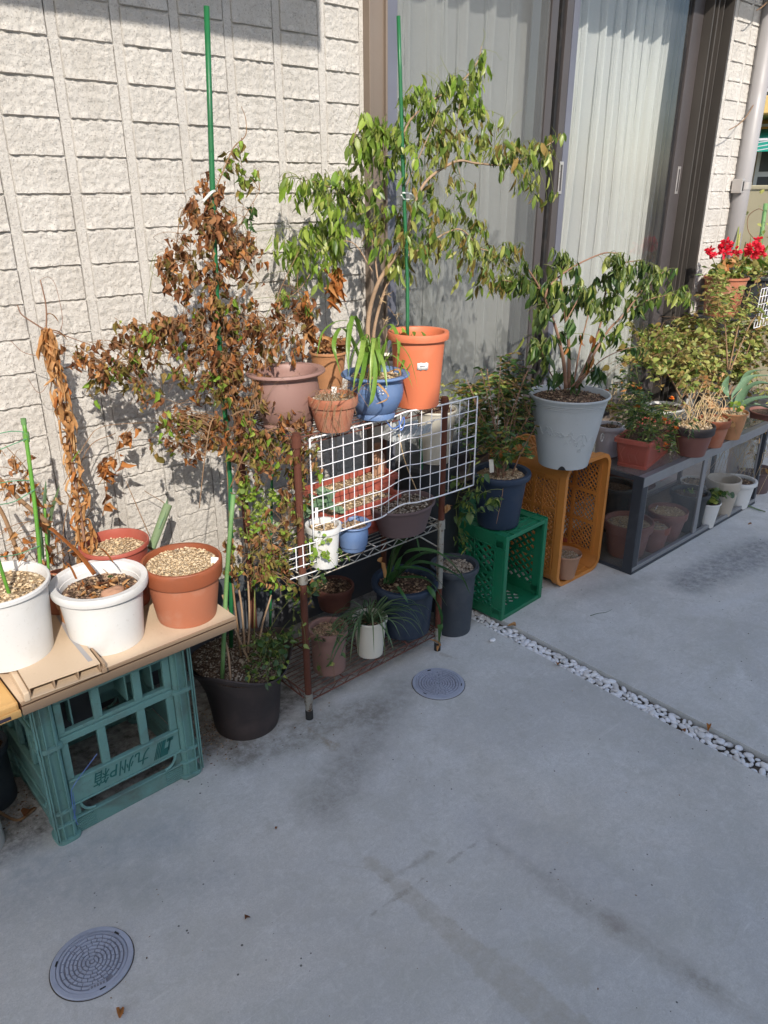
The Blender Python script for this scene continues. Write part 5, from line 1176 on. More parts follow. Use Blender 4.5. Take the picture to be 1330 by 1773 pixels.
foliage(TS, sk, [(*(1.23,1.57,0.528,0.0308,0.0201), 14), (*(1.162,1.58,0.491,0.042,0.0332), 26), (*(1.122,1.6,0.422,0.0461,0.0435), 40), (*(1.109,1.57,0.286,0.0155,0.0372), 12, ['lgreen']), (*(1.216,1.57,0.125,0.0206,0.025), 9), (*(1.241,1.57,0.198,0.0184,0.016), 6), (*(1.183,1.58,0.229,0.0201,0.014), 6)], 'ovate', ['ldark', 'ldark', 'lgreen'], .019, 4, .5, 'twiggr', .0008, 300, .1)

# ---- wire rack
RX0, RX1, RY0, RY1 = 1.118, 1.683, 1.578, 1.86
rack = thing('wire_rack', 'rusty three tier wire rack on four round legs crowded with pots', 'rack', (RX0, RY0, 0))
for (x, y) in ((RX0, RY0), (RX1, RY0), (RX0, RY1), (RX1, RY1)):
    b = MB(); b.tube([(x, y, .03), (x, y, .915)], .0105, n=18); lg = b.build('leg', 'rust', rack, smooth=False, angle=40)
    b = MB().tube([(x, y, 0), (x, y, .032)], .0118, n=18); b.build('foot', 'rubber', lg, angle=40)
    b = MB().tube([(x, y, .033), (x, y, .075)], .0112, n=18); b.build('leg_tip', 'chrome', lg, angle=40)
    for z in (.085, .495, .9): MB().tube([(x, y, z-.024), (x, y, z+.008)], .0142, .0128, n=18).build('collar', 'chrome' if z < .8 else 'rust', lg, angle=40)
b = MB().tube([(RX1, RY0, .25), (RX1, RY0, .47)], .0108, n=18); b.build('leg_sleeve', 'chrome', rack, angle=40)
def shelf(z, mat):
    b = MB()
    for y in (RY0, RY1):
        for dz in (0, -.022): b.tube([(RX0+.012, y, z+dz), (RX1-.012, y, z+dz)], .0024, n=6)
        n = 21
        b.tube([(RX0+.014+(RX1-RX0-.028)*i/n, y, z-.001-(.020 if i % 2 else 0)) for i in range(n+1)], .0016, n=5)
    for x in (RX0, RX1):
        for dz in (0, -.022): b.tube([(x, RY0+.012, z+dz), (x, RY1-.012, z+dz)], .0024, n=6)
        n = 11; b.tube([(x, RY0+.014+(RY1-RY0-.028)*i/n, z-.001-(.020 if i % 2 else 0)) for i in range(n+1)], .0016, n=5)
    b.build('shelf_edge', mat, rack, smooth=True)
    b = MB()
    for i in range(1, 15):
        y = RY0+(RY1-RY0)*i/15; b.tube([(RX0+.004, y, z+.003), (RX1-.004, y, z+.003)], .0015, n=5)
    for i in (1, 2, 3): x = RX0+(RX1-RX0)*i/4; b.tube([(x, RY0, z-.002), (x, RY1, z-.002)], .0024, n=6)
    b.build('shelf_wires', mat, rack, smooth=True)
shelf(.9, 'rustwire'); shelf(.495, 'chrome'); shelf(.085, 'rustwire')
b = MB().tube([(RX1-.002, RY0+.005, .40), (RX1-.1, RY0+.004, .473)], .0025, n=6); b.build('brace', 'chrome', rack)

# ---- pots on the top shelf
SZ = .905
pot('oval_pot', 'large empty looking dusty pink pot at the left end of the top rack shelf', (1.167,1.679,0.905,0.1535,0.0989,0.0636), 'bowl', 'pinkp', 'soil', .22, ex=1.12, ey=.95)
pot('clay_pot', 'worn orange clay pot with dead leaves at the back of the top rack shelf', (1.525,1.952,0.905,0.1189,0.0615,0.0418), 'flare', 'tan2', 'soil', .08, 'gbark', 60, .004)
tq = bpy.data.objects['clay_pot']
emit(tq, [(leafmatrix(top(tq)+Vector((U(-.05, .06), U(-.03, .03), U(.0, .05))), (U(-1, 1), U(-1, 1), U(-.5, .8)), (U(-1, 1), U(-1, 1), 1), U(.02, .035)), 'crumple', rnd.randrange(5), rnd.choice(['lbrown', 'lstraw']), 1) for _ in range(60)], 300, 'dead_leaf')
tS = pot('small_clay_pot', 'small orange clay pot with dry stems and white labels on the top rack shelf', (1.238,1.57,0.905,0.0924,0.0678,0.0455), 'band', 'terra', 'soilgr', .1, 'ggrey', 260, .0028)
tagcard(tS, (1.265,1.6,0.978), .014, .032, .05, -.5); tagcard(tS, (1.297,1.615,0.969), .026, .026, -.1, -.7, marks=False)
b = MB()
for _ in range(30):
    p = top(tS)+Vector((U(-.045, .05), U(-.045, .045), 0)); a = U(0, 6.28); l = U(.02, .07)
    q = p+Vector((math.cos(a)*l, math.sin(a)*l-.01, U(.01, .045))); b.tube(spline([p, (p+q)/2+Vector((0, 0, .02)), q+Vector((math.cos(a)*.02, -.01, -U(.0, .05)))], 4), .0009, .0005, 4)
stuff(b.build('dry_stem', 'twig', tS))
b = MB()
for _ in range(14):
    p = top(tS)+Vector((U(-.06, .03), -.05, .01)); b.tube(spline([p, p+Vector((-.03, -.02, -.03)), p+Vector((U(-.06, 0), -.03, -U(.06, .1)))], 4), .0007, .0005, 4)
stuff(b.build('hanging_root', 'twig', tS))
tBl = pot('grassy_blue_pot', 'blue fluted pot with arching grass like leaves on the top rack shelf', (1.405,1.587,0.905,0.1252,0.0971,0.0546), 'bowl', 'blue', 'soilgr', .1, 'gtan', 260, .0035, cat='potted plant', fl=lambda a, z: (-.022*abs(math.sin(13*a)) if .02 < z < .085 else 0))
bt_ = top(tBl)
gl = [([(1.43,1.66,1.006), (1.355,1.625,1.119), (1.287,1.59,1.163), (1.234,1.555,1.129), (1.234,1.529,1.058)], .012), ([(1.447,1.66,1.003), (1.401,1.642,1.128), (1.345,1.607,1.188), (1.297,1.573,1.118), (1.282,1.555,1.054)], .013), ([(1.421,1.625,1.013), (1.34,1.555,1.13), (1.281,1.503,1.1), (1.225,1.468,1.047)], .014),
      ([(1.428,1.625,1.012), (1.357,1.555,1.113), (1.331,1.503,1.063), (1.289,1.468,0.998), (1.273,1.468,0.978)], .012), ([(1.47,1.66,1), (1.482,1.66,1.099), (1.51,1.642,1.144), (1.496,1.59,1.107), (1.444,1.538,1.041)], .012), ([(1.479,1.67,0.997), (1.522,1.68,1.075), (1.55,1.66,1.099), (1.519,1.59,1.055), (1.444,1.538,1.016)], .010),
      ([(1.456,1.68,0.999), (1.435,1.7,1.133), (1.376,1.7,1.162), (1.298,1.68,1.143), (1.256,1.66,1.08)], .007), ([(1.465,1.68,0.997), (1.451,1.7,1.147), (1.408,1.7,1.152), (1.375,1.68,1.094)], .009), ([(1.481,1.66,0.998), (1.516,1.66,1.095), (1.562,1.68,1.138)], .009), ([(1.391,1.59,1.024), (1.333,1.538,1.103), (1.271,1.485,1.059), (1.24,1.468,1.022)], .012),
      ([(1.419,1.607,1.017), (1.382,1.555,1.102), (1.363,1.52,1.071)], .013), ([(1.474,1.66,0.996), (1.539,1.66,1.062), (1.552,1.625,1.079), (1.531,1.573,1.047), (1.47,1.538,1.028)], .006)]
for k in range(16):
    a = U(0, 6.28); l = U(.05, .11); h = U(.05, .12); p0 = bt_+Vector((U(-.02, .02), U(-.015, .02), 0)); q = Vector((math.cos(a)*l, math.sin(a)*l*.7-.03, 0))
    gl.append(([p0, p0+q*.4+Vector((0, 0, h)), p0+q*.9+Vector((0, 0, h*.7)), p0+q*1.25+Vector((0, 0, -U(.0, .07)))], U(.005, .010)))
for pts, w_ in gl: blade(tBl, pts, w_, 'lblade', 'leaf', .35, 6)
for pts in ([(1.365,1.59,1.02), (1.326,1.52,1.076), (1.286,1.485,1.027)], [(1.419,1.59,1.011), (1.448,1.538,1.04), (1.445,1.52,1.003)], [(1.386,1.59,1.016), (1.335,1.485,1.019), (1.345,1.468,0.989), (1.299,1.468,0.981)], [(1.335,1.555,1.022), (1.235,1.485,1.02), (1.183,1.468,1.017), (1.202,1.468,1.04)]): blade(tBl, pts, .006, 'lstraw', 'dead_leaf', .5, 5, 2.0)
b = MB()
for P in ((1.365,1.513,0.998), (1.379,1.515,1.001), (1.354,1.511,0.992), (1.366,1.512,0.99), (1.352,1.511,1)): 
    stone(b, P, .0035); 
b.build('paint_chip', 'paper', tBl)
tO = pot('tall_orange_pot', 'tall bright orange pot with a white sticker on the top rack shelf', (1.585,1.601,0.905,0.218,0.0908,0.0646), 'lip', 'orange', 'soil', .16, 'gbark', 100, .004)
P = Vector((1.565,1.56,1.039)); mt = Matrix.Translation(P+Vector((0, .0, 0))) 
# sticker wrapped to the pot side
def sticker(T, px_dir, z, hw, hh, r, mat='paper'):
    b = MB(); vs = []; c = OFF[T.name]
    for i in range(7):
        a = px_dir+(i/6-.5)*2*hw/r
        jag = .002*math.sin(i*2.3)
        for zz in (z-hh+jag, z+hh-jag*.6): vs.append((c.x+math.cos(a)*(r+.0006), c.y+math.sin(a)*(r+.0006), zz))
    b.add(vs, [(i*2, i*2+2, i*2+3, i*2+1) for i in range(6)]); return b.build('sticker', mat, T, smooth=True, solid=.0004)
so = sticker(tO, math.atan2(-1.6, -1.05), 1.035, .016, .010, .0762)
b = MB(); vs = []
c = OFF[tO.name]
for k in range(4):
    a = math.atan2(-1.6, -1.05)-.1+k*.05; b.box(c.x+math.cos(a)*.0776-.0012, c.x+math.cos(a)*.0776+.0012, c.y+math.sin(a)*.0776-.0004, c.y+math.sin(a)*.0776+.0004, 1.034, 1.0375)
b.build('sticker_print', 'ink', so)
emit(tO, [(leafmatrix(top(tO)+Vector((U(-.05, .03), U(-.03, .04), U(.0, .03))), (U(-1, 1), U(-1, 1), U(-.2, .8)), (U(-1, 1), U(-1, 1), 1), U(.015, .03)), 'ovate', rnd.randrange(5), rnd.choice(['lgreen', 'lrust', 'llime']), 1) for _ in range(12)], 300)
stake('green stake standing in the tall orange pot in front of the window', [(1.6,1.66,1.068), (1.624,1.69,1.264), (1.628,1.715,1.545), (1.625,1.735,1.927)], .0052)
# climber with the bent trunk
tG = pot('climber_pot', 'grey pot of the green climber hidden behind the grassy blue pot on the rack', (1.643,1.805,0.905,0.1042,0.0684,0.0526), 'flare', 'whitec', 'soil', .08, 'gbark', 60, .004)
TG = thing('green_climber', 'green climber with bent pale trunks and long drooping leaves in front of the window', 'climbing plant', top(tG))
sk = []; b = MB()
limb(b, [(1.563,1.76,0.987), (1.548,1.78,1.075), (1.554,1.78,1.161), (1.572,1.76,1.246), (1.612,1.74,1.31), (1.656,1.73,1.374), (1.673,1.72,1.453), (1.721,1.71,1.528), (1.83,1.7,1.579), (1.921,1.7,1.576), (2.06,1.69,1.575), (2.189,1.68,1.616), (2.271,1.68,1.647)], .0082, .0016)
limb(b, [(1.574,1.79,1.053), (1.586,1.79,1.122), (1.611,1.78,1.207), (1.654,1.76,1.299), (1.722,1.73,1.338), (1.8,1.71,1.378), (1.867,1.7,1.387), (1.94,1.69,1.33)], .006, .0018)
limb(b, [(1.601,1.78,0.979), (1.639,1.79,1.09), (1.693,1.8,1.11), (1.63,1.78,1.171)], .0028, .001)
limb(b, [(1.656,1.73,1.374), (1.666,1.75,1.5), (1.674,1.76,1.652), (1.745,1.74,1.728), (1.852,1.73,1.778), (1.936,1.73,1.844), (1.956,1.73,1.89)], .0045, .0012)
limb(b, [(1.664,1.75,1.651), (1.603,1.78,1.661), (1.545,1.8,1.67), (1.53,1.82,1.62)], .003, .001)
limb(b, [(1.581,1.77,1.244), (1.592,1.82,1.389), (1.53,1.85,1.484), (1.454,1.86,1.515), (1.381,1.87,1.53)], .003, .001)
limb(b, [(1.567,1.78,1.278), (1.54,1.84,1.358), (1.447,1.86,1.345), (1.334,1.88,1.286)], .002, .0009)
limb(b, [(1.94,1.69,1.33), (2.015,1.68,1.31), (2.109,1.68,1.25), (2.333,1.67,1.158)], .0018, .001)
limb(b, [(1.447,1.86,1.345), (1.372,1.88,1.235), (1.268,1.88,1.195)], .0016, .0009)
limb(b, [(1.877,1.73,1.78), (1.849,1.72,1.642), (1.871,1.71,1.499)], .0016, .0009)
limb(b, [(1.666,1.75,1.5), (1.737,1.73,1.638), (1.772,1.72,1.713)], .002, .001)
b.build('trunk', 'bark', TG, smooth=True)
b = MB()
for c_ in ((1.588,1.765,1.194), (1.616,1.765,1.208), (1.655,1.76,1.145), (1.611,1.77,1.131), (1.684,1.76,1.22)):
    for _ in range(9):
        a = U(0, 6.28); b.tube([c_, Vector(c_)+Vector((math.cos(a)*U(.008, .02), U(-.012, .004), math.sin(a)*U(.005, .018)))], .0009, .0004, 4)
stuff(b.build('dry_tuft', 'straw', TG))
LG = ['lgreen', 'lgreen', 'lgreen', 'lyellow', 'lolive'] ; L1 = ['lgreen', 'lgreen', 'llime']
bl = [(*(1.577,1.8,1.671,0.0634,0.0389), 70, L1), (*(1.561,1.82,1.613,0.0415,0.059), 50, L1), (*(1.61,1.8,1.606,0.0495,0.0563), 50, L1), (*(1.593,1.82,1.546,0.0462,0.0435), 24, L1), (*(1.555,1.84,1.5,0.058,0.0572), 40, L1),
      (*(1.803,1.73,1.797,0.057,0.0331), 44, L1), (*(1.927,1.73,1.791,0.0394,0.0788), 60, L1), (*(1.733,1.74,1.749,0.0641,0.0393), 50, L1), (*(1.855,1.73,1.734,0.078,0.0441), 60, L1), (*(1.721,1.75,1.676,0.0573,0.0565), 46, L1), (*(1.799,1.72,1.64,0.0545,0.0677), 56), (*(1.912,1.72,1.66,0.048,0.0661), 46), (*(1.739,1.73,1.585,0.0426,0.0506), 30), (*(1.947,1.73,1.867,0.0156,0.0272), 5),
      (*(1.994,1.7,1.662,0.0528,0.053), 44), (*(2.098,1.69,1.617,0.0713,0.0474), 60), (*(2.22,1.68,1.612,0.0604,0.0638), 60), (*(2.122,1.69,1.534,0.0641,0.0409), 26), (*(2.201,1.68,1.517,0.0654,0.0379), 20),
      (*(1.732,1.72,1.468,0.0472,0.0616), 46), (*(1.809,1.71,1.467,0.0601,0.0697), 50), (*(1.887,1.7,1.483,0.0407,0.0602), 26), (*(1.634,1.74,1.438,0.0504,0.0404), 34), (*(1.625,1.78,1.389,0.0513,0.0446), 34), (*(1.696,1.73,1.372,0.0596,0.0484), 46), (*(1.8,1.71,1.369,0.0813,0.0389), 54), (*(1.92,1.7,1.391,0.0625,0.0471), 44), (*(1.747,1.73,1.304,0.0693,0.0461), 26), (*(1.644,1.75,1.325,0.0437,0.0449), 26),
      (*(1.943,1.69,1.295,0.0722,0.0554), 64), (*(2.042,1.68,1.326,0.0561,0.0563), 50), (*(2.081,1.68,1.234,0.0663,0.0423), 40), (*(1.993,1.68,1.23,0.0563,0.0301), 24), (*(1.815,1.72,1.266,0.0416,0.0362), 10),
      (*(1.38,1.87,1.515,0.0407,0.0354), 40, L1), (*(1.443,1.86,1.5,0.0528,0.0492), 56, L1), (*(1.51,1.85,1.53,0.0495,0.0431), 44, L1), (*(1.429,1.86,1.416,0.0762,0.0597), 90, L1), (*(1.528,1.85,1.414,0.0508,0.0612), 54, L1), (*(1.339,1.88,1.364,0.0491,0.0492), 44, L1), (*(1.39,1.87,1.315,0.0577,0.0569), 60, L1), (*(1.313,1.88,1.271,0.0381,0.0497), 26, L1), (*(1.479,1.86,1.343,0.047,0.0443), 30, L1), (*(1.344,1.87,1.238,0.0347,0.0469), 16, L1),
      (*(1.604,1.82,1.484,0.0391,0.0577), 26, L1), (*(1.613,1.69,1.544,0.0223,0.0971), 30, L1), (*(1.613,1.68,1.33,0.0231,0.1005), 30), (*(1.635,1.72,1.663,0.0296,0.0483), 20, L1), (*(1.597,1.8,1.341,0.0357,0.0414), 12, L1)]
foliage(TG, sk, bl, 'lance', LG, .037, 6, .85, 'twiggr', .0009, 300, .14, dens=1.45, hang=.02, bare=.35)
for pts in ([(2.271,1.68,1.647), (2.28,1.68,1.67), (2.256,1.68,1.689)], [(1.852,1.73,1.778), (1.807,1.73,1.821), (1.782,1.73,1.85)], [(1.956,1.73,1.89), (1.969,1.73,1.921), (1.969,1.74,1.937)], [(2.025,1.69,1.647), (2.074,1.69,1.713), (2.127,1.7,1.733)], [(1.268,1.88,1.195), (1.212,1.86,1.154), (1.164,1.84,1.193)], [(1.102,1.8,1.391), (1.217,1.84,1.4), (1.381,1.88,1.401), (1.421,1.88,1.376)], [(0.918,1.78,1.292), (0.873,1.8,1.321), (0.89,1.8,1.359), (0.87,1.82,1.265), (0.869,1.84,1.214)], [(1.111,1.78,1.234), (1.242,1.84,1.225), (1.441,1.86,1.206), (1.513,1.84,1.168)]):
    MB().tube(spline(pts), .0009, .0005, 4).build('tendril', 'twiggr', TG)
tag(MB().tube(spline([(1.612,1.7,1.494), (1.646,1.7,1.491), (1.675,1.72,1.478), (1.624,1.705,1.477), (1.603,1.695,1.488)]), .0022, n=6).build('plant_tie', 'whitetie', None), 'pale green tie holding the climber trunk to the stake in the orange pot', 'plant tie')

# ---- white grid panel hung on the rack front
GP = thing('wire_grid_panel', 'white wire grid panel bent in the middle hanging on the front of the rack', 'grid panel', (1.163,1.557,0.894))
def gpt(s, z):  # s 0..1 along, z 0..1 up; kinked at the tied middle
    x = 1.150+.632*s; kink = math.exp(-((s-.50)/.07)**2); y = 1.562-.030*s+.014*kink*(1-z)+.018*math.exp(-((s-.5)/.2)**2)
    zz = .600+.296*z+.012*s+(-.012*math.exp(-((s-.44)/.12)**2)+.008*math.exp(-((s-.56)/.05)**2))*(1-z*.5)
    return (x, y, zz)
SS = [i/48 for i in range(49)]
b = MB()
for z in (0, 1): b.tube([gpt(s, z) for s in SS], .0024, n=8)
for s in (0, 1): b.tube([gpt(s, z/6) for z in range(7)], .0024, n=8)
b.build('rim_wire', 'wirewhite', GP, smooth=True)
for k in range(1, 17):
    MB().tube([Vector(gpt(k/17, z/6))+Vector((0, .0015, 0)) for z in range(7)], .0015, n=6).build('upright_wire', 'wirewhite', GP, smooth=True)
for k in range(1, 7):
    MB().tube([Vector(gpt(s, k/7))-Vector((0, .0012, 0)) for s in SS], .0015, n=6).build('cross_wire', 'wirewhite', GP, smooth=True)
tag(MB().tube(spline([(1.42,1.56,0.894), (1.438,1.55,0.869), (1.467,1.55,0.875), (1.481,1.55,0.895), (1.482,1.548,0.873), (1.47,1.55,0.857), (1.472,1.56,0.884)]), .0017, n=6).build('blue_tie', 'bluetie', None), 'blue plastic string tying the grid panel to the rack shelf', 'string')
G2 = thing('wire_grid_panel', 'second white wire grid panel peeking out low at the left of the rack front', 'grid panel', (1.073,1.56,0.6))
b = MB()
for k in range(4): b.tube([(1.063,1.56,0.6), (1.213,1.56,0.591)] if k == 0 else [Vector((1.063,1.56,0.6))-Vector((0, 0, .03*k)), Vector((1.158,1.56,0.594))-Vector((0, 0, .03*k))], .0015, n=6)
for k in range(4): b.tube([Vector((1.087,1.561,0.599))+Vector((k*.024, 0, .0)), Vector((1.087,1.561,0.599))+Vector((k*.024, 0, -.07))], .0015, n=6)
b.build('wires', 'wirewhite', G2)

# ---- middle shelf
MZ = .500
def planter(name, label, c, L_, W_, h, rz, mat, soilm='soilgr', gravel='gtan', gn=200, cat='planter'):
    T = thing(name, label, cat, c); R = Matrix.Rotation(rz, 4, 'Z')
    def ring(l, w, z, r=.012):
        out = []
        for (sx, sy) in ((1, 1), (-1, 1), (-1, -1), (1, -1)):
            for t in range(4):
                a = math.atan2(sy, sx)-PI/4+t*PI/6; out.append(R @ Vector((sx*(l/2-r)+r*math.cos(a), sy*(w/2-r)+r*math.sin(a), z)))
        return out
    seq = [(.86, .80, 0), (.865, .81, .012), (.845, .79, .014), (.93, .90, h*.80), (.93, .90, h*.85), (1.0, 1.0, h*.86), (1.0, 1.0, h-.002), (.985, .97, h), (.92, .86, h-.001), (.90, .84, h*.7)]
    vs = []
    for fl_2, fw, z in seq: vs += ring(L_*fl_2, W_*fw, z)
    n = 16; fs = [(i*n+k, i*n+(k+1) % n, (i+1)*n+(k+1) % n, (i+1)*n+k) for i in range(len(seq)-1) for k in range(n)]+[tuple(range(n))[::-1]]
    MB().add(vs, fs).build('planter_body', mat, T, world=False, angle=35)
    b = MB(); nx, ny = 16, 6; zs = h*.84; vs = []
    for j in range(ny+1):
        for i in range(nx+1):
            vs.append(R @ Vector(((i/nx-.5)*L_*.90, (j/ny-.5)*W_*.84, zs+.006*noise.noise(Vector((i*.7, j*.9, c[0]*9))))))
    b.add(vs, [(j*(nx+1)+i, j*(nx+1)+i+1, (j+1)*(nx+1)+i+1, (j+1)*(nx+1)+i) for j in range(ny) for i in range(nx)]).build('soil', soilm, T, world=False, smooth=True)
    g = MB()
    for _ in range(gn): p = R @ Vector((U(-.42, .42)*L_, U(-.38, .38)*W_, zs+.005)); stone(g, p, U(.002, .005))
    stuff(g.build('gravel', gravel, T, world=False)); T['_z'] = c[2]+zs; return T
planter('red_planter', 'long red planter at the back of the middle rack shelf', (1.50, 1.82, MZ), .34, .12, .12, 0, 'red')
planter('red_planter', 'long red planter in front of its twin on the middle rack shelf', (1.42, 1.70, MZ), .30, .115, .11, 0, 'red')
pot('white_pot', 'white pot with a written label at the left front of the middle rack shelf', (1.202,1.585,0.502,0.1258,0.0525,0.0386), 'lip', 'white', 'soilgr', .12, 'gtan', 160, .0035, cat='plant pot')
tW = bpy.data.objects['white_pot.003'] if 'white_pot.003' in bpy.data.objects else bpy.data.objects['white_pot']
tagcard(tW, (1.16,1.56,0.652), .008, .045, .05, -.6)
pot('small_blue_pot', 'small fluted blue pot beside the white pot on the middle rack shelf', (1.331,1.608,0.502,0.0839,0.0552,0.0367), 'bowl', 'blue', 'soilgr', .14, 'gbark', 160, .003, fl=lambda a, z: (.015*math.cos(24*a) if .015 < z < .05 else 0))
pot('oval_brown_pot', 'wide dull brown pot of grey gravel on the middle rack shelf', (1.539,1.611,0.502,0.0951,0.102,0.074), 'flare', 'dkbrown2', 'soil', .12, 'ggrey', 420, .0042, ex=1.12, ey=.9)
T = pot('broad_leaf_plant', 'small broad leaved green plant behind the white pot on the middle rack shelf', ((1.286,1.7,0.617)[0], 1.70, .502, .065, .04, .03), 'flare', 'dkbrown', cat='potted plant')
emit(T, [(leafmatrix(Vector((1.272,1.68,0.655))+Vector((U(-.03, .03), U(-.03, .03), U(-.03, .03))), (U(-1, 1), U(-1, .2), U(-1, .2)), (U(-.4, .4), -1, .8), U(.03, .045)), 'round', rnd.randrange(5), 'laloe', 1) for _ in range(16)])
qb = (1.636,1.835,0.658); o = thing('cream_bottle', 'small cream bottle standing behind the red planters', 'bottle', (qb[0], qb[1], .503)); MB().lathe([(0, .503-qb[2]), (.02, .503-qb[2]), (.021, .015), (.012, .03), (.010, .038), (.013, .04), (.013, .055), (0, .056)], 20, qb).build('bottle_body', 'tan', o, angle=40)
T = thing('hanging_carrier', 'grey white plastic carrier hanging under the top rack shelf at the right', 'carrier', (1.60, 1.72, .8))
b = MB(); b.box(1.56, 1.575, 1.68, 1.78, .77, .885); b.box(1.575, 1.75, 1.70, 1.705, .76, .79); b.box(1.575, 1.75, 1.76, 1.765, .76, .79); b.box(1.60, 1.74, 1.705, 1.76, .758, .764); b.build('carrier_body', 'grey', T, bevel=.004)
b = MB()
for k in range(5): b.tube([(1.61+k*.03, 1.70, .765), (1.625+k*.03, 1.68, .81)], .0016, n=5)
b.build('carrier_rib', 'wirewhite', T)
MB().tube(spline([(1.546,1.64,0.809), (1.557,1.62,0.721), (1.59,1.6,0.622)]), .0016, n=5).build('dangling_cord', 'straw', T)
# ---- lowest shelf
LZ = .090
pot('brown_pot', 'brown pot at the back left of the lowest rack shelf', (1.512,1.94,0.09,0.0893,0.0736,0.0553), 'band', 'brown', 'soil', .1, 'gbark', 160, .004)
pot('pink_pot', 'dusty pink pot at the left front of the lowest rack shelf', (1.253,1.646,0.09,0.1509,0.0633,0.0519), 'lip', 'pinkp', 'soilgr', .1, 'gbark', 300, .0035)
tP = pot('spider_plant_pot', 'cream pot of thin arching grey green leaves on the lowest rack shelf', (1.408,1.624,0.09,0.1341,0.0582,0.0421), 'thin', 'whitec', 'soil', .16, 'gbark', 160, .0035, cat='potted plant')
P = top(tP)
for k in range(60):
    a = U(0, 6.28); l = U(.10, .27); hgt = U(.02, .07); dx, dy = math.cos(a)*l, math.sin(a)*l*.55-.03
    dx += .02
    blade(tP, [P+Vector((U(-.01, .01), U(-.01, .01), 0)), P+Vector((dx*.35, dy*.35, hgt)), P+Vector((dx*.75, dy*.75, hgt*.8)), P+Vector((dx*1.0, dy, -U(.0, .1)))], U(.0034, .006), 'lspider', 'leaf', .4, 5)
tK = pot('strap_leaf_pot', 'big navy pot with long dark green strap leaves on the lowest rack shelf', (1.6,1.661,0.09,0.1886,0.1162,0.0871), 'lip', 'navy', 'soil', .12, 'gbark', 200, .005, cat='potted plant')
for pts, w_ in (([(1.542,1.66,0.284), (1.537,1.6,0.415), (1.609,1.54,0.424), (1.679,1.5,0.352), (1.734,1.48,0.242)], .024), ([(1.542,1.66,0.284), (1.59,1.6,0.366), (1.666,1.54,0.341), (1.74,1.5,0.276)], .022), ([(1.52,1.65,0.296), (1.512,1.6,0.372), (1.595,1.55,0.352), (1.654,1.52,0.278)], .022),
                ([(1.516,1.66,0.294), (1.523,1.64,0.406), (1.556,1.62,0.465), (1.595,1.62,0.442)], .02), ([(1.511,1.66,0.3), (1.568,1.66,0.405), (1.634,1.66,0.437), (1.652,1.64,0.363)], .022), ([(1.606,1.56,0.29), (1.61,1.53,0.257), (1.633,1.52,0.175), (1.629,1.52,0.068)], .024), ([(1.531,1.62,0.326), (1.606,1.56,0.312), (1.665,1.52,0.207)], .018),
                ([(1.503,1.66,0.298), (1.568,1.66,0.447), (1.606,1.66,0.498)], .014), ([(1.507,1.6,0.31), (1.495,1.56,0.299), (1.5,1.54,0.274)], .012), ([(1.521,1.66,0.287), (1.637,1.62,0.375), (1.773,1.56,0.341)], .02)):
    blade(tK, pts, w_, 'lclivia', 'leaf', .3, 7, prof=lambda f: min(1, 4*(1-f))**.7*min(1, .6+2*f))
b = MB(); b.ribbon(spline([(1.467,1.62,0.348), (1.455,1.62,0.405), (1.46,1.62,0.424)]), .02, .8); b.build('dead_leaf', 'lstraw', tK, smooth=True); b = MB(); b.ribbon(spline([(1.591,1.525,0.105), (1.628,1.52,0.075), (1.621,1.52,0.048)]), .012, .8); b.build('leaf_tip', 'lstraw', tK)
tD2 = pot('dark_gravel_pot', 'dark grey pot of pale gravel on the floor right of the rack', (1.83,1.644,0,0.2663,0.0891,0.0667), 'lip', 'slate', 'soil', .07, 'ggrey', 700, .0045)
T = thing('trailing_stems', 'leafy green stems trailing down beside the right front leg of the rack', 'plant', (1.946,1.72,0.38))
sk = spline([(1.948,1.74,0.729), (1.957,1.7,0.607), (1.889,1.7,0.47), (1.906,1.68,0.312)])
MB().tube(sk, .0015, .001, 5).build('stem', 'twiggr', T)
foliage(T, sk, [(*(1.904,1.62,0.512,0.0372,0.0404), 26, ['lgreen']), (*(1.905,1.68,0.336,0.0436,0.0632), 26), (*(1.889,1.7,0.47,0.0333,0.0621), 18), (*(1.77,1.66,0.536,0.0227,0.0355), 8)], 'lance', ['ldark', 'ldark', 'lgreen'], .03, 5, .7, 'twiggr', .0009, 300, .1)
emit(T, [(leafmatrix(Vector((1.699,1.575,0.556))+Vector((U(-.01, .01), U(-.01, .0), U(-.01, .01))), (U(-.4, .4), U(-.3, .3), -1), (U(-1, 1), -1, 0), U(.02, .03)), 'crumple', k, 'lstraw', 1) for k in range(5)], 9, 'dead_leaf')
# clutter behind the rack at the right: beige pot raised on a dark bucket
bk = thing('dark_bucket', 'upturned dark bucket in the shade behind the right end of the rack', 'bucket', (1.93, 1.88, 0)); MB().lathe([(.13, 0), (.135, .01), (.11, .56), (.1, .57), (0, .57)], 40, (1.93, 1.88, 0)).build('bucket_body', 'black', bk, angle=40)
tBe = pot('beige_pot', 'beige pot behind the right end of the grid panel', (1.95, 1.87, .572, .20, .075, .055), 'flare', 'whitec', 'soil', .05, 'gbark', 50, .004)
foliage(tBe, [top(tBe), top(tBe)+Vector((0, 0, .05))], [(*(2.026,1.84,0.843,0.0675,0.0377), 44), (*(2.075,1.82,0.849,0.0484,0.0463), 30), (*(1.96,1.84,0.833,0.0333,0.0207), 12)], 'ovate', ['lgreen', 'lolive', 'lyellow'], .02, 5, .2, 'twiggr', .0009, 300, .08)

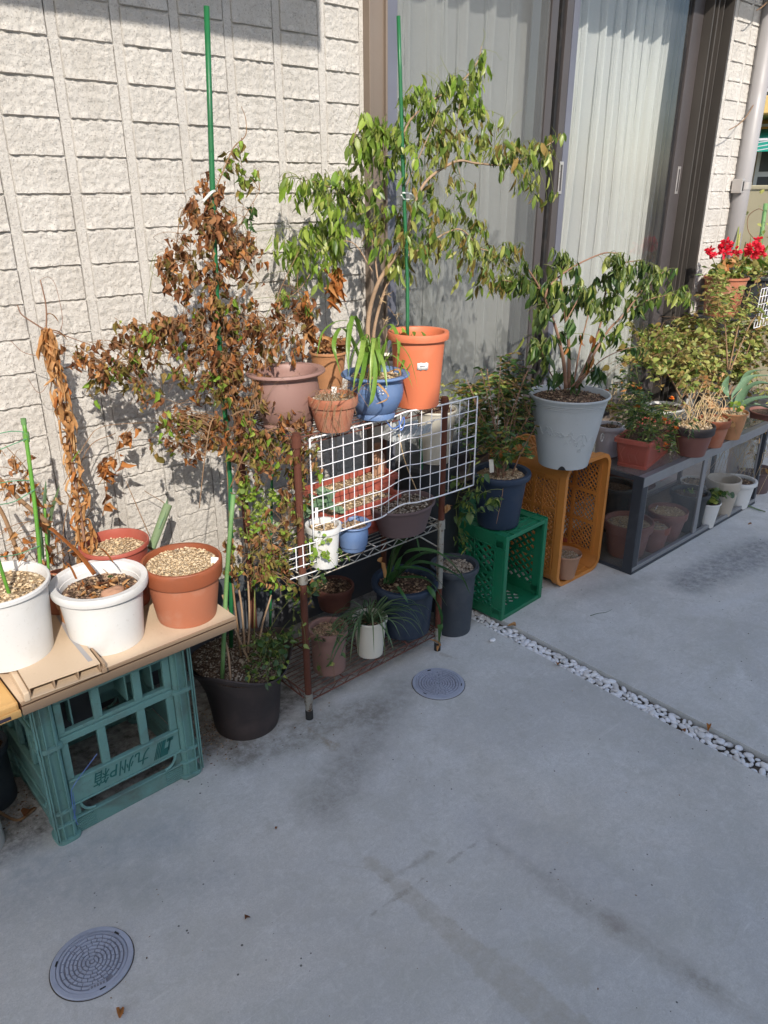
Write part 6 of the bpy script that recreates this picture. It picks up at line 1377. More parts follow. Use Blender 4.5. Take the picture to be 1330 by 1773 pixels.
# =================================================================== GREEN CRATE, BLUE POT SHRUB
T = thing('green_crate', 'bright green plastic crate on its side by the pebble strip', 'crate', (2,1.55,0))
gm = Matrix.Translation((2,1.55,0)) @ Matrix.Rotation(math.radians(2.5), 4, 'Z')
GW, GD, GH = .262, .33, .345
b = MB(); t = .020
b.box(0, t, 0, .012, 0, GH, gm); b.box(GW-t, GW, 0, .012, 0, GH, gm); b.box(t, GW-t, 0, .0118, 0, t*.8, gm); b.box(t, GW-t, 0, .0118, GH-t*.8, GH, gm)
b.build('mouth_frame', 'green', T, bevel=.002)
for side, x0 in (('side_wall', 0), ('side_wall', GW-.006)):
    b = MB(); x1 = x0+.006
    b.box(x0, x1, .012, .05, t, GH-t, gm); b.box(x0, x1, GD-.03, GD, 0, GH, gm); b.box(x0, x1, .012, GD-.03, 0, .045, gm); b.box(x0, x1, .012, GD-.03, GH-.05, GH, gm)
    b.box(x0+.001, x1-.001, .05, GD-.03, GH*.49, GH*.53, gm)
    sx = -1 if x0 == 0 else 1; xx = x0 if x0 == 0 else x1
    for y in (.045, .14, .235): b.box(xx+min(0, sx*.005), xx+max(0, sx*.005), y, y+.004, .0, GH, gm)
    for z in (.042, GH-.05): b.box(xx+min(0, sx*.005), xx+max(0, sx*.005), .0, GD, z, z+.004, gm)
    b.build(side, 'green', T, bevel=.001)
    b = MB(); R3 = gm.to_3x3()
    lattice(b, gm @ Vector((x0+.003, .05, GH*.53)), R3 @ Vector((0, 1, 0)), R3 @ Vector((0, 0, 1)), GD-.08, GH*.47-.05, .024, .009, .005, 38)
    lattice(b, gm @ Vector((x0+.003, .05, .045)), R3 @ Vector((0, 1, 0)), R3 @ Vector((0, 0, 1)), GD-.13, GH*.49-.045, .024, .009, .005, 38)
    b.build('side_lattice', 'green', T)
for z0 in (.0, GH-.006):
    b = MB(); b.box(.006, GW-.006, .012, .055, z0, z0+.006, gm); b.box(.006, GW-.006, GD-.03, GD, z0, z0+.006, gm); b.box(.006, .05, .055, GD-.03, z0, z0+.006, gm); b.box(GW-.05, GW-.006, .055, GD-.03, z0, z0+.006, gm)
    if z0 > 0:
        for y in (.018, .05): b.box(.0, GW, y, y+.004, GH, GH+.004, gm)
        for x in (.042, .0, GW-.05, GW-.006): b.box(x, x+.004, .0, GD, GH, GH+.0045, gm)
    b.build('top_wall' if z0 else 'bottom_wall', 'green', T)
    b = MB(); lattice(b, gm @ Vector((.05, .055, z0+.003)), gm.to_3x3() @ Vector((1, 0, 0)), gm.to_3x3() @ Vector((0, 1, 0)), GW-.1, GD-.085, .026, .009, .005, 45)
    b.build('wall_lattice', 'green', T)
b = MB(); lattice(b, gm @ Vector((.006, GD-.004, .006)), gm.to_3x3() @ Vector((1, 0, 0)), Vector((0, 0, 1)), GW-.012, GH-.012, .028, .009, .006, 45); b.build('crate_bottom', 'green', T)
b = MB(); b.box(-.003, -.002, .20, .235, .285, .32, gm)
b.build('pale_sticker', 'stakelt', T, bevel=.0004)
tN = pot('shrub_pot', 'navy blue pot holding a dense dark green shrub on top of the green crate', (2.077,1.657,0.352,0.2049,0.1097,0.0759), 'lip', 'navy', 'soilgr', .08, 'gtan', 300, .0035, cat='potted plant')
P = top(tN); sk = []; b = MB()
def limb2(pts, r0, r1, n=6):
    Q = spline(pts, n); b.tube(Q, r0, r1, 6); sk.extend(Q)
for k in range(15):
    a = U(0, 6.28); l = U(.05, .17); h = U(.18, .45); s = P+Vector((U(-.03, .03), U(-.03, .03), -.005))
    limb2([s, s+Vector((math.cos(a)*l*.4, math.sin(a)*l*.3, h*.5)), s+Vector((math.cos(a)*l, math.sin(a)*l*.7, h))], .0028, .001)
limb2([P, P+Vector((-.07, -.07, -.02)), P+Vector((-.12, -.09, -.13))], .0018, .001)
b.build('stem', 'bark2', tN, smooth=True)
foliage(tN, sk, [(*(2.153,1.78,0.897,0.0436,0.0632), 60), (*(2.155,1.76,0.793,0.0979,0.0724), 190), (*(2.033,1.78,0.81,0.0717,0.0499), 80, ['lgreen', 'lolive', 'ldark']), (*(2.234,1.74,0.761,0.0747,0.0866), 150), (*(2.225,1.7,0.693,0.0547,0.0562), 70), (*(2.082,1.72,0.706,0.1111,0.063), 190), (*(1.988,1.72,0.714,0.0614,0.0698), 90), (*(2.241,1.78,0.841,0.0598,0.0433), 60), (*(1.983,1.66,0.676,0.1028,0.0487), 90), (*(2.156,1.66,0.649,0.0439,0.0466), 40)], 'lance', ['ldark', 'ldark', 'ldark', 'lgreen', 'lolive'], .027, 7, .15, 'twig', .0009, 120, .12, dens=2.6)
foliage(tN, sk, [(*(2.105,1.64,0.643,0.0528,0.0501), 30), (*(2.004,1.62,0.617,0.0469,0.0408), 22), (*(1.865,1.6,0.528,0.0366,0.0358), 20, ['lgreen', 'ldark']), (*(1.867,1.62,0.468,0.0325,0.0444), 16), (*(1.818,1.64,0.572,0.0363,0.0513), 18)], 'ovate', ['ldark', 'ldark', 'lgreen'], .034, 5, .7, 'twiggr', .0009, 100, .12)
tagcard(tN, (1.981,1.62,0.583), .016, .05, -.12, -.6, mat='whitec', marks=False)

# =================================================================== AMBER CRATE, GREY POT SHRUB
ao = Vector((2.357,1.561,0)); T = thing('amber_crate', 'amber yellow lattice crate on its side under the large blue grey pot', 'crate', tuple(ao))
am = Matrix.Translation(ao) @ Matrix.Rotation(math.radians(-1.0), 4, 'Z'); AW, AD, AH = .300, .40, .528
def rrect(w, h, r, inset=0.0, n=6):
    out = []
    for (cx_, cz, a0) in ((w-r, h-r, 0), (r, h-r, PI/2), (r, r, PI), (w-r, r, 1.5*PI)):
        for k in range(n+1): a = a0+k*PI/2/n; out.append((cx_+(r-inset)*math.cos(a), cz+(r-inset)*math.sin(a)))
    return out
b = MB(); R0 = .055
loops = [(rrect(AW, AH, R0, 0), 0), (rrect(AW, AH, R0, 0), .030), (rrect(AW, AH, R0, .010), .030), (rrect(AW, AH, R0, .010), .006), (rrect(AW, AH, R0, .016), .004), (rrect(AW, AH, R0, .016), 0)]
vs = [am @ Vector((x, y, z)) for lp, y in loops for x, z in lp]; n = len(loops[0][0]); m_ = len(loops)
b.add(vs, [(i*n+k, i*n+(k+1) % n, ((i+1) % m_)*n+(k+1) % n, ((i+1) % m_)*n+k) for i in range(m_) for k in range(n)]); b.build('mouth_rim', 'amber', T, angle=35)
# corner shells along the depth
for ci in range(4):
    seg = rrect(AW, AH, R0, .008)[ci*7:(ci+1)*7]; ins = rrect(AW, AH, R0, .013)[ci*7:(ci+1)*7]; b = MB(); vs = []
    for y in (.008, AD):
        vs += [am @ Vector((x, y, z)) for x, z in seg]+[am @ Vector((x, y, z)) for x, z in ins[::-1]]
    k = 14; b.add(vs, [(i, (i+1) % k, k+(i+1) % k, k+i) for i in range(k)]+[tuple(range(k))[::-1], tuple(range(k, 2*k))]); b.build('corner_shell', 'amber', T, angle=35)
R3 = am.to_3x3()
def apanel(o, u, v, W, Hh, nu, nv, sp, name='lattice_panel'):
    """frame ribs with lattice cells; o at the panel's low corner, in crate space"""
    nn = u.cross(v); b = MB()
    def rib(a0, a1, c0, c1, th=.007):
        P = [am @ (o+u*a+v*c+nn*q) for a in (a0, a1) for c in (c0, c1) for q in (-th/2, th/2)]
        b.add(P, [(0, 1, 3, 2), (4, 6, 7, 5), (0, 4, 5, 1), (2, 3, 7, 6), (0, 2, 6, 4), (1, 5, 7, 3)])
    rw = .014
    for i in range(nu+1):
        a = (W-rw)*i/nu; rib(a, a+rw, 0, Hh, .008)
    for j in range(nv+1):
        c = (Hh-rw)*j/nv
        for i in range(nu): rib((W-rw)*i/nu+rw, (W-rw)*(i+1)/nu, c, c+rw, .0075)
    b.build('panel_rib', 'amber', T)
    b = MB()
    for i in range(nu):
        for j in range(nv):
            a0, a1 = (W-rw)*i/nu+rw, (W-rw)*(i+1)/nu; c0, c1 = (Hh-rw)*j/nv+rw, (Hh-rw)*(j+1)/nv
            lattice(b, am @ (o+u*a0+v*c0), R3 @ u, R3 @ v, a1-a0, c1-c0, sp, .0045, .004, 48)
    b.build(name, 'amber', T)
X, Y, Z = Vector((1, 0, 0)), Vector((0, 1, 0)), Vector((0, 0, 1))
apanel(Vector((.010, .03, R0)), Y, Z, AD-.03, AH-2*R0, 3, 3, .0155)
apanel(Vector((AW-.010, .03, R0)), Y, Z, AD-.03, AH-2*R0, 3, 3, .0155)
b = MB(); b.box(R0, AW-R0, .03, .115, AH-.014, AH-.008, am); b.build('smooth_band', 'amber', T)
apanel(Vector((R0, .115, AH-.011)), X, Y, AW-2*R0, AD-.115, 2, 2, .0155)
b = MB(); b.box(R0, AW-R0, .03, .115, .008, .014, am); b.build('smooth_band', 'amber', T)
apanel(Vector((R0, .115, .011)), X, Y, AW-2*R0, AD-.115, 2, 2, .0155)
apanel(Vector((.02, AD-.004, .02)), X, Z, AW-.04, AH-.04, 3, 4, .0155, 'bottom_lattice')
b = MB()
for x in (-.004, AW+.001): b.box(x, x+.004, .033, .037, R0, AH-R0, am); b.box(x, x+.004, .10, .104, R0, AH-R0, am)
for x in (.045, .06): b.box(x, x+.004, .0, .12, AH-.004, AH+.003, am)
b.build('outer_rib', 'amber', T)
pot('tan_pot', 'small ribbed tan clay pot standing inside the amber crate', (2.457,1.592,0.018,0.1081,0.0619,0.041), 'flare', 'tan', 'soilgr', .14, 'ggrey', 120, .003, fl=lambda a, z: .012*math.sin(z*900))
tt = pot('red_pot', 'dark red pot with a grey marker behind the tan pot inside the amber crate', (2.698,1.739,0.018,0.0654,0.0568,0.0442), 'band', 'red', 'soil', .12, 'ggrey', 80, .003)
tagcard(tt, (2.582,1.7,0.132), .008, .03, .9, .2, mat='grey', marks=False)
tG2 = pot('wilted_shrub_pot', 'large blue grey pot embossed with a flower scroll, holding a wilting shrub', (2.38,1.599,0.533,0.2735,0.1503,0.0936), 'flare', 'grey', 'soil', .07, 'gbark', 600, .004, cat='potted plant')
P = top(tG2); C_ = OFF[tG2.name]; hP, rT, rB = (lambda q: (q[3], q[4], q[5]))((2.38,1.599,0.533,0.2735,0.1503,0.0936))
def surf(a, z, out=-.0002):
    prof_ = styleprof('flare', hP, rT, rB); r = rT
    for (r0, z0), (r1, z1) in zip(prof_[2:11], prof_[3:12]):
        if z0 <= z <= z1: r = r0+(r1-r0)*(z-z0)/max(1e-6, z1-z0)
    return Vector((C_.x+math.cos(a)*(r+out), C_.y+math.sin(a)*(r+out), C_.z+z))
b = MB(); A0 = math.atan2(-C_.y, -C_.x)   # facing the viewer side of the yard
for s in (-1, 1):
    for q in range(2):
        o_ = A0+s*.05+s*q*.5
        b.tube([surf(o_+s*(i/12)*.62, hP*(.50-.10*s*(i/12))+.012*math.sin(i*.9+q)) for i in range(13)], .0019, .0013, 6)
for (a, z, r) in ((-.30, .52, .013), (.22, .44, .012), (-.62, .58, .010), (.62, .36, .010), (0.02, .40, .010), (.45, .50, .011)):
    b.tube([surf(A0+a+math.cos(k*.55)*r*(1-k*.05)/.12, hP*z+math.sin(k*.55)*r*(1-k*.05)) for k in range(13)], .0018, .0012, 5)
for (a, z) in ((.15, .54), (-.12, .52), (.38, .40), (-.48, .50), (.52, .30)):
    for k in range(5):
        t = k*2*PI/5; b.tube([surf(A0+a+math.cos(t)*.010/.12*s_, hP*z+math.sin(t)*.010*s_) for s_ in (.3, .7, 1.0)], .0019, .0021, 5)
b.build('embossed_scroll', 'grey', tG2, smooth=True)
b = MB()
for z in (.865, .89, .915): b.tube([surf(2*PI*k/60, hP*z, .0005) for k in range(61)], .0013, n=5)
b.build('rim_ring', 'grey', tG2, smooth=True)
a = A0+.12; dz = MB(); dz.lathe([(.0, .014), (.014, .010), (.021, 0), (.021, -.002), (0, -.002)], 20); 
mh = Matrix.Translation(surf(a, .004, .0002)) @ Matrix.Rotation(a, 4, 'Z') @ Matrix.Rotation(PI/2, 4, 'Y')
b = MB(); b.add([surf(A0-.02+(k/10-.5)*.34, .0, .0006) for k in range(11)]+[surf(A0-.02+(k/10-.5)*.34, .017*math.sin(PI*k/10), .0006) for k in range(11)], [(k, k+1, 12+k, 11+k) for k in range(10)]); b.build('drain_notch', 'rubber', tG2)
# wilted shrub
sk = []; b = MB()
P0 = (2.373,1.6,0.825)
limb2([(2.355,1.6,0.828), (2.334,1.61,0.94), (2.277,1.62,1.068), (2.192,1.63,1.192), (2.118,1.64,1.271)], .0085, .0025)
limb2([(2.388,1.61,0.821), (2.378,1.62,0.975), (2.348,1.63,1.1), (2.326,1.64,1.2), (2.326,1.64,1.268)], .0075, .0025)
limb2([(2.277,1.62,1.068), (2.186,1.6,1.176), (2.291,1.6,1.244), (2.507,1.61,1.289), (2.62,1.61,1.287)], .005, .002)
limb2([(2.445,1.61,0.811), (2.553,1.62,0.931), (2.636,1.62,1.008), (2.727,1.62,1.053), (2.854,1.62,1.141), (2.994,1.62,1.198)], .0065, .0022)
limb2([(2.441,1.62,0.81), (2.564,1.65,0.903), (2.635,1.66,1.025), (2.649,1.66,1.154), (2.712,1.66,1.234), (2.875,1.66,1.246)], .006, .002)
limb2([(2.398,1.58,0.833), (2.503,1.56,0.914), (2.639,1.55,0.94), (2.742,1.55,0.938)], .0025, .0012)
limb2([(2.727,1.62,1.053), (2.87,1.61,1.096), (3.048,1.61,1.104), (3.238,1.62,1.099)], .003, .0012)
limb2([(2.376,1.59,0.831), (2.398,1.56,0.875), (2.439,1.54,0.894)], .0035, .002); limb2([(2.318,1.6,0.834), (2.21,1.58,0.921), (2.149,1.58,1.009)], .0035, .0015)
limb2([(2.192,1.63,1.192), (2.093,1.64,1.217), (2.015,1.65,1.231)], .002, .001); limb2([(2.354,1.63,1.059), (2.405,1.62,1.136), (2.435,1.62,1.174)], .003, .0012)
limb2([(2.445,1.63,0.808), (2.543,1.68,0.945), (2.609,1.7,1.067), (2.632,1.7,1.152)], .004, .0015)
b.build('trunk', 'bark2', tG2, smooth=True)
WL = ['lwilt', 'lwilt', 'lwilt', 'ldark', 'lgreen']
foliage(tG2, sk, [(*(2.311,1.63,1.279,0.0412,0.0478), 30), (*(2.206,1.62,1.229,0.0494,0.0508), 26), (*(2.249,1.62,1.15,0.0597,0.0519), 26), (*(2.089,1.64,1.254,0.0524,0.038), 24), (*(2.166,1.6,1.082,0.0362,0.0629), 22), (*(2.155,1.58,0.969,0.0456,0.0516), 20), (*(2.413,1.61,1.216,0.0706,0.045), 24), (*(2.587,1.61,1.265,0.073,0.0338), 26, ['lwilt', 'lgreen']), (*(2.445,1.62,1.112,0.0627,0.063), 26), (*(2.339,1.6,1.044,0.0426,0.0412), 12, ['ldark']), (*(2.403,1.6,0.974,0.0388,0.0548), 12, ['ldark', 'lrust']),
    (*(2.64,1.62,1.179,0.0849,0.0521), 34), (*(2.848,1.64,1.217,0.0938,0.0453), 34), (*(2.626,1.61,1.075,0.0655,0.0569), 30, ['lgreen', 'lwilt']), (*(2.794,1.62,1.124,0.0883,0.0497), 30), (*(3.007,1.64,1.196,0.0648,0.047), 20), (*(2.997,1.61,1.12,0.0919,0.0376), 26, ['lgreen', 'lwilt']), (*(3.19,1.62,1.091,0.0508,0.0393), 14, ['lgreen']), (*(2.456,1.54,0.902,0.0342,0.0382), 12, ['ldark']), (*(2.732,1.55,0.928,0.0311,0.027), 8), (*(2.393,1.58,0.862,0.0294,0.0383), 8, ['ldark']), (*(2.213,1.58,0.9,0.0327,0.0366), 10, ['ldark']), (*(2.026,1.66,1.239,0.0304,0.0226), 8), (*(2.643,1.66,0.98,0.0518,0.036), 10), (*(2.168,1.62,1.021,0.0275,0.0399), 10)], 'wilt', WL, .047, 6, .95, 'twiggr', .0011, 300, .12, dens=2.1, bare=.2)

# =================================================================== GLASS CASE
KX0, KX1, KY0, KY1, KH = 2.696, 3.885, 1.424, 1.85, .437
T = thing('glass_case', 'low aluminium framed glass case with sliding fronts used as a plant shelf', 'display case', (KX0, KY0, 0))
def fr(nm, x0, x1, y0, y1, z0, z1, mat='alu', bev=.0015): return MB().box(x0, x1, y0, y1, z0, z1).build(nm, mat, T, bevel=bev)
fr('front_post', KX0, KX0+.006, KY0, KY0+.045, 0, KH, 'aludk'); fr('front_post', KX0+.0065, KX0+.042, KY0, KY0+.020, .03, KH-.045, 'aludk')
fr('front_post', KX1-.022, KX1, KY0, KY0+.03, .03, KH-.03, 'aludk')
fr('rear_post', KX0, KX0+.02, KY1-.02, KY1, 0, KH, 'alu'); fr('rear_post', KX1-.02, KX1, KY1-.02, KY1, 0, KH, 'alu')
fr('bottom_rail', KX0+.0065, KX1, KY0, KY0+.018, .012, .0295); fr('bottom_rail', KX0+.0065, KX1, KY0-.002, KY0+.03, 0, .0115, 'aludk')
fr('top_rail', KX0+.0065, KX1, KY0, KY0+.016, KH-.0445, KH-.004); fr('top_rail', KX0+.0065, KX1, KY0-.002, KY0+.028, KH-.0035, KH)
fr('rear_rail', KX0+.021, KX1-.021, KY1-.015, KY1, KH-.03, KH-.004); fr('rear_rail', KX0+.021, KX1-.021, KY1-.015, KY1, 0, .02)
fr('side_rail', KX0, KX0+.012, KY0+.046, KY1-.021, KH-.022, KH-.004, 'aludk'); fr('side_rail', KX0, KX0+.012, KY0+.046, KY1-.021, 0, .012, 'aludk'); fr('side_rail', KX1-.015, KX1, KY0+.031, KY1-.021, KH-.022, KH-.004); fr('side_rail', KX1-.015, KX1, KY0+.031, KY1-.021, 0, .012)
fr('door_stile', KX0+.043, KX0+.052, KY0+.004, KY0+.012, .03, KH-.045); xm = (3.26,1.424,0.091)[0]
fr('door_stile', xm-.035, xm+.0, KY0+.003, KY0+.013, .03, KH-.045); fr('door_stile', xm+.004, xm+.03, KY0+.016, KY0+.024, .03, KH-.045); fr('door_stile', KX1-.036, KX1-.0225, KY0+.016, KY0+.024, .03, KH-.045)
def pane(nm, pts, mat): MB().add(pts, [(0, 1, 2, 3)]).build(nm, mat, T)
pane('door_glass', [(KX0+.05, KY0+.008, .03), (xm-.03, KY0+.008, .03), (xm-.03, KY0+.008, KH-.045), (KX0+.05, KY0+.008, KH-.045)], 'caseglass')
pane('door_glass', [(xm+.03, KY0+.02, .03), (KX1-.036, KY0+.02, .03), (KX1-.036, KY0+.02, KH-.045), (xm+.03, KY0+.02, KH-.045)], 'caseglass')
pane('side_glass', [(KX0+.006, KY0+.045, .01), (KX0+.006, KY1-.02, .01), (KX0+.006, KY1-.02, KH-.02), (KX0+.006, KY0+.045, KH-.02)], 'caseglass')
pane('side_glass', [(KX1-.007, KY0+.03, .01), (KX1-.007, KY1-.02, .01), (KX1-.007, KY1-.02, KH-.02), (KX1-.007, KY0+.03, KH-.02)], 'caseglass')
b = MB().box(KX0+.004, KX1-.004, KY0+.029, KY1-.001, KH-.0036, KH+.0015).build('top_glass', 'casetop', T)
b = MB().box(KX0+.013, KX1-.016, KY0+.031, KY1-.016, .003, .006).build('floor_sheet', 'gravelbed', T)
for k in range(5): MB().lathe([(.004, 0), (.004, .0015), (0, .002)], 8).build('rivet', 'steel', T, world=False).matrix_local = Matrix.Translation((KX1-.010-KX0, -.0005, .10+.06*k)) @ Matrix.Rotation(PI/2, 4, 'X')
FZ = .007
pot('brown_pot', 'reddish brown pot behind the near glass end of the case', (2.865,1.556,0.007,0.1567,0.1067,0.0776), 'band', 'brown', 'soilgr', .12, 'ggrey', 300, .003)
pot('brown_pot', 'small reddish brown pot inside the case just behind the front post', (2.985,1.494,0.007,0.119,0.067,0.047), 'band', 'brown', 'soilgr', .1, 'ggrey', 150, .003)
tz = pot('brown_pot', 'brown pot with a grey marker inside the near half of the glass case', (3.144,1.521,0.007,0.1386,0.0904,0.0594), 'band', 'brown', 'soilgr', .1, 'gtan', 220, .0028)
tagcard(tz, (3.039,1.53,0.172), .008, .028, 1.2, .2, mat='grey', marks=False)
pot('black_pot', 'tall black pot behind the sliding door stile of the glass case', (3.328,1.517,0.007,0.1827,0.0928,0.0724), 'lip', 'black', 'soil', .1)
pot('black_pot', 'black pot at the back of the glass case', (1.0*3.06, 1.76, .007, .22, .10, .075), 'lip', 'black', 'soil', .1)
pot('white_bowl', 'white pot of gravel at the back middle of the glass case', (3.681,1.656,0.007,0.1078,0.0777,0.0574), 'thin', 'white', 'soilgr', .08, 'ggrey', 150, .004)
tl = pot('leafy_white_pot', 'small white pot of dark green leaves inside the glass case', (3.409,1.456,0.007,0.1259,0.0578,0.0391), 'thin', 'white', 'soil', .08, cat='potted plant')
foliage(tl, [top(tl), top(tl)+Vector((0, 0, .02))], [(*(3.435,1.47,0.145,0.0573,0.0277), 34), (*(3.51,1.46,0.158,0.0386,0.0224), 14), (*(3.304,1.5,0.157,0.0313,0.0326), 10)], 'round', ['lgreen', 'ldark'], .026, 5, .2, 'twiggr', .0009, 300, .08)
pot('taupe_pot', 'large empty taupe pot in the far half of the glass case', (3.592,1.479,0.007,0.1912,0.0821,0.0549), 'band', 'taupe', 'soil', .5, empty=True)
pot('white_pot', 'white pot of bark soil at the far end inside the glass case', (3.766,1.475,0.007,0.1426,0.0878,0.0594), 'lip', 'white', 'soil', .1, 'gbark', 200, .004)
planter('pink_planter', 'pale pink planter on the ground behind the far half of the case', (4.05, 2.02, 0), .55, .2, .30, .1, 'pinkpale')
planter('red_planter', 'faded red planter on the ground behind the middle of the case', (3.55, 1.965, 0), .42, .18, .27, 0, 'brown')

# --- on top of the case
TZ = KH+.0018
pot('lilac_pot', 'pale lilac pot with a worn crest just behind the amber crate', (2.843,1.693,0.439,0.1335,0.062,0.0479), 'lip', 'lilac', 'soil', .08, 'gbark', 60, .004)
tL_ = bpy.data.objects['lilac_pot']
foliage(tL_, [top(tL_), top(tL_)+Vector((0, 0, .05))], [(*(2.846,1.68,0.651,0.0677,0.0393), 44), (*(2.954,1.7,0.717,0.0861,0.0748), 60, ['lyellow', 'lolive', 'lrust'])], 'lance', ['lolive', 'lyellow', 'lgreen'], .03, 5, .1, 'straw', .001, 300, .12)
b = MB()
for k in range(9):
    t_ = k*.7; b.tube([Vector((2.695,1.635,0.56))+Vector((math.cos(t_)*.010, -.001, math.sin(t_)*.016)), Vector((2.695,1.635,0.56))+Vector((math.cos(t_+.7)*.012, -.002, math.sin(t_+.7)*.018))], .002, n=5)
b.build('worn_crest', 'grey', tL_)
tR = planter('marigold_planter', 'dull red planter of feathery green plants with small orange flowers', (2.93, 1.56, TZ), .40, .155, .125, math.radians(12), 'red', 'soil', 'gbark', 60)
b = MB(); Rz = Matrix.Rotation(math.radians(12), 3, 'Z')
for k in range(3): 
    c_ = Vector((2.93, 1.56, TZ))+Rz @ Vector((-.193, -.03+k*.03, .06)); b.tube([c_+Vector((0, 0, -.03)), c_+Rz @ Vector((-.004, .012, 0)), c_+Vector((0, 0, .03))], .0015, n=5)
b.build('leaf_relief', 'red', tR)
P = Vector((2.93, 1.56, tR['_z'])); sk = []; b = MB()
for k in range(26):
    s = P+Rz @ Vector((U(-.17, .17), U(-.05, .05), 0)); e = s+Vector((U(-.05, .05), U(-.06, .03), U(.05, .17))); limb2([s, (s+e)/2+Vector((U(-.01, .01), 0, .01)), e], .0018, .0009, 4)
for k in range(6):
    s = P+Rz @ Vector((U(-.0, .17), -.06, 0)); limb2([s, s+Vector((.01, -.04, .0)), s+Vector((.03, -.06, -U(.05, .1)))], .0014, .0008, 4)
b.build('stem', 'twiggr', tR, smooth=True)
foliage(tR, sk, [(*(2.744,1.55,0.659,0.0806,0.0561), 130), (*(2.831,1.52,0.637,0.0926,0.071), 170), (*(2.945,1.5,0.594,0.0725,0.0727), 130), (*(2.791,1.46,0.56,0.0592,0.0374), 50), (*(2.782,1.62,0.807,0.0594,0.0704), 60), (*(2.817,1.55,0.718,0.0812,0.0471), 90), (*(2.877,1.44,0.534,0.0438,0.0428), 36)], 'lance', ['ldark', 'ldark', 'lgreen'], .020, 7, .15, 'twiggr', .0008, 150, .08, dens=2.0)
fl = []
for (px, q) in enumerate([(2.811,1.56,0.76), (3.016,1.52,0.689), (2.88,1.47,0.633), (2.793,1.55,0.689), (2.862,1.44,0.538), (2.996,1.47,0.573)]):
    for k in range(16):
        a = k*.9; fl.append((leafmatrix(Vector(q)+Vector((U(-.003, .003),)*3), (math.cos(a), math.sin(a)*.6-.3, U(-.2, .9)), (0, -.4, 1), U(.009, .014)), 'petal', k % 5, 'petalor', 1))
emit(tR, fl, 300, 'petal')
tB1 = pot('brown_pot', 'dark reddish brown pot of pale gravel and dry stalks on the glass case', (3.12,1.45,0.439,0.1314,0.087,0.0581), 'band', 'brown', 'soilgr', .06, 'gtan', 420, .0042, rimmat='dkbrown')
tB2 = pot('terracotta_pot', 'terracotta pot next to the dark brown one on the glass case', (3.298,1.447,0.439,0.1261,0.0694,0.0469), 'band', 'terra', 'soilgr', .08, 'gtan', 200, .004, rimmat='terra2')
tB3 = pot('terracotta_pot', 'furthest pale terracotta pot on the glass case holding fleshy leaves', (3.475,1.445,0.439,0.1255,0.0663,0.0457), 'flare', 'tan2', 'soilgr', .08, 'gtan', 120, .004)
for TT, n_ in ((tB1, 26), (tB2, 16)):
    b = MB(); P = top(TT); sk = []
    for k in range(n_):
        s = P+Vector((U(-.05, .05), U(-.05, .05), 0)); limb2([s, s+Vector((U(-.05, .05), U(-.04, .04), U(.03, .09))), s+Vector((U(-.13, .10), U(-.06, .05), U(.06, .17)))], .0019, .0009, 4)
    b.build('dry_stalk', 'straw', TT, smooth=True)
foliage(tB1, [top(tB1)+Vector((0, 0, .03))], [(*(3.124,1.5,0.649,0.0859,0.0548), 30, ['lstraw', 'lyellow']), (*(2.942,1.42,0.587,0.0658,0.0191), 24, ['ldark'])], 'lance', ['lstraw', 'lyellow'], .028, 5, .5, 'straw', .001, 300, .1)
foliage(tB2, [top(tB2)+Vector((0, 0, .05))], [(*(3.44,1.48,0.624,0.0424,0.058), 20, ['llime', 'laloe']), (*(3.377,1.41,0.501,0.024,0.0261), 8, ['lstraw']), (*(3.319,1.48,0.605,0.0595,0.031), 14, ['lstraw'])], 'round', ['llime'], .024, 4, .3, 'twiggr', .001, 300, .1)
foliage(tB3, [top(tB3)+Vector((0, 0, .03))], [(*(3.498,1.44,0.594,0.0366,0.0265), 12, ['llime']), (*(3.422,1.4,0.522,0.0211,0.0314), 8, ['lstraw'])], 'round', ['llime'], .02, 4, .3, 'twiggr', .001, 300, .1)
for pts, w_ in (([(3.63,1.5,0.545), (3.698,1.5,0.603), (3.747,1.46,0.645), (3.801,1.4,0.638)], .045), ([(3.666,1.5,0.529), (3.735,1.48,0.558), (3.833,1.44,0.563), (3.876,1.4,0.549)], .042), ([(3.64,1.52,0.553), (3.74,1.55,0.587), (3.883,1.56,0.635), (4.008,1.5,0.64)], .04), ([(3.704,1.55,0.521), (3.701,1.6,0.599), (3.834,1.65,0.642)], .03), ([(3.68,1.48,0.539), (3.659,1.42,0.564), (3.81,1.38,0.516)], .035), ([(3.688,1.55,0.515), (3.89,1.6,0.597), (4.093,1.65,0.617), (4.313,1.65,0.6)], .03)):
    blade(tB3, pts, w_, 'laloe', 'leaf', .45, 6, prof=lambda f: min(1, 3*(1-f))**.7*min(1, .6+2*f))

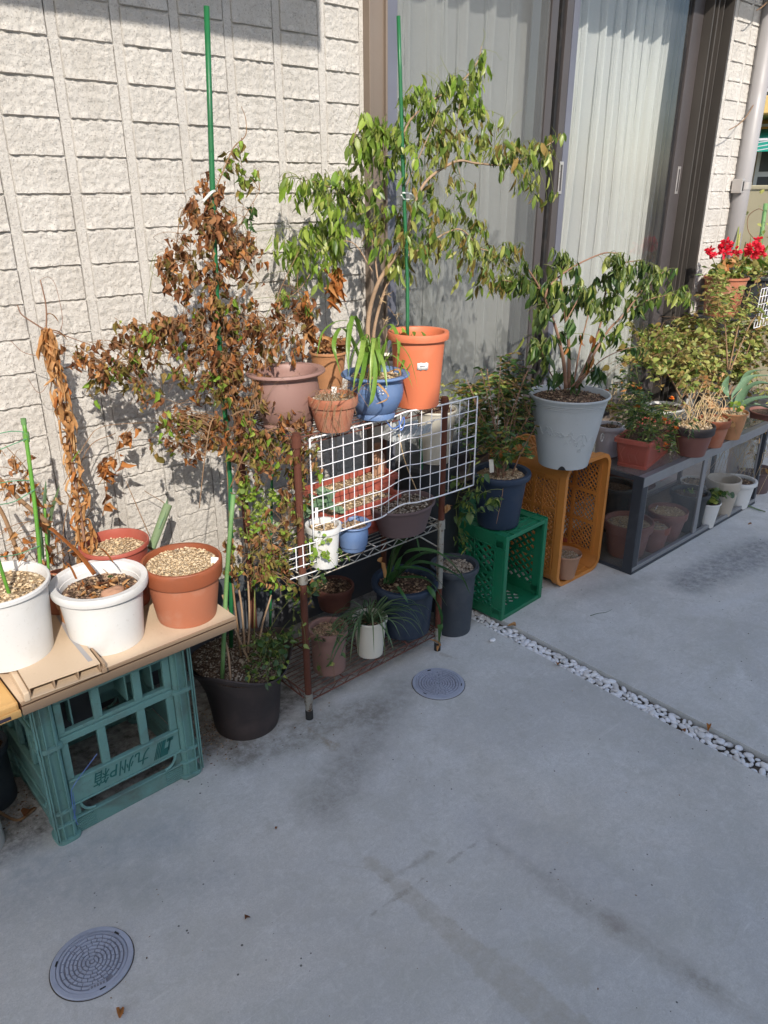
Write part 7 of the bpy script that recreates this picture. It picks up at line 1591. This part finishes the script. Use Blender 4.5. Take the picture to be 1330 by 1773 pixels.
# =================================================================== SHRUBS AND CLUTTER AT THE FAR END
TY = thing('yellow_shrub', 'sprawling yellow green shrub behind the pots at the far end of the case', 'shrub', (3.9, 1.8, .3))
sk = []; b = MB()
for pts in ([(3.531,1.7,0.566), (3.539,1.75,0.754), (3.369,1.78,0.88)], [(3.634,1.72,0.544), (3.784,1.78,0.716), (3.716,1.82,0.891)], [(3.961,1.75,0.482), (4.061,1.8,0.675), (4.148,1.85,0.902)], [(4.103,1.75,0.457), (4.352,1.8,0.635), (4.543,1.85,0.799)], [(3.39,1.66,0.598), (3.223,1.68,0.756), (3.044,1.7,0.829)]): limb2(pts, .005, .0018)
b.build('stem', 'twig', TY, smooth=True)
YL = ['lyellow', 'lyellow', 'lgreen', 'lolive']
foliage(TY, sk, [(*(3.167,1.72,0.861,0.0766,0.0513), 60), (*(3.373,1.75,0.857,0.0923,0.0696), 110), (*(3.664,1.8,0.843,0.1111,0.0966), 150), (*(3.528,1.75,0.7,0.1093,0.0727), 110), (*(3.935,1.82,0.69,0.1183,0.1028), 160), (*(4.276,1.82,0.579,0.1258,0.1094), 150), (*(4.649,1.85,0.553,0.1021,0.1366), 110), (*(3.254,1.7,0.774,0.0663,0.0681), 50), (*(3.804,1.75,0.57,0.1158,0.0474), 60, ['lstraw', 'lyellow']), (*(4.581,1.88,0.693,0.1004,0.0873), 70), (*(3.008,1.7,0.784,0.069,0.05), 36), (*(3.133,1.74,0.938,0.0641,0.0405), 30), (*(4.014,1.8,0.802,0.118,0.0785), 60), (*(4.687,1.8,0.382,0.0795,0.083), 40)], 'ovate', YL, .029, 8, .3, 'twig', .001, 300, .16, dens=4.2, flat=.14, bare=.6)
TY2 = thing('yellow_shrub', 'upper yellow green shrub in front of the geranium pot and wall corner', 'shrub', (4.15, 1.72, .5))
sk = []; b = MB()
for pts in ([(3.856,1.67,0.664), (3.824,1.71,0.893), (3.743,1.73,1.063)], [(3.869,1.67,0.662), (3.988,1.71,0.875), (4.146,1.75,1.03)], [(3.889,1.67,0.659), (4.127,1.71,0.86), (4.294,1.73,0.901)]): limb2(pts, .004, .0016)
b.build('stem', 'twig', TY2, smooth=True)
foliage(TY2, sk, [(*(3.588,1.7,0.999,0.0623,0.0813), 60), (*(3.552,1.66,1.032,0.0673,0.0692), 50), (*(3.732,1.66,1.016,0.0759,0.066), 50), (*(3.709,1.71,0.96,0.0832,0.0723), 110), (*(3.943,1.71,0.908,0.1137,0.0872), 160), (*(3.693,1.73,1.12,0.0819,0.0493), 80), (*(3.92,1.73,1.076,0.0854,0.0571), 60), (*(4.172,1.73,0.942,0.0832,0.0784), 90), (*(4.324,1.77,1.044,0.0495,0.0738), 40), (*(4.313,1.73,0.776,0.0648,0.0626), 50)], 'lance', YL, .032, 6, .2, 'twig', .001, 300, .16)
tGe = pot('geranium_pot', 'square topped terracotta pot of bright red geraniums by the wall corner', ((4.218,1.92,0.872)[0], 1.92, (4.218,1.92,0.872)[2], .20, .115, .085), 'thin', 'terra', 'soil', .1, cat='potted plant')
P = top(tGe); sk = []; b = MB()
for e in ((3.909,1.88,1.205), (4.079,1.88,1.219), (4.081,1.86,1.169), (4.308,1.84,1.21), (3.945,1.86,1.163), (4.191,1.84,1.164)): limb2([P, lerp(P, e, .5)+Vector((0, 0, -.01)), e], .0035, .0018)
b.build('stem', 'twiggr', tGe, smooth=True)
foliage(tGe, sk, [(*(4.035,1.88,1.114,0.089,0.0476), 60), (*(4.22,1.86,1.118,0.0913,0.055), 50, ['lgreen', 'lyellow', 'lstraw']), (*(4.321,1.84,1.098,0.0783,0.0557), 40), (*(4.087,1.86,1.154,0.0754,0.0358), 30, ['lstraw', 'lrust', 'lolive'])], 'round', ['lgreen', 'lyellow', 'lolive'], .034, 5, .2, 'twiggr', .001, 300, .1)
fl = []
for (q, R2, n_) in (((4.043,1.87,1.24), .035, 90), ((4.022,1.86,1.209), .03, 50), ((3.908,1.87,1.203), .022, 34), ((3.896,1.88,1.227), .016, 20), ((4.285,1.83,1.212), .05, 170), ((4.13,1.85,1.207), .022, 30), ((4.364,1.82,1.185), .03, 50), ((4.313,1.83,1.259), .02, 14)):
    for k in range(n_):
        v = Vector((rnd.gauss(0, 1), rnd.gauss(0, 1), rnd.gauss(0, .6))).normalized()*R2*.72*U(.4, 1.0)
        fl.append((leafmatrix(Vector(q)+v, v+Vector((U(-.02, .02), U(-.02, .02), 0)), Vector((U(-1, 1), U(-1, 1), U(-1, 1))), U(.014, .022), 1.1), 'petal', k % 5, 'petalred', U(.5, 1)))
emit(tGe, fl, 220, 'petal', 'flower_mass')
st = MB(); st.box(4.22, 4.72, 1.78, 2.0, .0, .02); 
T = thing('plant_stand', 'dark stand with pots behind the shrubs at the house corner', 'stand', (4.45, 1.9, 0))
zg = OFF[tGe.name].z
b = MB()
for (x, y) in ((4.15, 1.80), (4.95, 1.80), (4.15, 2.03), (4.95, 2.03)): b.box(x, x+.02, y-.02, y, 0, zg-.014)
b.box(4.13, 4.98, 1.77, 2.04, zg-.0135, zg-.001); b.box(4.13, 4.98, 1.78, 2.03, .30, .312); b.build('stand_frame', 'aludk', T, bevel=.002)
tk = pot('black_pot', 'large black pot on the stand right of the geranium', ((4.58,1.9,0.839)[0], 1.90, zg, .19, .15, .12), 'lip', 'black', 'soil', .1)
emit(tk, [(leafmatrix(top(tk)+Vector((U(-.1, .1), U(-.1, .1), U(0, .05))), (U(-1, 1), U(-1, 1), U(.2, 1.2)), (U(-1, 1), U(-1, 1), .3), U(.10, .22), .5), 'lance', rnd.randrange(5), rnd.choice(['lblade', 'lyellow']), 1) for _ in range(30)])
pot('white_pot', 'white pot half hidden in the shrubs at the far end', (3.76, 1.93, .34, .10, .11, .085), 'lip', 'white', 'soil', .1, ex=1.1)
pot('pink_pot', 'pink pot low at the right edge among dry stems', (4.35, 1.62, .25, .12, .10, .08), 'thin', 'brown', 'soil', .1)
T = thing('white_wire_basket', 'white wire basket shelf at the right edge above the shrubs', 'wire basket', (4.6, 1.75, .9))
b = MB(); q0 = Vector((4.208,1.72,1.027)); 
for k in range(8): b.tube([q0+Vector((k*.035, 0, -k*.002)), q0+Vector((k*.035-.01, 0, -.20))], .0022, n=5)
for k in range(6): b.tube([q0+Vector((-.002*k, 0, -.04*k)), q0+Vector((.27-.002*k, 0, -.04*k))], .0022, n=5)
b.build('basket_wire', 'wirewhite', T)
for (i, (P3, rr_, mt_)) in enumerate((((3.921,1.411,0), .07, 'dkbrown2'), ((3.906,1.319,0), .09, 'slate'))): pass
pot('dull_pot', 'dull brown pot on the ground beyond the far end of the case', (4.08, 1.52, 0, .12, .095, .075), 'flare', 'dkbrown2', 'soil', .1)
TDr = thing('dry_plant', 'dry straw coloured plant spilling at the far end of the case', 'dead plant', (4.1, 1.5, .2))
sk = []; b = MB()
for k in range(60):
    s = Vector((3.91,1.5,0.327))+Vector((U(-.1, .12), U(-.1, .15), U(-.05, .06))); limb2([s, s+Vector((U(-.05, .05), U(-.05, .05), -.05)), s+Vector((U(-.09, .09), U(-.08, .08), -U(.1, .22)))], .0014, .0007, 3)
b.build('stem', 'straw', TDr)
foliage(TDr, sk, [(*(3.853,1.5,0.385,0.087,0.0699), 60), (*(4.015,1.5,0.242,0.0557,0.0909), 40), (*(4.078,1.5,0.048,0.0573,0.0623), 50)], 'lance', ['lstraw', 'lolive', 'lyellow', 'lstraw'], .03, 5, .6, 'straw', .001, 300, .12)
pot('white_pot', 'white pot seen past the far end post of the case', (4.15, 1.62, .0, .27, .10, .08), 'lip', 'white', 'soil', .1)
tube_ = MB().tube(spline([(3.804,1.421,0.01), (3.798,1.371,0.008), (3.785,1.328,0.012)]), .005, .003, 6); tag(tube_.build('green_stalk', 'cutstem', None), 'short green stalk lying on the floor at the far end of the case', 'stalk')
T = thing('bean_vine', 'thin green vine and blades rising at the wall corner behind the geraniums', 'climbing plant', (4.334,1.95,1.15))
for pts, w_ in (([(4.376,1.95,1.133), (4.404,1.97,1.295), (4.471,2,1.395)], .008), ([(4.326,1.95,1.135), (4.363,1.96,1.237), (4.394,1.98,1.339)], .01), ([(4.537,1.95,1.139), (4.512,1.95,1.217), (4.494,1.95,1.278)], .006)): blade(T, pts, w_, 'lyellow', 'leaf', .4, 5)
print('objects', len(bpy.data.objects))
